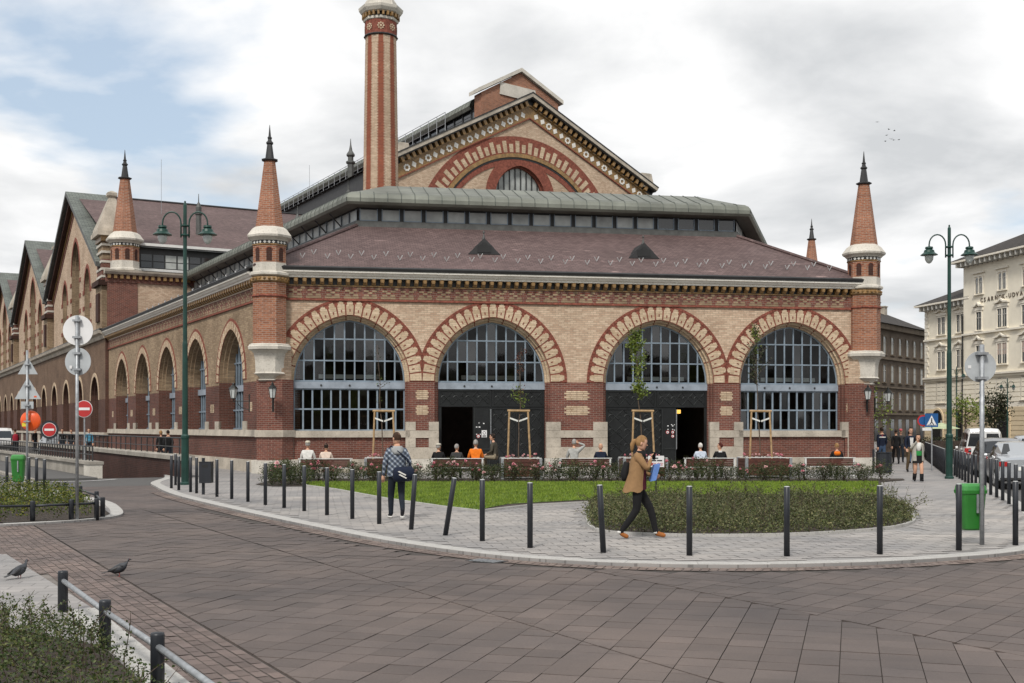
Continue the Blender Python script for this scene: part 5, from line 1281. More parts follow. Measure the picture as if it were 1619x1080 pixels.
# ---- tall green street lamps
def street_lamp(name,x,y,label,group=None,H=9.0,sc_=1,rz=0,arms=(-1,1),mat='lampgreen'):
    t=empty(name,(x,y,0),rz); t.scale=(sc_,)*3; mt=M[mat]
    b=MB(); b.lathe([(.16,-.1),(.16,.06),(.125,.1),(.12,1.45),(.135,1.5),(.135,1.56),(.095,1.62),(.085,4.5),(.07,4.6),(.058,8.95),(.03,9.0),(.03,9.06),(.0,9.08)],12); b.build('post',mt,t,smooth=False)
    for z in (8.28,7.98): b=MB(); b.lathe([(.11,z-.03),(.13,z-.02),(.13,z+.02),(.11,z+.03)],10); b.build('collar',mt,t)
    for s in arms:
        A=empty('lamp_arm',(0,0,0),0,t); pts=[(s*.13,0,7.9),(s*.13,0,8.32)]+[(s*(.425+.295*math.cos(PI-PI*k/10)),0,8.36+.36*math.sin(PI*k/10)) for k in range(11)]+[(s*.72,0,8.25)]
        b=MB(); b.tube(pts,.026,7); b.build('tube',mt,A,smooth=True)
        b=MB(); b.lathe([(.05,8.30),(.13,8.28),(.14,8.22),(.10,8.2),(.17,8.16),(.19,8.08),(.30,8.0),(.30,7.985),(.12,7.985)],14,(s*.72,0,0)); b.build('lamp_shade',mt,A)
        b=MB(); b.lathe([(.15,7.985),(.155,7.93),(.14,7.82),(.09,7.73),(.03,7.69),(0,7.685)],12,(s*.72,0,0)); b.build('lamp_glass',M['lampglass'],A,smooth=True)
        b=MB(); b.lathe([(.03,7.98),(.04,7.9),(.03,7.8),(0,7.79)],8,(s*.72,0,0)); b.build('bulb',M['white'],A)
    tag(t,label,'lamp post',group); return t
street_lamp('street_lamp',-10.45,37.4,'tall dark green twin-arm street lamp beside the ramp wall','tall twin arm street lamps')
street_lamp('street_lamp',15.62,41.8,'tall dark green twin-arm street lamp beside the row of parked cars','tall twin arm street lamps')
street_lamp('street_lamp',34.2,90,'slender green lamp post standing before the cream apartment house, half hidden by the sign disc','far lamp posts',sc_=.72)
street_lamp('street_lamp',32.6,77,'slender green lamp post before the cream house, right of the sign disc','far lamp posts',sc_=.56)
# ---- wall lanterns
def wall_lantern(x,y,z,rz,label,reach=.45):
    t=empty('wall_lantern',(x,y,z),rz); m=M['lampblack']        # local +x points away from the wall
    b=MB(); b.box(-.02,.02,-.04,.04,-.55,.15); b.build('back_plate',m,t)
    b=MB(); b.tube([(0,0,-.12),(reach,0,-.12)],.018,6); b.tube([(0,0,-.45)]+[(reach*.75*math.sin(PI/2*k/6),0,-.45+.33*(1-math.cos(PI/2*k/6))) for k in range(1,7)],.014,6); b.tube([(reach,0,-.14),(reach,0,-.02)],.02,6); b.build('bracket',m,t)
    L=empty('lantern_head',(reach,0,0),0,t)
    b=MB(); b.lathe([(.09,-.03),(.10,0)],6); b.build('base',m,L)
    b=MB(); b.lathe([(.10,.0),(.16,.36)],6,caps=False); b.build('lantern_glass',M['lampglass'],L)
    for k in range(6): a_=PI/3*k; b=MB(); b.tube([(.10*math.cos(a_),.10*math.sin(a_),0),(.16*math.cos(a_),.16*math.sin(a_),.36)],.011,4); b.build('glazing_bar',m,L)
    b=MB(); b.lathe([(.19,.36),(.17,.40),(.08,.50),(.05,.52),(.05,.56),(.015,.62)],6); b.build('lantern_roof',m,L)
    b=MB(); b.lathe([(.03,0),(.04,.1),(.03,.2)],8); b.build('bulb',M['white'],L)
    tag(t,label,'wall lantern','iron lanterns on the corner piers')
wall_lantern(-10.45,46.55,3.0,PI+.1,'black iron wall lantern on a long bracket, flank side of the corner near the ramp',.62); wall_lantern(-9.45,46.28,3.0,-PI/2+.15,'black iron wall lantern on the corner pier beside the first arched window',.35)
wall_lantern(15.4,50.75,3.05,-PI/2-.2,'black iron wall lantern on the corner pier beside the last arched window',.35); wall_lantern(16.0,51.6,3.0,.1,'black iron wall lantern on a long bracket reaching over the street',.6)
# ---- benches
def bench(x,y,rz,label):
    t=empty('bench',(x,y,0),rz); L=1.85
    for i in range(4): b=MB(); b.box(-L/2,L/2,-.04+i*.11,.05+i*.11,.41,.44); b.build('seat_slat',M['wood'],t)
    for i in range(4): b=MB(); b.box(-L/2+.02,L/2-.02,-.13,-.10,.46+i*.066,.52+i*.066); b.build('back_slat',M['wood'],t)
    b=MB(); b.box(-L/2-.02,L/2+.02,-.16,-.08,.728,.752); b.build('top_rail',M['white'],t)
    b=MB(); b.box(-L/2,L/2,-.155,-.125,.40,.43); b.build('lower_rail',M['white'],t)
    for s in (-1,1):
        b=MB(); b.box(s*(L/2-.04)-.03,s*(L/2-.04)+.03,-.15,-.09,0,.73); b.box(s*(L/2-.04)-.03,s*(L/2-.04)+.03,.34,.40,0,.41); b.box(s*(L/2-.04)-.028,s*(L/2-.04)+.028,-.09,.34,.36,.405); b.build('leg_frame',M['white'],t)
    tag(t,label,'bench','benches facing the hall'); return t
def bx_(px,Y): return (px-809.5)/FPX*Y
BN=[(515,41.0,'brown slatted bench with two people in white, under the first arched window'),(723,41.3,'brown slatted bench with three men sitting side by side before the iron gate'),(925,41.7,'brown slatted bench before the stone pier between the two gates'),(1121,41.8,'brown slatted bench with a white-haired and a dark-haired person'),(1310,42.5,'brown slatted bench with one person in an orange hood, under the last window')]
for px,Y,lb in BN: bench(bx_(px,Y),Y,R(3),lb)
# ---- tree planters with staked young trees
def planter(x,y,w_,label):
    t=empty('tree_planter',(x,y,0),R(3)); d=.62
    for s in (-1,1):
        for i in range(5): b=MB(); b.box(-w_/2,w_/2,s*d-.02,s*d+.02,.12+i*.12,.225+i*.12); b.build('side_board',M['wood'],t)
        for i in range(5): b=MB(); b.box(s*w_/2-.02,s*w_/2+.02,-d+.03,d-.03,.12+i*.12,.225+i*.12); b.build('end_board',M['wood'],t)
        for s2 in (-1,1): b=MB(); b.box(s*w_/2-.05,s*w_/2+.05,s2*d-.05,s2*d+.05,0,.74); b.build('corner_post',M['galv'],t)
        b=MB(); b.box(-w_/2-.03,w_/2+.03,s*d-.045,s*d+.045,.741,.765); b.build('top_rail',M['white'],t)
    b=MB(); b.box(-w_/2+.03,w_/2-.03,-d+.03,d-.03,.1,.66); b.build('soil',M['soil'],t); tag(t,label,'planter','wooden tree planters'); return t
PLN=[(612,42.2,1.45,'brown wooden planter with the bare slim tree, before the first window'),(823,41.6,1.35,'brown wooden planter holding the red-leaved young tree at the gate'),(1016,42.0,1.5,'brown wooden planter holding the leafy young tree behind the notice board'),(1208,42.6,1.6,'brown wooden planter with a dark thin tree before the last window')]
for px,Y,w_,lb in PLN: planter(bx_(px,Y),Y,w_,lb)
# ---- bins
def litter_bin(x,y,z0,rz,w_,h_,label,group):
    t=empty('litter_bin',(x,y,z0),rz)
    def sec(w,d,z): 
        r=.055; pts=[]
        for cx,cy,a0 in ((w/2-r,d/2-r,0),(-w/2+r,d/2-r,PI/2),(-w/2+r,-d/2+r,PI),(w/2-r,-d/2+r,1.5*PI)):
            for k in range(4): a=a0+PI/2*k/3; pts.append((cx+r*math.cos(a),cy+r*math.sin(a),z))
        return pts
    b=MB(); b.loft([sec(w_*.66,w_*.5,0),sec(w_*.78,w_*.62,.04*h_),sec(w_*.82,w_*.66,.15*h_),sec(w_*.96,w_*.8,.80*h_)]); b.build('body',M['bin'],t,smooth=False)
    b=MB(); b.loft([sec(w_*1.02,w_*.86,.79*h_),sec(w_*1.04,w_*.88,.86*h_)]); b.build('rim',M['bin'],t)
    b=MB(); b.loft([sec(w_*1.0,w_*.84,.86*h_),sec(w_*.95,w_*.79,.95*h_),sec(w_*.78,w_*.6,1.0*h_)]); b.build('lid',M['bin_lid'],t)
    b=MB(); b.box(.02*w_,.10*w_,-w_*.46,-w_*.40,.38*h_,.78*h_); b.build('lock_plate',M['galv'],t)
    tag(t,label,'litter bin',group); return t
litter_bin(7.21,18.4,.22,R(8),.40,.73,'large green plastic litter bin hung on the grey sign pole at the street corner','green litter bins')
litter_bin(-14.03,33.25,.28,R(10),.37,.78,'green plastic litter bin on the pole of the warning signs','green litter bins')
bx0,by0=gpt(321.5,782); t=empty('litter_bin',(bx0,by0,0)); tag(t,'small dark grey litter bin box mounted on a bollard by the lamp post','litter bin')
b=MB(); b.tube([(0,0,0),(0,0,1.0)],.043,10); b.build('post',M['bollard'],t); b=MB(); b.box(-.08,.24,-.15,.15,.32,.88); b.build('box',M['bollard'],t); b=MB(); b.box(-.09,.25,-.16,.16,.881,.90); b.build('lid',M['bollard'],t); b=MB(); b.box(.0,.16,-.152,-.148,.74,.82); b.build('mouth',M['black'],t)
t=empty('litter_bin',(15.0,47.2,0)); tag(t,'round dark litter bin standing at the far corner of the hall','litter bin')
b=MB(); b.lathe([(.30,0),(.31,.05),(.31,.78),(.33,.8),(.33,.84),(.24,.84),(.24,.6),(0,.6)],16); b.build('body',M['bollard'],t); b=MB(); b.tube([(-.42,0,0),(-.42,0,.95)],.045,10); b.build('post',M['bollard'],t)
# ---- sign poles
def disc(par,name,c,r,mat,nrm=(0,1,0),th=.012,n=28):
    b=MB(); nn=Vector(nrm)*th*.5; b.tube([tuple(Vector(c)-nn),tuple(Vector(c)+nn)],r,n); return b.build(name,mat,par)
def pole(x,y,h,label,r=.032,cat='sign post'):
    t=empty('sign_post',(x,y,0)); b=MB(); b.tube([(0,0,-.05),(0,0,h)],r,12); b.build('pole',M['galv'],t,smooth=True); tag(t,label,cat); return t
def clamps(t,zs,w_=.16,y=.0):
    for z in zs: b=MB(); b.box(-w_/2,w_/2,y-.05,y+.05,z-.02,z+.02); b.build('clamp',M['galv'],t)
# poles with the backs of round signs
t=pole(-8.62,23.19,4.05,'tall grey sign pole carrying the backs of two round traffic signs')
d=disc(t,'round_sign',(0,.05,3.76),.30,M['signwhite']); disc(t,'round_sign',(0,.05,3.14),.275,M['galv_dull'],(.15,1,0)); clamps(t,(3.95,3.62,3.3,2.98)); b=MB(); b.box(-.16,-.11,.028,.038,3.0,3.06); b.build('sticker',M['signwhite'],t); b=MB(); b.lathe([(.04,2.9),(.045,2.95),(.04,3.0)],10); b.build('joint_sleeve',M['galv'],t)
t=pole(7.31,18.2,3.12,'thick grey sign pole with the back of one round sign, beside the large green bin',.036)
disc(t,'round_sign',(0,.06,2.78),.245,M['galv_dull']); clamps(t,(2.98,2.6),.17); b=MB(); b.box(-.04,.04,.045,.05,2.95,3.0); b.build('sticker',M['signblue'],t); b=MB(); b.box(-.2,-.15,.045,.05,2.75,2.80); b.build('sticker',M['signwhite'],t)
t=pole(-13.62,32.87,4.0,'grey sign pole with the backs of two triangular warning signs and an orange disc')
for zc_,w_,h_ in ((3.52,.56,.48),(2.88,.74,.62)):
    b=MB(); b.prism([(-w_/2,.04,zc_-h_*.4),(w_/2,.04,zc_-h_*.4),(0,.04,zc_+h_*.6)],(0,.012,0)); b.build('warning_triangle',M['galv_dull'],t)
b=MB(); b.box(-.19,.16,.04,.05,2.36,2.56); b.build('plate',M['galv_dull'],t); b=MB(); b.box(.18,.25,.034,.04,2.68,2.72); b.build('sticker',M['signorange'],t)
b=MB(); b.lathe([(0,.07),(.13,.06),(.24,.025),(.285,-.01),(.29,-.02),(.29,-.03)],24); o=b.build('mirror_back',M['signorange'],t,loc=(.02,.16,2.02),smooth=True); o.rotation_euler=(R(90),0,0)
b=MB(); b.box(-.14,-.02,-.01,.0,1.86,1.96); b.build('sticker',M['yellow'],t); clamps(t,(3.6,3.0,2.45,2.0))
def no_entry(x,y,z,h,label,r=.30,square=False):
    t=empty('no_entry_sign',(x,y,0)); b=MB(); b.tube([(0,0,0),(0,0,h)],.03,8); b.build('pole',M['galv'],t)
    if square: disc(t,'backing',(0,-.04,z),r*1.32,M['bollard'])
    disc(t,'rim',(0,-.055,z),r,M['signwhite']); disc(t,'disc',(0,-.066,z),r*.94,M['signred']); b=MB(); b.box(-r*.68,r*.68,-.078,-.07,z-r*.15,z+r*.15); b.build('bar',M['signwhite'],t)
    tag(t,label,'traffic sign')
no_entry(-16.55,45.3,2.55,2.8,'red and white no entry sign on its own pole beside the ramp',.33); no_entry(-23.7,60,1.72,2.0,'red no entry sign on a black round board by the parked cars',.36,True)
t=empty('crossing_sign',(17.35,49.2,0)); b=MB(); b.tube([(.3,0,0),(.3,0,2.45)],.03,8); b.build('pole',M['galv'],t); b=MB(); b.box(0,.55,-.05,-.03,1.85,2.42); b.build('panel',M['signblue'],t)
b=MB(); b.prism([(.06,-.056,1.92),(.49,-.056,1.92),(.275,-.056,2.34)],(0,.004,0)); b.build('triangle',M['signwhite'],t)
b=MB(); b.tube([(.275,-.062,2.2),(.275,-.066,2.2)],.028,8); b.build('pictogram',M['signblack'],t); b=MB(); b.prism([(.25,-.064,2.06),(.30,-.064,2.06),(.30,-.064,2.17),(.25,-.064,2.17)],(0,.003,0)); b.build('pictogram',M['signblack'],t)
for s in (-1,1): b=MB(); b.prism([(.275-.02,-.064,2.07),(.275+.02,-.064,2.07),(.275+s*.075+.02,-.064,1.96),(.275+s*.075-.02,-.064,1.96)],(0,.003,0)); b.build('pictogram',M['signblack'],t)
for k in range(5): b=MB(); b.box(.115+k*.07,.150+k*.07,-.066,-.062,1.93,1.955); b.build('pictogram',M['signblack'],t)
disc(t,'round_sign',(-.05,.06,2.12),.24,M['signred']); disc(t,'round_sign',(-.05,.05,2.12),.18,M['signblue']); b=MB(); b.box(-.1,.28,-.03,-.02,1.70,1.82); b.build('plate',M['signwhite'],t)
tag(t,'blue pedestrian crossing sign with a round sign tucked behind it','traffic sign')
# notice on the lawn
t=empty('notice_board',(3.62,29.4,0)); b=MB(); b.tube([(0,0,0),(0,0,.95)],.018,6); b.build('stake',M['bollard'],t); b=MB(); b.box(-.2,.2,-.02,-.005,.84,1.12); b.build('panel',M['signwhite'],t)
for (u0,u1,z0,z1) in ((-.07,.05,1.045,1.075),(-.15,.0,.985,1.015),(.02,.15,.985,1.015)): b=MB(); b.box(u0,u1,-.024,-.02,z0,z1); b.build('printed_line',M['signblack'],t)
disc(t,'symbol',(-.13,-.022,.91),.04,M['signred'],th=.004,n=14); text_mesh('TILOS!',.10,M['signred'],'lettering',t,(.03,-.023,.875),(PI/2,0,0),.003,'CENTER')
tag(t,'small white notice board with red lettering on a stake in the lawn','notice')
# ---- low rail fences round the planters
def low_fence(pts,label,h=.36,base=.0,ends=True):
    t=empty('low_rail_fence',(pts[0][0],pts[0][1],0)); o=pts[0]
    P=MB(); P.lathe([(.05,-.05),(.05,h+.03),(.046,h+.045),(0,h+.05)],10); me=P.mesh('post',M['bollard'],True)
    for x,y in pts: inst('post',me,t,(x-o[0],y-o[1],base))
    for a,b_ in zip(pts,pts[1:]):
        r=MB(); r.tube([(a[0]-o[0],a[1]-o[1],base+h-.05),(b_[0]-o[0],b_[1]-o[1],base+h-.05)],.024,8); r.build('rail',M['galv'] if base==.001 else M['bollard'],t,smooth=True)
    tag(t,label,'fence','low rail fences round the planting beds')
low_fence([(-4.46,11.62),(-3.36,9.66),(-2.46,8.12),(-1.55,6.5)],'low fence of dark posts and a worn steel rail round the near planter',.36,.001)
low_fence([(-16.5,21.9),(-12.9,22.1),(-11.1,22.35),(-9.3,22.7),(-8.72,23.15),(-8.36,23.55)],'low fence of dark posts and rail along the front of the corner island bed')
low_fence([(-8.36,23.9),(-9.3,26.2),(-10.55,28.6),(-11.7,30.6)],'low fence of dark posts and rail along the back of the corner island bed')

# ---- gully grate in the road by the kerb
t=empty('drain_grate',(-.35,16.35,ZR+.014),R(-35)); b=MB(); b.box(-.26,.26,-.16,.16,-.02,.004); b.build('frame',M['darkmetal'],t)
for i in range(7): b=MB(); b.box(-.22+i*.065,-.19+i*.065,-.13,.13,.004,.010); b.build('bar',M['galv'],t)
tag(t,'small iron drain grate in the brown road beside the kerb','drain')
# ================================================================ PLANTS
def leaf_mat(name,c0,c1,c2,rough=.55,trans=.25):
    m=bpy.data.materials.new(name); m.use_nodes=True; t=m.node_tree; b=t.nodes['Principled BSDF']; setrough(b,rough,0,.35)
    g=t.nodes.new('ShaderNodeNewGeometry'); r=t.nodes.new('ShaderNodeValToRGB'); e=r.color_ramp.elements; e[0].color=(*c0,1); e[1].color=(*c2,1); x=r.color_ramp.elements.new(.55); x.color=(*c1,1)
    t.links.new(g.outputs['Random Per Island'],r.inputs[0]); oi=t.nodes.new('ShaderNodeObjectInfo')
    col=mixrgb(t,1,r.outputs[0],ramp(t,oi.outputs['Random'],0,1,(.85,)*3,(1.15,)*3),'MULTIPLY'); col=mixrgb(t,1,col,ramp(t,noise(t,g.outputs['Position'],1.6,4,.6),.3,.7,(.62,.64,.6),(1.45,1.4,1.3)),'MULTIPLY'); t.links.new(col,b.inputs['Base Color'])
    tl=t.nodes.new('ShaderNodeBsdfTranslucent'); t.links.new(col,tl.inputs[0]); mx=t.nodes.new('ShaderNodeMixShader'); mx.inputs[0].default_value=trans
    o=t.nodes['Material Output']; t.links.new(b.outputs[0],mx.inputs[1]); t.links.new(tl.outputs[0],mx.inputs[2]); t.links.new(mx.outputs[0],o.inputs[0]); return m
M['lf_rose']=leaf_mat('rose_leaf',(.024,.038,.014),(.045,.066,.024),(.09,.085,.036))
M['lf_shrub']=leaf_mat('grey_green_shrub_leaf',(.045,.062,.022),(.10,.12,.045),(.21,.20,.10))
M['lf_near']=leaf_mat('dark_green_shrub_leaf',(.03,.05,.014),(.06,.09,.026),(.125,.13,.045))
M['lf_yel']=leaf_mat('yellow_green_shrub_leaf',(.03,.055,.01),(.08,.11,.018),(.20,.19,.025))
M['lf_grass']=leaf_mat('grass_blade',(.09,.15,.016),(.155,.235,.028),(.25,.31,.05),.6,.3)
M['lf_tree']=leaf_mat('fresh_tree_leaf',(.08,.13,.022),(.16,.22,.04),(.26,.30,.07))
M['lf_dark']=leaf_mat('dark_tree_leaf',(.018,.028,.010),(.035,.045,.018),(.06,.055,.03))
M['lf_red']=leaf_mat('red_autumn_leaf',(.05,.014,.010),(.10,.025,.015),(.16,.06,.03))
M['twig']=plain('brown_twig',(.055,.038,.028),.9)
def leaf_mesh(name,C,size,mat,aspect=1.7,up=.35,jit=.35):
    """one small folded leaf per centre"""
    C=np.asarray(C,dtype=np.float64); n=len(C)
    d=rng.normal(size=(n,3)); d[:,2]=d[:,2]*.6+up; d/=np.linalg.norm(d,axis=1)[:,None]
    r=rng.normal(size=(n,3)); s=np.cross(d,r); s/=np.linalg.norm(s,axis=1)[:,None]+1e-9; nn=np.cross(d,s)
    sz=size*(1+jit*rng.uniform(-1,1,n))[:,None]
    V=np.empty((n,4,3)); V[:,0]=C-d*sz*.5; V[:,1]=C+s*sz*.5/aspect+nn*sz*.08; V[:,2]=C+d*sz*.5; V[:,3]=C-s*sz*.5/aspect+nn*sz*.08
    me=bpy.data.meshes.new(name); me.vertices.add(4*n); me.vertices.foreach_set('co',V.reshape(-1))
    me.loops.add(4*n); me.loops.foreach_set('vertex_index',np.arange(4*n,dtype=np.int32)); me.polygons.add(n)
    me.polygons.foreach_set('loop_start',np.arange(0,4*n,4,dtype=np.int32)); me.polygons.foreach_set('loop_total',np.full(n,4,dtype=np.int32))
    me.materials.append(mat); me.update(calc_edges=True); return me
def pts_in(poly,n):
    xs=[p[0] for p in poly]; ys=[p[1] for p in poly]; out=[]
    while len(out)<n:
        P=np.column_stack([rng.uniform(min(xs),max(xs),n),rng.uniform(min(ys),max(ys),n)])
        ins=np.zeros(n,bool); j=len(poly)-1
        for i in range(len(poly)):
            xi,yi=poly[i]; xj,yj=poly[j]
            c=((yi>P[:,1])!=(yj>P[:,1]))&(P[:,0]<(xj-xi)*(P[:,1]-yi)/((yj-yi) or 1e-9)+xi); ins^=c; j=i
        out+=list(map(tuple,P[ins]))
    return np.array(out[:n])
# ---- lawn blades
P=pts_in(GRASS,70000); n=len(P); h=rng.uniform(.03,.075,n); a=rng.uniform(0,2*PI,n); w_=.011
V=np.empty((n,3,3)); lean=rng.normal(0,.02,(n,2))
V[:,0]=np.column_stack([P[:,0]-np.cos(a)*w_,P[:,1]-np.sin(a)*w_,np.full(n,.022)]); V[:,1]=np.column_stack([P[:,0]+np.cos(a)*w_,P[:,1]+np.sin(a)*w_,np.full(n,.022)]); V[:,2]=np.column_stack([P+lean,.022+h])
me=bpy.data.meshes.new('grass'); me.vertices.add(3*n); me.vertices.foreach_set('co',V.reshape(-1)); me.loops.add(3*n); me.loops.foreach_set('vertex_index',np.arange(3*n,dtype=np.int32)); me.polygons.add(n); me.polygons.foreach_set('loop_start',np.arange(0,3*n,3,dtype=np.int32)); me.polygons.foreach_set('loop_total',np.full(n,3,dtype=np.int32)); me.materials.append(M['lf_grass']); me.update(calc_edges=True)
tag(inst('grass',me),'short bright green mown grass of the lawn bed','grass',kind='stuff')
# ---- low shrubs
def bump2(x,y,s=1.0,ph=0): return .5+.25*np.sin(x*2.1*s+ph)+.25*np.sin(y*2.7*s+1.3+ph)*np.cos(x*1.3*s)
def shrub_mass(name,poly,nleaf,hmax,size,mat,label,ntw,edge=.5,twig_len=(.2,.5),seed=0,z0=.02,twl=14):
    P=pts_in(poly,nleaf); d=np.array([min(edge,dist_poly(p,poly)) for p in P])/edge
    top=hmax*(.45+.55*np.sqrt(d))*(.45+.8*bump2(P[:,0],P[:,1],1.9,seed))
    z=z0+top*(1-rng.random(nleaf)**1.5)+np.abs(rng.normal(0,.03,nleaf)); P=P+rng.normal(0,.05,P.shape)
    C=np.column_stack([P,z]); extra=[]; tw=MB()
    T=pts_in(poly,ntw)
    for x,y in T:
        L=random.uniform(*twig_len); az=random.uniform(0,2*PI); el=random.uniform(.7,1.45); hh=hmax*.45; p0=Vector((x,y,z0)); p1=Vector((x,y,hh)); pts=[p0,p1]
        dd=Vector((math.cos(az)*math.cos(el),math.sin(az)*math.cos(el),math.sin(el)))
        for k in range(4): dd=(dd+Vector((random.uniform(-.2,.2),random.uniform(-.2,.2),-.12))).normalized(); pts.append(pts[-1]+dd*L/4)
        tw.tube([tuple(q) for q in pts],[.006,.005,.004,.0035,.003,.002],3,caps=False)
        for k in range(twl):
            t=random.uniform(.1,1)*4; i=min(3,int(t)); q=pts[1+i].lerp(pts[2+i],t-i); extra.append((q.x+random.gauss(0,size*.6),q.y+random.gauss(0,size*.6),q.z+random.gauss(0,size*.5)))
    if extra: C=np.vstack([C,np.array(extra)])
    root=empty(name,(0,0,0)); tag(root,label,'shrub',kind='stuff')
    inst('foliage',leaf_mesh('foliage',C,size,mat),root); root.children[0]['kind']='stuff'
    o=tw.build('twigs',M['twig'],root,kind='stuff'); return root
BEDV=[p for p in BED]
shrub_mass('low_shrubs',BEDV,60000,.27,.042,M['lf_shrub'],'dense low grey green shrubs filling the rounded bed in front of the lawn',900,.6,(.2,.6),0)
VB=[PQ(-12.2,-45)[:2],PQ(-12.2,-35.7)[:2],(-6.6,12.5),(-8,9.0),(-6,6.5)]
shrub_mass('low_shrubs',VB,46000,.36,.026,M['lf_near'],'dark green straggling shrubs in the near planter behind the steel rail',700,.5,(.12,.38),2.0,twl=22)
LB2=[(-19,21.75),(-9.8,22.5),(-8.95,23.2),(-8.7,24.3),(-9.8,26.9),(-11.3,29.9),(-14,30.6),(-19,30)]
shrub_mass('low_shrubs',LB2,26000,.50,.055,M['lf_yel'],'yellow green shrubs in the corner island bed behind the low fence',220,.6,(.15,.4),1.0)
# ---- rose bushes
pm=MB()
for ring_,(r,z,n_,tilt) in enumerate(((.052,.0,6,.5),(.038,.015,5,.9),(.02,.03,4,1.3))):
    for k in range(n_):
        a_=2*PI*k/n_+ring_*.4; c_,s_=math.cos(a_),math.sin(a_); o=Vector((c_*r*.25,s_*r*.25,z)); d_=Vector((c_*math.cos(tilt),s_*math.cos(tilt),math.sin(tilt))); sd_=Vector((-s_,c_,0)); L_=.055
        pm.face([o,o+d_*L_*.6+sd_*L_*.5,o+d_*L_*1.05,o+d_*L_*.6-sd_*L_*.5])
M['petal']=plain('pink_rose_petal',(.72,.30,.36),.6,var=.25,scale=30); M['petal2']=plain('pale_pink_rose_petal',(.80,.52,.52),.6,var=.2,scale=30)
ros1=pm.mesh('blossom',M['petal']); ros2=ros1.copy(); ros2.materials.clear(); ros2.materials.append(M['petal2'])
bush=[]
for v in range(5):
    nl=640; u=rng.normal(size=(nl,3)); u/=np.linalg.norm(u,axis=1)[:,None]; r=rng.random(nl)**.45; C=u*r[:,None]*np.array([.48,.44,.36])+np.array([0,0,.36]); C[:,2]=np.maximum(C[:,2]+rng.normal(0,.05,nl),.02)
    st=MB()
    for k in range(10):
        a_=random.uniform(0,2*PI); rr=random.uniform(.1,.4); tip=(math.cos(a_)*rr,math.sin(a_)*rr,random.uniform(.5,.8)); st.tube([(0,0,0),(tip[0]*.4,tip[1]*.4,tip[2]*.5),tip],[.008,.006,.004],4,caps=False)
        C=np.vstack([C,np.array(tip)+rng.normal(0,.05,(14,3))])
    bush.append((leaf_mesh('foliage',C,.055,M['lf_rose']),st.mesh('stems',M['twig'])))
spots=[]
for i in range(29): spots.append((-6.6+i*.66+random.uniform(-.12,.12),39.35+random.uniform(-.15,.15)+.01*i)); spots.append((-6.9+i*.70+random.uniform(-.12,.12),40.2+random.uniform(-.2,.2)))
spots+=[(-7.6,36.9),(-7.1,37.5),(-7.75,37.9),(-6.9,38.4),(-7.6,38.9),(-7.9,39.7),(-7.2,36.6),(-6.7,37.0)]
for i,(x,y) in enumerate(spots):
    b=empty('rose_bush',(x,y,.02),random.uniform(0,2*PI)); s_=random.uniform(.78,1.1); b.scale=(s_,s_,s_*random.uniform(.72,.98)); f,s2=bush[i%5]; inst('foliage',f,b); inst('stems',s2,b)
    for k in range(random.choice((0,1,2,3,4))):
        a_=random.uniform(0,2*PI); rr=random.uniform(.05,.42); inst('blossom',ros1 if random.random()<.6 else ros2,b,(math.cos(a_)*rr,math.sin(a_)*rr,random.uniform(.50,.80)-rr*.35),(random.uniform(-.6,.6),random.uniform(-.6,.6),0),random.uniform(.9,1.5))
    tag(b,'leafy dark green rose bush with pink blossoms in the bed between lawn and benches','rose bush','rose bushes in the long bed')
# ---- young staked trees
def young_tree(x,y,H,label,groups,seed,lean=0,z0=.66,stake_h=2.4,sw=.36):
    random.seed(seed); t=empty('young_tree',(x,y,0)); pts=[(0,0,z0-.3)]; n=9
    for k in range(1,n+1): pts.append((lean*k/n+random.uniform(-.03,.03),random.uniform(-.03,.03),z0+(H-z0)*k/n))
    b=MB(); b.tube(pts,[.026-.019*k/n for k in range(n+1)],6); 
    leaves={}
    for (zlo,zhi,nb,blen,nl,mat,size) in groups:
        for k in range(nb):
            z=random.uniform(zlo,zhi); f=(z-z0)/(H-z0); i=min(n-1,max(0,int(f*n))); p=Vector(pts[i]).lerp(Vector(pts[i+1]),min(1,max(0,f*n-i))); a_=random.uniform(0,2*PI); L=blen*random.uniform(.5,1.1)*(1.15-.6*(z-zlo)/(zhi-zlo+.01)); el=random.uniform(.5,1.1)
            q=p+Vector((math.cos(a_)*math.cos(el),math.sin(a_)*math.cos(el),math.sin(el)))*L; md=p.lerp(q,.5)+Vector((0,0,-.03)); b.tube([tuple(p),tuple(md),tuple(q)],[.009,.006,.003],4,caps=False)
            for _ in range(nl): tt=random.uniform(.15,1.05); c=p.lerp(q,tt); leaves.setdefault((mat,size),[]).append((c.x+random.gauss(0,.06),c.y+random.gauss(0,.06),c.z+random.gauss(0,.06)))
    b.build('trunk',M['bark'],t)
    for (mat,size),C in leaves.items(): inst('crown',leaf_mesh('crown',C,size,M[mat],1.9,.0),t)
    tag(t,label,'tree','young staked trees'); 
    s=empty('tree_stakes',(x,y,0)); 
    for e,tl in ((-1,.03),(1,.06)): k=MB(); k.tube([(e*(sw+tl),-.05,z0-.1),(e*(sw-.03),-.05,stake_h)],.036,8); k.build('stake',M['stake'],s)
    k=MB(); k.tube([(-sw-.04,-.05,stake_h+.03),(sw+.04,-.05,stake_h+.02)],.042,8); k.build('crossbar',M['stake'],s)
    for e in (-1,1): k=MB(); k.box(0,1,-.006,.006,-.03,.03,T=lambda u,v,w2:(e*(sw-.01)*(1-u)+e*.02*u,-.05+v-.02,stake_h-.22-.12*u+w2)); k.build('tie',M['strap'],s)
    return t,s
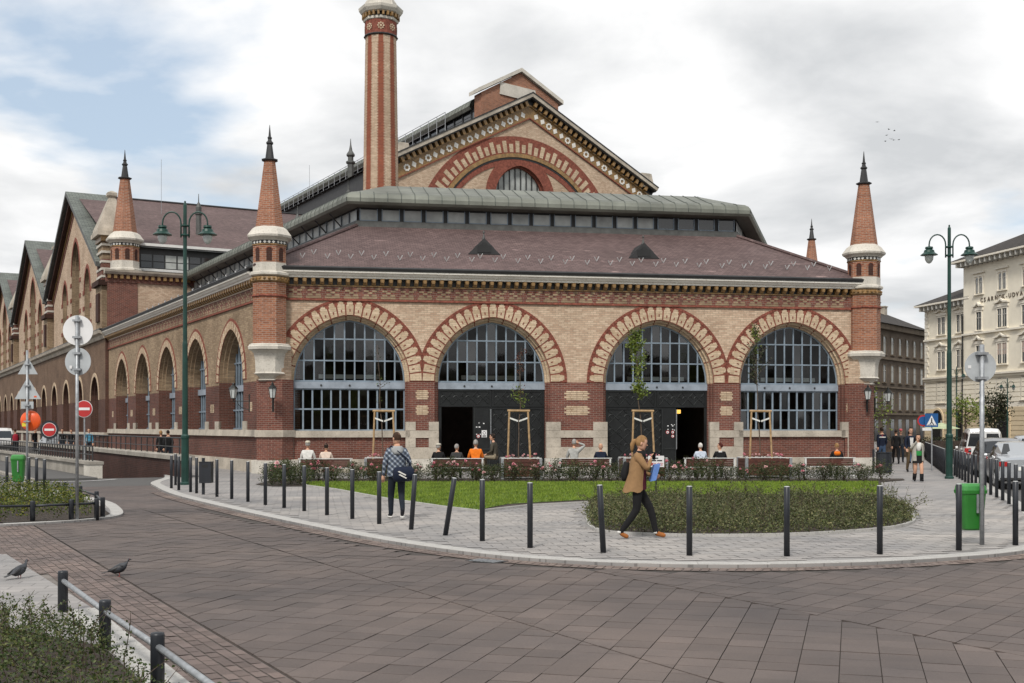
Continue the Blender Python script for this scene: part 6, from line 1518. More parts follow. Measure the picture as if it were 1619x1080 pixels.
T1=[young_tree(bx_(607,42.2),42.2,4.8,'thin almost bare young tree before the first window',[(3.0,4.6,8,.35,5,'lf_dark',.07),(2.6,3.6,5,.25,4,'lf_tree',.06)],3,-.25),
    young_tree(bx_(820,41.6),41.6,4.7,'slim young tree with sparse red upper leaves and a green tuft',[(3.4,4.6,8,.3,9,'lf_red',.075),(2.5,3.1,9,.42,22,'lf_tree',.075),(2.9,3.5,4,.4,6,'lf_red',.07)],4,.08),
    young_tree(bx_(1016,42.0),42.0,5.35,'leafy yellow green young tree behind the notice board',[(2.75,3.3,12,.45,34,'lf_tree',.10),(3.3,5.2,28,.6,38,'lf_tree',.10)],5,-.28),
    young_tree(bx_(1202,42.6),42.6,5.65,'dark thin-leaved young tree before the last window',[(3.2,5.4,30,.85,20,'lf_dark',.08),(4.4,5.5,10,.4,14,'lf_tree',.08)],6,-.2)]
lab=['pale wooden stakes and crossbar holding the almost bare tree','pale wooden stakes and crossbar holding the red-leaved tree','pale wooden stakes and crossbar holding the leafy yellow green tree','pale wooden stakes and crossbar holding the dark thin-leaved tree']
for (t,s),lb in zip(T1,lab): tag(s,lb,'tree stakes','wooden tree stakes')
for px,Y,w_,lb in PLN:                                   # little pink begonias in the planters
    bs=empty('planter_flowers',(bx_(px,Y),Y,.66)); tag(bs,'low reddish bedding flowers filling the '+lb.split('holding ')[-1].split('with ')[-1].replace('the ','').replace('a ','')+' planter','flowers','flowers in the tree planters')
    C=np.column_stack([rng.uniform(-w_/2+.1,w_/2-.1,260),rng.uniform(-.5,.5,260),rng.uniform(.0,.15,260)]); inst('foliage',leaf_mesh('foliage',C,.05,M['lf_red']),bs)
    for k in range(14): inst('blossom',ros1 if k%2 else ros2,bs,(random.uniform(-w_/2+.1,w_/2-.1),random.uniform(-.5,.5),random.uniform(.1,.2)),(0,0,0),.9)
# ---- trees by the far street
def small_tree(x,y,H,r,zc,nl,mat,size,label,squash=1.0):
    t=empty('street_tree',(x,y,0)); b=MB(); b.tube([(0,0,-.1),(.05,0,H*.3),(.0,.05,H*.62),(.05,0,H*.9)],[.11,.085,.05,.02],7); C=[]
    for k in range(16):
        a_=random.uniform(0,2*PI); z=random.uniform(H*.3,H*.8); q=(math.cos(a_)*r*random.uniform(.5,.9),math.sin(a_)*r*random.uniform(.5,.9),z+random.uniform(.1,.3)*H*.5); b.tube([(.02,0,z),q],[.03,.01],4,caps=False)
        C.append(np.array(q)+rng.normal(0,1,(nl//16,3))*np.array([r*.28,r*.28,r*.25*squash]))
    b.build('trunk',M['bark'],t); inst('crown',leaf_mesh('crown',np.vstack(C),size,M[mat]),t); tag(t,label,'tree','street trees across the road')
small_tree(31.0,80,4.0,1.0,3,900,'lf_tree',.16,'loose yellow green tree standing before the arched doorways'); small_tree(33.4,81,4.4,.9,3,1800,'lf_dark',.17,'dense dark green pointed tree between the far lamp posts',1.6)
small_tree(23.4,76,5.2,1.2,4,320,'lf_tree',.17,'sparse thin street tree just beyond the far corner of the hall'); small_tree(36.8,76,3.2,1.5,2,1500,'lf_yel',.16,'low rounded bright green tree beside the parked van')
hg=empty('hedge',(26.0,73,0),R(15)); C=np.column_stack([rng.uniform(-3.5,3.5,4000),rng.uniform(-.5,.5,4000),rng.uniform(.05,1.25,4000)]); inst('foliage',leaf_mesh('foliage',C,.10,M['lf_dark']),hg); b=MB(); b.box(-3.4,3.4,-.4,.4,0,1.0); b.build('core',M['twig'],hg); tag(hg,'clipped brownish hedge behind the black bollards','hedge')
# ================================================================ PEOPLE
random.seed(21)
def cloth(name,c,var=.12): 
    k='cl_'+name
    if k not in M: M[k]=plain(name,c,.85,0,.2,var=var,scale=14)
    return M[k]
SKIN=cloth('skin',(.55,.32,.22),.06)
def hair_m(n): return cloth('hair_'+n,{'dark':(.02,.014,.011),'brown':(.045,.025,.016),'blond':(.26,.15,.065),'grey':(.28,.27,.26),'white':(.55,.53,.5),'red':(.06,.015,.012)}[n],.3)
def plaid():
    m,t,b=newmat('blue_grey_plaid'); setrough(b,.9,0,.2); v=coords(t); mp=node(t,'ShaderNodeMapping'); t.links.new(v,mp.inputs[0]); mp.inputs['Rotation'].default_value=(0,R(45),0)
    def wave(axis,sc_):
        w_=t.nodes.new('ShaderNodeTexWave'); w_.bands_direction=axis; w_.inputs['Scale'].default_value=sc_; w_.inputs['Distortion'].default_value=.4; t.links.new(mp.outputs[0],w_.inputs[0]); return ramp(t,w_.outputs['Fac'],.55,.7)
    c=mixrgb(t,wave('X',4.2),(.06,.075,.105),(.22,.25,.29)); c2=mixrgb(t,wave('Z',4.2),(.75,.75,.75),(1.5,1.5,1.5)); t.links.new(mixrgb(t,1,c,c2,'MULTIPLY'),b.inputs['Base Color']); return m
J0=dict(pelvis=(0,0,.95),spine=(0,0,1.10),chest=(0,.005,1.29),neck=(0,-.01,1.46),skull=(0,.01,1.55),
 shL=(-.165,0,1.40),elL=(-.215,-.03,1.12),wrL=(-.215,.03,.88),shR=(.165,0,1.40),elR=(.215,-.03,1.12),wrR=(.215,.03,.88),
 hiL=(-.09,0,.90),knL=(-.10,.02,.49),anL=(-.10,-.03,.085),toL=(-.11,.13,.035),hiR=(.09,0,.90),knR=(.10,.02,.49),anR=(.10,-.03,.085),toR=(.11,.13,.035))
BONES=[('pelvis','spine','t'),('spine','chest','t'),('chest','neck','t'),('neck','skull','s'),('chest','shL','t'),('shL','elL','t'),('elL','wrL','t'),('chest','shR','t'),('shR','elR','t'),('elR','wrR','t'),
 ('pelvis','hiL','p'),('hiL','knL','p'),('knL','anL','p2'),('anL','toL','h'),('pelvis','hiR','p'),('hiR','knR','p'),('knR','anR','p2'),('anR','toR','h')]
RAD=dict(pelvis=(.145,.115),spine=(.135,.105),chest=(.165,.115),neck=(.058,.058),skull=(.055,.055),shL=.075,elL=.05,wrL=.036,shR=.075,elR=.05,wrR=.036,hiL=.108,knL=.078,anL=.055,toL=.042,hiR=.108,knR=.078,anR=.055,toR=.042)
def walk(st=.5,lift=0):
    j=dict(J0); a=st/2
    j['anL']=(-.09,a,.085); j['toL']=(-.10,a+.15,.06); j['knL']=(-.095,a*.62+.04,.49)
    j['anR']=(.09,-a,.12+lift); j['toR']=(.10,-a+.14,.035+lift*.5); j['knR']=(.095,-a*.3+.05,.49)
    j['elL']=(-.22,-.10,1.14); j['wrL']=(-.21,-.10+.0,.90); j['elR']=(.22,.05,1.13); j['wrR']=(.20,.16,.92); return j
def sit(lean=0,zs=.50):
    j={k:(x,y,z-.95+zs) for k,(x,y,z) in J0.items()}
    for s,sx in (('L',-1),('R',1)):
        j['hi'+s]=(sx*.09,.03,zs-.02); j['kn'+s]=(sx*.12,.44,zs); j['an'+s]=(sx*.12,.42,.085+max(0,zs-.52)*.5); j['to'+s]=(sx*.13,.58,.04+max(0,zs-.52)*.5)
        j['el'+s]=(sx*.24,.08,zs+.20); j['wr'+s]=(sx*.14,.30,zs+.10)
    for k in ('spine','chest','neck','skull','shL','shR'):
        x,y,z=j[k]; j[k]=(x,y+lean*(z-zs),z)
    return j
def head_add(mb,c,fwd,mi,tilt=0,sc_=1.0,cols=(0,1)):
    """shaped head: cranium, jaw, nose, ears, eyes, mouth"""
    a=fwd; ca,sa=math.cos(a),math.sin(a); ct,st=math.cos(tilt),math.sin(tilt)
    def X(x,y,z):
        x,y,z=x*sc_,y*sc_,z*sc_; y,z=y*ct+z*st,-y*st+z*ct; return (c[0]+x*ca-y*sa,c[1]+x*sa+y*ca,c[2]+z)
    prof=[(-.118,.030,.050,.028),(-.105,.048,.060,.020),(-.075,.060,.076,.008),(-.035,.069,.088,.002),(.01,.074,.095,0),(.05,.075,.097,-.004),(.085,.066,.086,-.008),(.11,.045,.06,-.012),(.122,.018,.025,-.012)]
    mb.loft([[X(w_*math.cos(2*PI*k/14),d_*math.sin(2*PI*k/14)+oy,z) for k in range(14)] for z,w_,d_,oy in prof],mi)
    mb.face([X(-.012,.088,.015),X(0,.118,-.022),X(-.016,.092,-.03)],mi); mb.face([X(.012,.088,.015),X(.016,.092,-.03),X(0,.118,-.022)],mi); mb.face([X(-.016,.092,-.03),X(0,.118,-.022),X(.016,.092,-.03)],mi); mb.face([X(-.012,.088,.015),X(.012,.088,.015),X(0,.118,-.022)],mi)
    for s in (-1,1):
        mb.loft([[X(s*(.072+.012*q),-.008+.018*math.cos(2*PI*k/8),-.01+.032*math.sin(2*PI*k/8)) for k in range(8)] for q in (0,1)],mi)
        mb.loft([[X(s*.031+.013*math.cos(2*PI*k/8),.0875+.004*q,.012+.0065*math.sin(2*PI*k/8)) for k in range(8)] for q in (0,1)],cols[1])
    mb.loft([[X(.024*math.cos(2*PI*k/8),.083+.007*q,-.062+.006*math.sin(2*PI*k/8)) for k in range(8)] for q in (0,1)],cols[0])
    return X
def hand_add(mb,w,d,mi,palm=(0,1,0),sc_=1,curl=.5):
    w=Vector(w); d=Vector(d).normalized(); n=Vector(palm); n=(n-d*n.dot(d)); n=n.normalized() if n.length>1e-3 else Vector((1,0,0)); s=d.cross(n)
    def ringp(t,wd,th): c=w+d*t*sc_; return [tuple(c+s*(wd*math.cos(2*PI*k/8))*sc_+n*(th*math.sin(2*PI*k/8))*sc_) for k in range(8)]
    mb.loft([ringp(-.02,.028,.02),ringp(.02,.036,.017),ringp(.06,.042,.016),ringp(.09,.038,.013)],mi)
    for k,(o,L) in enumerate(((-.030,.060),(-.010,.075),(.010,.070),(.029,.055))):
        p=w+(d*.085+s*o)*sc_; q=p+(d*math.cos(curl*.6)+n*math.sin(curl*.6))*L*.5*sc_; r=q+(d*math.cos(curl*1.6)+n*math.sin(curl*1.6))*L*.5*sc_
        mb.tube([tuple(p),tuple(q),tuple(r)],[.0095*sc_,.0088*sc_,.007*sc_],6,mi)
    p=w+(d*.03-s*.036)*sc_; q=p+(d*.6-s*.6+n*.3).normalized()*.035*sc_; r=q+(d*.9+n*.45-s*.1).normalized()*.03*sc_; mb.tube([tuple(p),tuple(q),tuple(r)],[.012*sc_,.010*sc_,.008*sc_],6,mi)
def person(label,loc,rz,J,H=1.74,top=None,pants=None,shoes=None,hair='brown',hairstyle='short',head_turn=0,head_tilt=0,calf=None,sleeve=True,group=None,hat=None,curl=.6,fat=1.0,hands=True):
    k=H/1.74; J={n:Vector(v)*k for n,v in J.items()}; names=list(J); idx={n:i for i,n in enumerate(names)}
    me=bpy.data.meshes.new('sk'); me.from_pydata([tuple(J[n]) for n in names],[(idx[a],idx[b]) for a,b,_ in BONES],[]); o=bpy.data.objects.new('sk',me); COL.objects.link(o)
    o.modifiers.new('s','SKIN').use_smooth_shade=True; sv=me.skin_vertices[0].data
    for n in names:
        r=RAD[n]; r=(r,r) if not isinstance(r,tuple) else r; f=fat if n in('pelvis','spine','chest','shL','shR','elL','elR') else 1; sv[idx[n]].radius=(r[0]*k*.92*f,r[1]*k*.92*f); sv[idx[n]].use_root=(n=='pelvis')
    ss=o.modifiers.new('u','SUBSURF'); ss.levels=2; ss.render_levels=2
    bpy.context.view_layer.update(); ev=bpy.data.meshes.new_from_object(o.evaluated_get(bpy.context.evaluated_depsgraph_get())); bpy.data.objects.remove(o); bpy.data.meshes.remove(me)
    mb=MB(); mb.v=[tuple(v.co) for v in ev.vertices]; mats=[SKIN,top,pants,shoes,calf or pants,hair_m('dark'),cloth('lips',(.4,.16,.13))]
    mi={'t':1,'s':0,'p':2,'h':3,'p2':4}; segs=[(J[a],J[b],mi[c]) for a,b,c in BONES]
    for p in ev.polygons:
        c=p.center; best=None
        for a,b,m_ in segs:
            ab=b-a; t=max(0,min(1,(c-a).dot(ab)/max(ab.length_squared,1e-9))); dd=(c-a-ab*t).length
            if best is None or dd<best[0]: best=(dd,m_,t)
        m_=best[1]
        mb.f.append(list(p.vertices)); mb.m.append(m_)
    bpy.data.meshes.remove(ev)
    hc=J['skull']+Vector((0,.015,.10))*k; Xh=head_add(mb,hc,head_turn,0,head_tilt,k*.98,(6,5))
    if hands:
        for s in 'LR': hand_add(mb,J['wr'+s],(J['wr'+s]-J['el'+s]),0,(0,1,.1) if s=='L' else (0,1,.1),k,curl)
    root=empty('person',loc,rz); mesh=mb.mesh('body',mats,True,False); inst('body',mesh,root)
    hm=hair_m(hair); hb=MB(); rows=9; n=16
    def hp(u,v,g=1.0):
        th=PI*v; ph=2*PI*u; return Xh(.084*g*math.sin(th)*math.cos(ph),-.006+.108*g*math.sin(th)*math.sin(ph),.018+.118*g*math.cos(th))
    if hairstyle!='bald':
        for i in range(rows):
            for q in range(n):
                v0,v1=i/rows*.72,(i+1)/rows*.72; u0,u1=q/n,(q+1)/n; um=(u0+u1)/2; front=math.sin(2*PI*um)
                lim=.34 if front>.55 else (.46 if front>.0 else (.66 if hairstyle=='short' else .72))
                if v1>lim+.02: continue
                j_=lambda u,v:1+.025*math.sin(u*40)*math.cos(v*23)
                hb.face([hp(u0,v0,j_(u0,v0)),hp(u1,v0,j_(u1,v0)),hp(u1,v1,j_(u1,v1)),hp(u0,v1,j_(u0,v1))])
        if hairstyle=='pony': hb.tube([Xh(0,-.10,.02),Xh(0,-.135,.0),Xh(.0,-.15,-.06),Xh(0,-.14,-.14),Xh(0,-.125,-.19)],[.035,.045,.04,.03,.012],8)
        if hairstyle=='long':
            for s in (-1,1): hb.tube([Xh(s*.06,-.02,.06),Xh(s*.078,-.03,-.04),Xh(s*.08,-.02,-.14),Xh(s*.07,.0,-.22)],[.03,.035,.035,.015],7)
            hb.tube([Xh(0,-.08,.05),Xh(0,-.10,-.06),Xh(0,-.09,-.2)],[.06,.065,.03],8)
        hb.build('hair',hm,root,smooth=True)
    if hat is not None:
        b=MB(); b.loft([[Xh(.088*math.cos(2*PI*k_/14)*f,-.004+.112*math.sin(2*PI*k_/14)*f,z) for k_ in range(14)] for z,f in ((.055,1.0),(.085,1.06),(.115,.98),(.14,.6),(.146,.1))]); b.face([Xh(-.06,.09,.058),Xh(.06,.09,.058),Xh(.045,.165,.045),Xh(-.045,.165,.045)]); b.build('cap',hat,root,smooth=True)
    tag(root,label,'person',group); return root,J,Xh,k
def add_part(root,mb,name,mat,smooth=True): return mb.build(name,mat,root,smooth=smooth)
BLK=cloth('black_cloth',(.012,.012,.013)); NAVY=cloth('navy_cloth',(.012,.017,.034)); DENIM=cloth('dark_denim',(.016,.021,.03)); JEAN=cloth('blue_jeans',(.05,.085,.15)); TAN=cloth('tan_coat',(.26,.155,.075)); WHT=cloth('white_cloth',(.62,.61,.58)); CRM=cloth('pale_pink_shirt',(.62,.5,.42)); ORG=cloth('orange_knit',(.72,.17,.015)); OLV=cloth('olive_grey_jacket',(.065,.058,.045)); GRY=cloth('light_grey_sweat',(.36,.36,.345)); DGR=cloth('dark_grey_jacket',(.045,.045,.045)); LBL=cloth('pale_blue_shirt',(.48,.53,.62)); BRN=cloth('brown_trousers',(.12,.085,.05)); SHB=cloth('tan_leather_shoe',(.33,.12,.035)); BLU=cloth('bright_blue_check',(.08,.28,.42),.4); MAR=cloth('maroon_top',(.07,.012,.022)); BLKS=cloth('black_shoe',(.015,.014,.014)); RED=cloth('red_pack',(.28,.02,.035)); PNK=cloth('coral_pink',(.5,.12,.14)); LGT=cloth('beige_grey_cardigan',(.36,.34,.30)); GRN=cloth('green_top',(.03,.24,.06)); KHK=cloth('beige_trousers',(.25,.21,.15))
PLD=plaid()
# ---- man walking away with a shoulder bag
J=walk(.42,.09); J['wrR']=(.25,.02,.93); J['elR']=(.26,-.06,1.16); J['elL']=(-.25,-.02,1.13); J['wrL']=(-.27,.03,.88); J['shL']=(-.175,0,1.39); J['shR']=(.175,0,1.39)
p,JJ,Xh,k=person('young man in plaid hoodie and dark jeans walking away with a navy shoulder bag',(-2.30,23.35,0),R(14),J,1.70,PLD,DENIM,cloth('dark_canvas_shoe',(.03,.03,.035)),'brown',head_turn=R(28),fat=1.12)
b=MB(); b.loft([[(x*w_,y*d_-.0,z) for x,y in [(math.cos(2*PI*i/14),math.sin(2*PI*i/14)) for i in range(14)]] for z,w_,d_ in ((.86,.20,.145),(1.0,.195,.14),(1.15,.185,.135),(1.28,.19,.14),(1.36,.17,.12))],caps=False); add_part(p,b,'hoodie_hem',PLD)
b=MB(); b.loft([[(x*w_,-.02+y*d_+oy,z) for x,y in [(math.cos(2*PI*i/12),math.sin(2*PI*i/12)) for i in range(12)]] for z,w_,d_,oy in ((1.30,.07,.03,-.115),(1.36,.12,.06,-.075),(1.43,.125,.095,-.02),(1.46,.10,.09,.0))]); add_part(p,b,'hood',cloth('pale_grey_hood',(.30,.31,.31)))
b=MB(); rr=[]
for x,hh,dz in ((.0,.10,0),(.03,.145,0),(.2,.15,.01),(.36,.145,.02),(.40,.09,.03)): rr.append([(x-.10,-.23+.10*math.cos(2*PI*i/12),.90+dz+hh*math.sin(2*PI*i/12)) for i in range(12)])
b.loft(rr); bag=add_part(p,b,'shoulder_bag',NAVY)
for i in range(2): b=MB(); b.prism([(-.03+i*.015,-.337,.96-i*.06),(.0+i*.015,-.337,.975-i*.06),(.14+i*.01,-.337,.90-i*.06),(.125+i*.01,-.337,.88-i*.06)],(0,-.004,0)); b.build('stripe',WHT,bag)
b=MB(); b.tube([(.26,-.16,1.02),(.2,-.15,1.2),(.0,-.145,1.36),(-.12,-.06,1.46),(-.13,.06,1.43),(0,.14,1.25),(.2,.12,1.05)],.016,5); add_part(p,b,'strap',NAVY)
for s in 'LR':
    to,an=JJ['to'+s],JJ['an'+s]; d=(to-an); d.z=0; d.normalize(); sd=Vector((-d.y,d.x,0)); z=to.z-.028
    b=MB(); b.loft([[tuple(an+d*(.02+.105*t)+sd*(.045*math.cos(2*PI*i/12))+d*(.13*math.sin(2*PI*i/12)) +Vector((0,0,z-an.z+hz))) for i in range(12)] for t,hz in ((.5,-.008),(.5,.02))]); add_part(p,b,'shoe_sole',WHT)
# ---- woman striding to the right
J=dict(J0); J['anL']=(-.06,.33,.085); J['toL']=(-.06,.50,.045); J['knL']=(-.08,.24,.50); J['anR']=(.06,-.30,.10); J['toR']=(.06,-.15,.03); J['knR']=(.09,-.02,.49)
J['elR']=(.25,.15,1.19); J['wrR']=(.10,.22,1.36); J['elL']=(-.23,.02,1.15); J['wrL']=(-.05,.26,1.08); J['chest']=(0,.02,1.29); J['neck']=(0,.03,1.45); J['skull']=(0,.06,1.53)
p,JJ,Xh,k=person('woman in tan jacket striding along, drinking and hugging a blue folder',(2.06,19.25,0),R(-90),J,1.68,TAN,BLK,SHB,'blond','pony',0,.22,curl=1.0,fat=1.06)
def ov(w_,d_,z,oy=0,a0=0,a1=2*PI,n=18): return [(w_*math.cos(a0+(a1-a0)*i/(n-1)),oy+d_*math.sin(a0+(a1-a0)*i/(n-1)),z) for i in range(n)]
b=MB(); a0,a1=R(140),R(400)
b.loft([ov(.15,.115,1.40*k,.02,a0,a1),ov(.19,.145,1.28*k,.02,a0,a1),ov(.18,.14,1.12*k,.0,a0,a1),ov(.19,.165,.96*k,-.03,a0,a1),[(x,y,z+max(0,y)*.5-.015*math.sin(i*1.3)) for i,(x,y,z) in enumerate(ov(.205,.195,.80*k,-.05,a0,a1))]],closed=False,caps=False); add_part(p,b,'jacket',TAN)
b=MB(); b.loft([[(x*w_,y*d_+.025,z*k) for x,y in [(math.cos(2*PI*i/14),math.sin(2*PI*i/14)) for i in range(14)]] for z,w_,d_ in ((.84,.155,.13),(1.0,.15,.125),(1.2,.15,.12))],caps=False); add_part(p,b,'maroon_top',MAR)
b=MB(); b.loft([[(x*w_,y*d_+oy,z*k) for x,y in [(math.cos(2*PI*i/14),math.sin(2*PI*i/14)) for i in range(14)]] for z,w_,d_,oy in ((1.33,.10,.09,.03),(1.38,.115,.11,.035),(1.43,.105,.105,.04),(1.50,.085,.085,.045))]); add_part(p,b,'scarf',BLK)
b=MB(); b.lathe([(.026,-.05),(.034,.06),(.036,.062),(.03,.075)],12,(.07*k,.275*k,1.40*k)); add_part(p,b,'cup',BLK)
b=MB(); b.prism([(-.13,.20,.98*k),(-.13,.30,1.0*k),(-.11,.37,1.28*k),(-.11,.27,1.26*k)],(.22,0,0)); add_part(p,b,'folder',cloth('blue_folder',(.13,.24,.55)),False)
b=MB(); b.tube([(-.1,-.16,1.30*k),(-.1,-.2,1.1*k),(-.05,-.2,1.0*k)],[.05,.07,.05],8); add_part(p,b,'shoulder_bag',BLK)
for s in 'LR':
    an=JJ['an'+s]; b=MB(); b.lathe([(.047,-.0),(.045,.035)],10,(an.x,an.y,an.z+.0)); add_part(p,b,'sock',WHT)
# ---- people on the benches
def seated(px,Y,label,top,hair,style='short',turn=0,hat=None,H=1.7,lean=0,pants=DENIM,arms=None,rz=0,zs=.50,fat=1.08):
    J=sit(lean,zs)
    if arms: J.update(arms)
    return person(label,(bx_(px,Y),Y+.06,0),rz,J,H,top,pants,BLKS,hair,style,turn,0,hat=hat,group='people on the benches',fat=fat)
seated(486,41.0,'man in white shirt and pale cap on the bench under the first window',WHT,'grey',hat=cloth('cream_cap',(.5,.45,.36)),H=1.78); seated(515,41.0,'dark-haired person in a pale pink shirt on the bench under the first window',CRM,'dark',H=1.66)
seated(693,41.3,'man in black jacket and pale flat cap on the bench by the gate',BLK,'grey',turn=R(-35),hat=cloth('pale_flat_cap',(.46,.43,.36)),H=1.66,lean=.05); seated(722,41.3,'grey-haired man in dark grey jacket on the bench by the gate',DGR,'grey',turn=R(-30),H=1.64); seated(752,41.3,'grey-haired man in an orange jumper on the bench by the gate',ORG,'grey',H=1.84,fat=1.2)
pp=seated(784,41.45,'dark-haired man in olive jacket perched on the planter edge, facing sideways',OLV,'dark',H=1.74,lean=.18,rz=R(72),zs=.79,pants=KHK)
seated(908,41.7,'grey-haired person in light grey sweatshirt with one hand on the head',GRY,'grey',H=1.86,arms={'elR':(.36,.0,1.12),'wrR':(.13,-.02,1.20),'shR':(.18,0,.97)}); seated(950,41.7,'bald man in a navy jumper on the bench between the gates',NAVY,'grey','bald',H=1.66)
seated(1108,41.8,'white-haired person in a pale blue shirt before the open gate',LBL,'white',H=1.68); 
q,JJ,Xh,k=seated(1139,41.8,'dark red-haired woman in black with white collar, turned sideways',BLK,'red','short',turn=R(70),H=1.68); b=MB(); b.lathe([(.085,-.03),(.075,.03)],12,tuple(JJ['neck'])); b.build('collar',WHT,q)
q,JJ,Xh,k=seated(1324,42.5,'blond person in black jacket with an orange hood under the last window',BLK,'blond',H=1.66); b=MB(); b.loft([[(x*w_,y*d_-.02,JJ['neck'].z+z) for x,y in [(math.cos(2*PI*i/12),math.sin(2*PI*i/12)) for i in range(12)]] for z,w_,d_ in ((-.14,.12,.09),(-.06,.14,.12),(.0,.10,.10))]); b.build('hood',ORG,q,smooth=True)
# ---- passers-by on the right
J=walk(.34); J['elR']=(.27,.02,1.22); J['wrR']=(.08,.17,1.52)
p,JJ,Xh,k=person('woman in grey cardigan, green top and short black skirt walking with phone raised',(13.67,39.4,0),R(176),J,1.58,LGT,SKIN,BLK,'dark','long',calf=SKIN,group='passers-by on the right pavement')
b=MB(); b.loft([[(x*w_,y*d_,z*k) for x,y in [(math.cos(2*PI*i/14),math.sin(2*PI*i/14)) for i in range(14)]] for z,w_,d_ in ((.70,.19,.16),(.85,.175,.14),(1.0,.155,.12))],caps=False); add_part(p,b,'skirt',BLK)
b=MB(); b.loft([[(x*w_,y*d_+.02,z*k) for x,y in [(math.cos(2*PI*i/14),math.sin(2*PI*i/14)) for i in range(14)]] for z,w_,d_ in ((.98,.145,.12),(1.15,.14,.125))],caps=False); add_part(p,b,'top',GRN)
b=MB(); b.loft([[(x*w_,y*d_+.05,z*k) for x,y in [(math.cos(2*PI*i/12),math.sin(2*PI*i/12)) for i in range(12)]] for z,w_,d_ in ((1.12,.07,.09),(1.3,.10,.11),(1.46,.09,.08))]); add_part(p,b,'scarf',WHT)
b=MB(); b.loft([ov(.17,.14,1.36*k,0,R(120),R(420)),ov(.19,.16,1.1*k,0,R(120),R(420)),ov(.21,.18,.78*k,0,R(115),R(425))],closed=False,caps=False); add_part(p,b,'cardigan',LGT)
for s in 'LR':
    a,kn=JJ['an'+s],JJ['kn'+s]; b=MB(); b.tube([tuple(a+Vector((0,0,-.04))),tuple(a.lerp(kn,.55))],[.058,.066],10); add_part(p,b,'boot',BLK)
b=MB(); b.loft([[(-.24+.03*math.cos(t)*1,.02+.10*math.sin(t),z) for t in [2*PI*i/10 for i in range(10)]] for z in (.82,.98,1.04)]); add_part(p,b,'handbag',BLK)
p,JJ,Xh,k=person('tall man in dark jacket over white shirt and brown trousers walking towards us',(16.25,47.7,0),R(178),walk(.3),1.80,NAVY,BRN,BLKS,'dark',group='passers-by on the right pavement'); b=MB(); b.prism([(-.05,.125,1.1),(.05,.125,1.1),(.07,.12,1.42),(-.07,.12,1.42)],(0,.02,0)); b.build('shirt_front',WHT,p)
p,JJ,Xh,k=person('man in navy jacket with white and red shoulder stripes walking away',(16.75,53.0,0),R(4),walk(.26),1.80,NAVY,JEAN,WHT,'dark',group='passers-by on the right pavement',fat=1.15); b=MB(); b.loft([[(x*w_,y*d_,z) for x,y in [(math.cos(2*PI*i/14),math.sin(2*PI*i/14)) for i in range(14)]] for z,w_,d_ in ((1.37,.215,.125),(1.42,.20,.12))]); b.build('shoulder_stripe',WHT,p); b=MB(); b.lathe([(.10,1.43),(.075,1.50)],12); b.build('collar',RED,p)
person('dark-haired person in black jacket and trousers walking away, far along the pavement',(19.2,58.5,0),R(-8),walk(.5),1.70,BLK,BLK,BLKS,'dark',group='passers-by on the right pavement'); person('person in dark jacket and blue jeans striding away, far along the pavement',(20.2,59.5,0),R(-30),walk(.55),1.62,BLK,JEAN,BLKS,'dark',group='passers-by on the right pavement')
person('person in a pink cap half hidden behind the tall man',(20.1,60.5,0),R(170),walk(.2),1.72,DGR,DENIM,BLKS,'brown',hat=PNK,group='passers-by on the right pavement')
# ---- people along the ramp
def at_pq(p,q): return PQ(p,q)
person('blond person in black coat walking beside the ramp railing',at_pq(-1.9,9.8),R(30),walk(.2),1.66,BLK,DENIM,BLKS,'blond',group='people beside the ramp'); person('dark-haired person in black vest with coral sleeves walking beside the ramp railing',at_pq(-1.9,8.3),R(26),walk(.25),1.68,BLK,DENIM,BLKS,'dark',group='people beside the ramp',fat=1.2)
person('man in bright blue checked shirt standing by the ramp railing',at_pq(-2.4,27.0),R(200),dict(J0),1.76,BLU,DENIM,BLKS,'dark',group='people beside the ramp')
for i,(a_,b_,lb) in enumerate(((-2.2,35.2,'person in black standing farther along the ramp railing, nearest the blue shirt'),(-2.6,36.4,'person in black standing with arms down past the blue shirt'),(-2.4,47.0,'dark-clad person waiting far along the flank wall'),(-2.9,48.6,'dark-clad tall person far along the flank wall beside another'),(-2.6,50.5,'third dark-clad person far along the flank wall'))): person(lb,at_pq(a_,b_),R(160+30*i),dict(J0),1.70+.03*(i%3),BLK if i!=2 else DGR,DENIM,BLKS,'dark' if i!=3 else 'grey',group='people beside the ramp')
p,JJ,Xh,k=person('person with a red backpack walking past the parked cars',(-31.0,73.0,0),R(30),walk(.3),1.72,DGR,DENIM,BLKS,'brown',group='people beside the ramp'); b=MB(); b.loft([[(x*w_,-.19+y*.10,z) for x,y in [(math.cos(2*PI*i/10),math.sin(2*PI*i/10)) for i in range(10)]] for z,w_ in ((.95,.14),(1.05,.18),(1.3,.17),(1.42,.10))]); b.build('backpack',RED,p,smooth=True)
# ================================================================ VEHICLES AND BIRDS
def paint(name,c,metal=.3):
    m,t,b=newmat(name); setrough(b,.28,metal,.5); b.inputs['Base Color'].default_value=(*c,1); b.inputs['Coat Weight'].default_value=.6; b.inputs['Coat Roughness'].default_value=.08; return m
M['silver']=paint('silver_car_paint',(.42,.44,.46),.5); M['white_car']=paint('white_car_paint',(.66,.66,.65),0); M['black_car']=paint('black_car_paint',(.012,.013,.016),.2); M['grey_car']=paint('light_grey_car_paint',(.30,.32,.34),.5)
M['tyre']=plain('black_tyre',(.014,.014,.014),.85); M['rim']=plain('alloy_rim',(.35,.36,.37),.35,.8); M['tail']=plain('red_tail_lamp',(.35,.012,.012),.2); M['plastic']=plain('black_bumper_plastic',(.02,.02,.021),.6); M['head']=plain('clear_headlamp',(.55,.56,.56),.15,.2); M['plate']=plain('number_plate',(.7,.7,.66),.5)
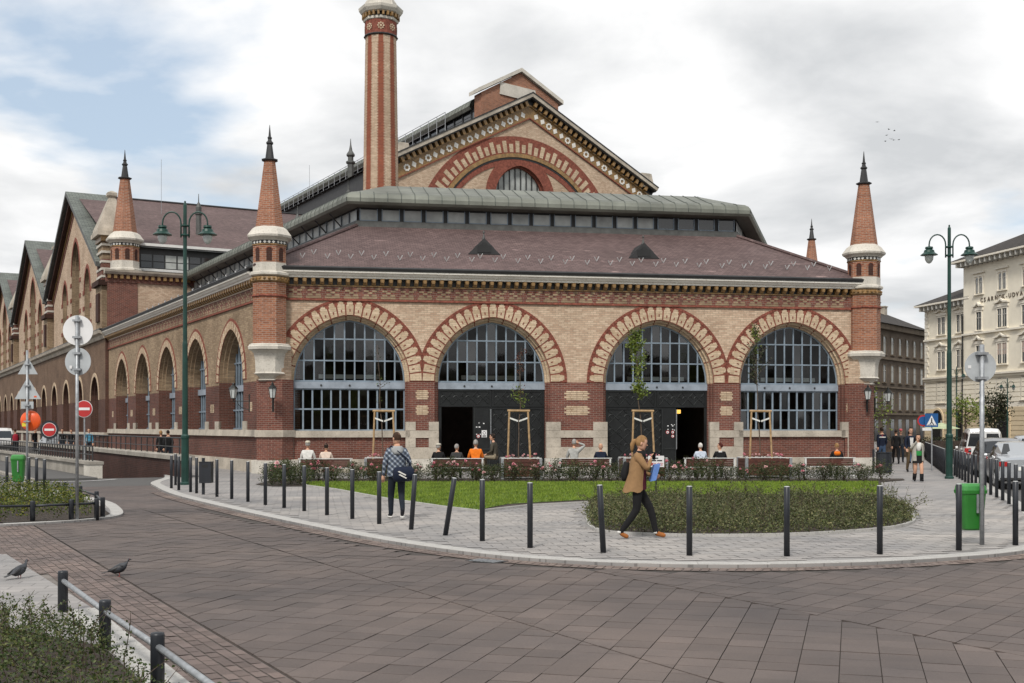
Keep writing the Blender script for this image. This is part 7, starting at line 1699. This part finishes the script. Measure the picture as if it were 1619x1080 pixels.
KIND={'sedan':dict(L=4.4,W=1.72,st=[(0,.42,.86,.0),(.06,.30,.93,0),(.5,.22,.98,0),(.95,.2,1.0,0),(1.55,.2,.96,1.40),(2.3,.2,.93,1.43),(2.75,.2,.91,1.37),(3.35,.2,.88,0),(4.1,.24,.78,0),(4.34,.32,.68,0),(4.4,.42,.6,0)]),
 'hatch':dict(L=4.0,W=1.70,st=[(0,.42,.84,.0),(.05,.30,.92,0),(.35,.22,.97,1.38),(.9,.2,.96,1.47),(1.7,.2,.94,1.49),(2.3,.2,.92,1.42),(2.95,.2,.90,0),(3.7,.24,.80,0),(3.94,.32,.68,0),(4.0,.42,.6,0)]),
 'van':dict(L=4.1,W=1.70,st=[(0,.40,1.0,1.70),(.04,.30,1.02,1.78),(.3,.22,1.03,1.83),(1.2,.2,1.02,1.85),(2.2,.2,1.0,1.82),(2.7,.2,.99,1.66),(3.2,.2,.97,0),(3.8,.24,.84,0),(4.05,.32,.7,0),(4.1,.42,.6,0)])}
def car(kind,loc,rz,mat,label,group,tilt=0):
    K=KIND[kind]; t=empty('parked_car',loc,rz); W=K['W']; hw=W/2        # local +y runs from tail to nose
    def sec(y,zl,zb,zr):
        end=min(y,K['L']-y); w_=hw*(1-.10*max(0,1-end/.45)**2)
        pts=[(w_*.90,zl),(w_*.985,zl+.12),(w_,.55),(w_*.985,zb-.12),(w_*.94,zb)]
        if zr: pts+=[(w_*.90,zb+(zr-zb)*.35),(w_*.80,zb+(zr-zb)*.82),(w_*.70,zr-.015),(w_*.35,zr+.012)]
        else: pts+=[(w_*.86,zb+.015),(w_*.7,zb+.03),(w_*.5,zb+.04),(w_*.3,zb+.045)]
        return [(x,y,z) for x,z in pts]+[(-x,y,z) for x,z in pts[::-1]]
    rings=[sec(*s) for s in K['st']]; b=MB(); b.loft(rings); body=b.build('body',mat,t,smooth=False)
    st=K['st']; cab=[i for i,s in enumerate(st) if s[3]]
    def off(p,c,d=.012): return (p[0]+(d if p[0]>0 else -d)*c[0],p[1]+c[1]*d,p[2]+c[2]*d)
    for sgn in (0,1):                                              # side windows
        for a_,b_ in zip(cab,cab[1:]):
            A,B=rings[a_],rings[b_]; n=len(A); i4,i6=(4,6) if sgn==0 else (n-5,n-7)
            q=[Vector(A[i4]),Vector(B[i4]),Vector(B[i6]),Vector(A[i6])]; c=sum(q,Vector())/4; q=[c+(v-c)*.88 for v in q]; w=MB(); w.face([off(tuple(v),(1,0,.2),.014) for v in q]); w.build('side_window',M['carglass'] if False else M['dglass'],t)
    i0,i1=cab[0],cab[-1]
    def screen(lo,hi,name,d):
        A,B=rings[lo],rings[hi]; n=len(A); q=[Vector(A[5 if not st[lo][3] else 4]),Vector(B[7]),Vector(B[n-8]),Vector(A[n-6 if not st[lo][3] else n-5])]; c=sum(q,Vector())/4; q=[c+(v-c)*.86+Vector((0,d,.012)) for v in q]; w=MB(); w.face([tuple(v) for v in q]); w.build(name,M['dglass'],t)
    if kind=='van':
        for s in (-1,1): w=MB(); w.prism([(s*.09,-.012,1.08),(s*.66,-.012,1.08),(s*.56,-.012,1.62),(s*.09,-.012,1.62)],(0,.004,0)); w.build('rear_window',M['dglass'],t)
    else: screen(i0-1,i0,'rear_window',-.014)
    screen(i1+1,i1,'windscreen',.014)
    for y in (.72,K['L']-.78):
        for s in (-1,1):
            w=empty('wheel',(s*(hw-.10),y,.30),0,t); q=MB(); q.tube([(-.10,0,0),(.10,0,0)],.30,18); q.build('tyre',M['tyre'],w); q=MB(); q.tube([(s*.09,0,0),(s*.115,0,0)],.19,14); q.build('rim',M['rim'],w)
            for k in range(5): a_=2*PI*k/5; q=MB(); q.box(s*.11-.008,s*.11+.012,-.022,.022,.03,.18,T=lambda x,yy,z:(x,yy*math.cos(a_)-z*math.sin(a_),yy*math.sin(a_)+z*math.cos(a_))); q.build('spoke',M['rim'],w)
    b=MB(); b.box(-hw*.93,hw*.93,-.07,.12,.30,.56); b.build('rear_bumper',mat if kind=='sedan' else M['plastic'],t); b=MB(); b.box(-hw*.92,hw*.92,K['L']-.12,K['L']+.06,.28,.52); b.build('front_bumper',mat if kind=='sedan' else M['plastic'],t)
    b=MB(); b.box(-hw*.9,hw*.9,-.075,-.068,.30,.36); b.build('bumper_strip',M['plastic'],t)
    for s in (-1,1):
        b=MB(); z0,z1=((.70,.84) if kind!='van' else (.72,1.0)); b.box(s*hw*.62 if s>0 else -hw*.92,hw*.92 if s>0 else -hw*.62,-.02,.05,z0,z1); b.build('tail_lamp',M['tail'],t)
        b=MB(); b.box(s*hw*.55 if s>0 else -hw*.88,hw*.88 if s>0 else -hw*.55,K['L']-.10,K['L']+.012,.60,.72); b.build('headlamp',M['head'],t)
        b=MB(); b.loft([[(s*(hw+.02+.05*q),K['L']*.66+.05*math.cos(2*PI*i/8),.98+.06*math.sin(2*PI*i/8)) for i in range(8)] for q in (0,2)]); b.build('wing_mirror',mat,t)
        b=MB(); b.box(s*(hw+.003)-.012,s*(hw+.003)+.012,1.55,1.72,.80,.83); b.build('door_handle',M['plastic'],t)
    b=MB(); b.box(-.26,.26,-.082,-.072,.58,.69); b.build('number_plate',M['plate'],t)
    tag(t,label,'car',group); return t
D=-.05
car('sedan',(15.55,35.3,D),R(-17),M['silver'],'silver saloon car parked with its tail towards us','cars parked on the right street')
car('hatch',(17.75,42.3,D),R(-17),M['black_car'],'black hatchback parked just ahead of the silver saloon','cars parked on the right street')
car('van',(20.1,49.8,D),R(-17),M['white_car'],'small white van with two rear windows, parked ahead of the black hatchback','cars parked on the right street')
car('hatch',(25.0,56.0,D),R(-16),M['grey_car'],'light grey car parked beyond the white van','cars parked on the right street')
car('hatch',(26.5,61.0,D),R(-60),M['white_car'],'white car parked crosswise before the cream house','cars parked on the right street')
car('hatch',(-35.5,78,D),R(-152),M['silver'],'silver car parked nose outwards beside the red backpack wearer','cars parked by the ramp'); car('van',(-41.5,95,D),R(-152),M['white_car'],'pale van parked behind the silver car by the ramp','cars parked by the ramp'); car('sedan',(-33.5,85,D),R(-152),M['grey_car'],'grey saloon parked between the red no entry sign and the silver car','cars parked by the ramp')
# café parasol glimpsed beyond the bollards
t=empty('parasol',(28.6,78,0)); M['awn']=plain('pale_green_canvas',(.40,.46,.28),.8); b=MB(); b.tube([(0,0,0),(0,0,2.3)],.03,6); b.build('pole',M['white'],t); b=MB(); b.lathe([(1.3,1.75),(.7,1.95),(.05,2.15)],8); b.build('canopy',M['awn'],t); tag(t,'pale green café parasol beyond the bollards','parasol')
# ---- pigeons
M['feather']=plain('slate_pigeon_feather',(.035,.038,.045),.6,var=.4,scale=25); M['feather_dk']=plain('dark_pigeon_feather',(.016,.016,.018),.5,var=.4,scale=25); M['pinkleg']=plain('pink_leg',(.35,.10,.09),.6)
def pigeon(x,y,rz,label,z0):
    t=empty('pigeon',(x,y,z0-.012),rz); C=[(-.17,.075,.012,.008),(-.13,.085,.03,.016),(-.07,.10,.06,.056),(0,.122,.072,.072),(.06,.14,.064,.066),(.10,.17,.042,.046),(.115,.205,.024,.026),(.122,.235,.024,.025),(.137,.252,.021,.021),(.155,.248,.012,.011),(.163,.244,.005,.005)]
    b=MB(); b.loft([[(w_*math.cos(2*PI*k/12),y_-.0*z,z+h_*math.sin(2*PI*k/12)) for k in range(12)] for y_,z,w_,h_ in C]); b.build('body',M['feather'],t,smooth=True)
    for s in (-1,1):
        b=MB(); b.loft([[(s*(.052+.012*math.cos(2*PI*k/8)),y_,z+h_*math.sin(2*PI*k/8)) for k in range(8)] for y_,z,h_ in ((.06,.15,.02),(.0,.135,.04),(-.08,.11,.03),(-.16,.085,.01))]); b.build('wing',M['feather_dk'],t,smooth=True)
        b=MB(); b.tube([(s*.022,.0,.075),(s*.024,.005,.035),(s*.024,.0,.004)],[.012,.005,.004],6); 
        for dx,dy in ((0,.04),(-.02,.032),(.02,.032),(0,-.02)): b.tube([(s*.024,0,.004),(s*.024+dx,dy,.003)],.003,4)
        b.build('leg',M['pinkleg'],t)
        b=MB(); b.lathe([(0,-.003),(.004,0),(0,.003)],6,(s*.019,.142,.256)); b.build('eye',M['signorange'],t)
    b=MB(); b.loft([[(w_*math.cos(2*PI*k/8),y_,z+.006*math.sin(2*PI*k/8)) for k in range(8)] for y_,z,w_ in ((-.13,.085,.03),(-.2,.068,.035),(-.25,.055,.032))]); b.build('tail',M['feather_dk'],t)
    b=MB(); b.tube([(0,.158,.247),(0,.175,.243),(0,.182,.238)],[.006,.004,.001],6); b.build('beak',M['black'],t)
    t.scale=(.85,.85,.85); tag(t,label,'pigeon','pigeons on the paving')
pigeon(-4.95,14.75,R(-75),'slate grey pigeon walking on the brown paving',ZR+.014); pigeon(-5.98,14.2,R(-25),'dark pigeon standing on the pale pavement edge by the near planter',.004)
# ---- birds far up in the sky
for i,(px,py,fl) in enumerate(((1387,193,.1),(1405.5,204.7,.5),(1414,206.8,.4),(1401.7,214,.2),(1409,220,.6),(1413,221.5,.3),(1399.7,223,-.4),(1421,221,.2))):
    Y=150; t=empty('bird',((px-809.5)/FPX*Y,Y,EYE+(676-py)/FPX*Y),R(40*i)); b=MB(); b.loft([[(w_*math.cos(2*PI*k/6),y_,w_*math.sin(2*PI*k/6)) for k in range(6)] for y_,w_ in ((-.16,.01),(-.06,.035),(.06,.04),(.14,.015))]); b.build('body',M['feather'],t)
    for s in (-1,1): b=MB(); b.face([(0,.06,.01),(s*.14,.07,.01+fl*.12),(s*.3,-.02,.01+fl*.1),(s*.13,-.06,.01+fl*.12),(0,-.06,.01)]); b.build('wing',M['feather'],t)
    tag(t,'tiny dark bird flying high over the street','bird','birds flying in the sky')

# ---- unseen houses and trees added behind the viewpoint to darken the window reflections
for i,(x,y,a_,lb) in enumerate(((64,-40,R(184),'low soot brown house facing the hall across the square'),(66,34,R(-90),'low soot brown house along the street side of the square, past the trees'))):
    c=copy_tree(te); c.location=(x,y,0); c.rotation_euler=(0,0,a_); c.scale=(1,1,.5); tag(c,lb,'building')
for i,(x,y,h_) in enumerate(((3,-16,8),(10,-20,9),(19,-18,7.5),(30,-19,9),(41,-8,8.5))):
    small_tree(x,y,h_,2.6,5,2600,'lf_dark' if i%2 else 'lf_tree',.22,['broad green tree at the start of the row across the square','dark tree second in the row across the square','green tree in the middle of the row across the square','tall dark tree fourth in the row across the square','green tree at the end of the row across the square'][i])
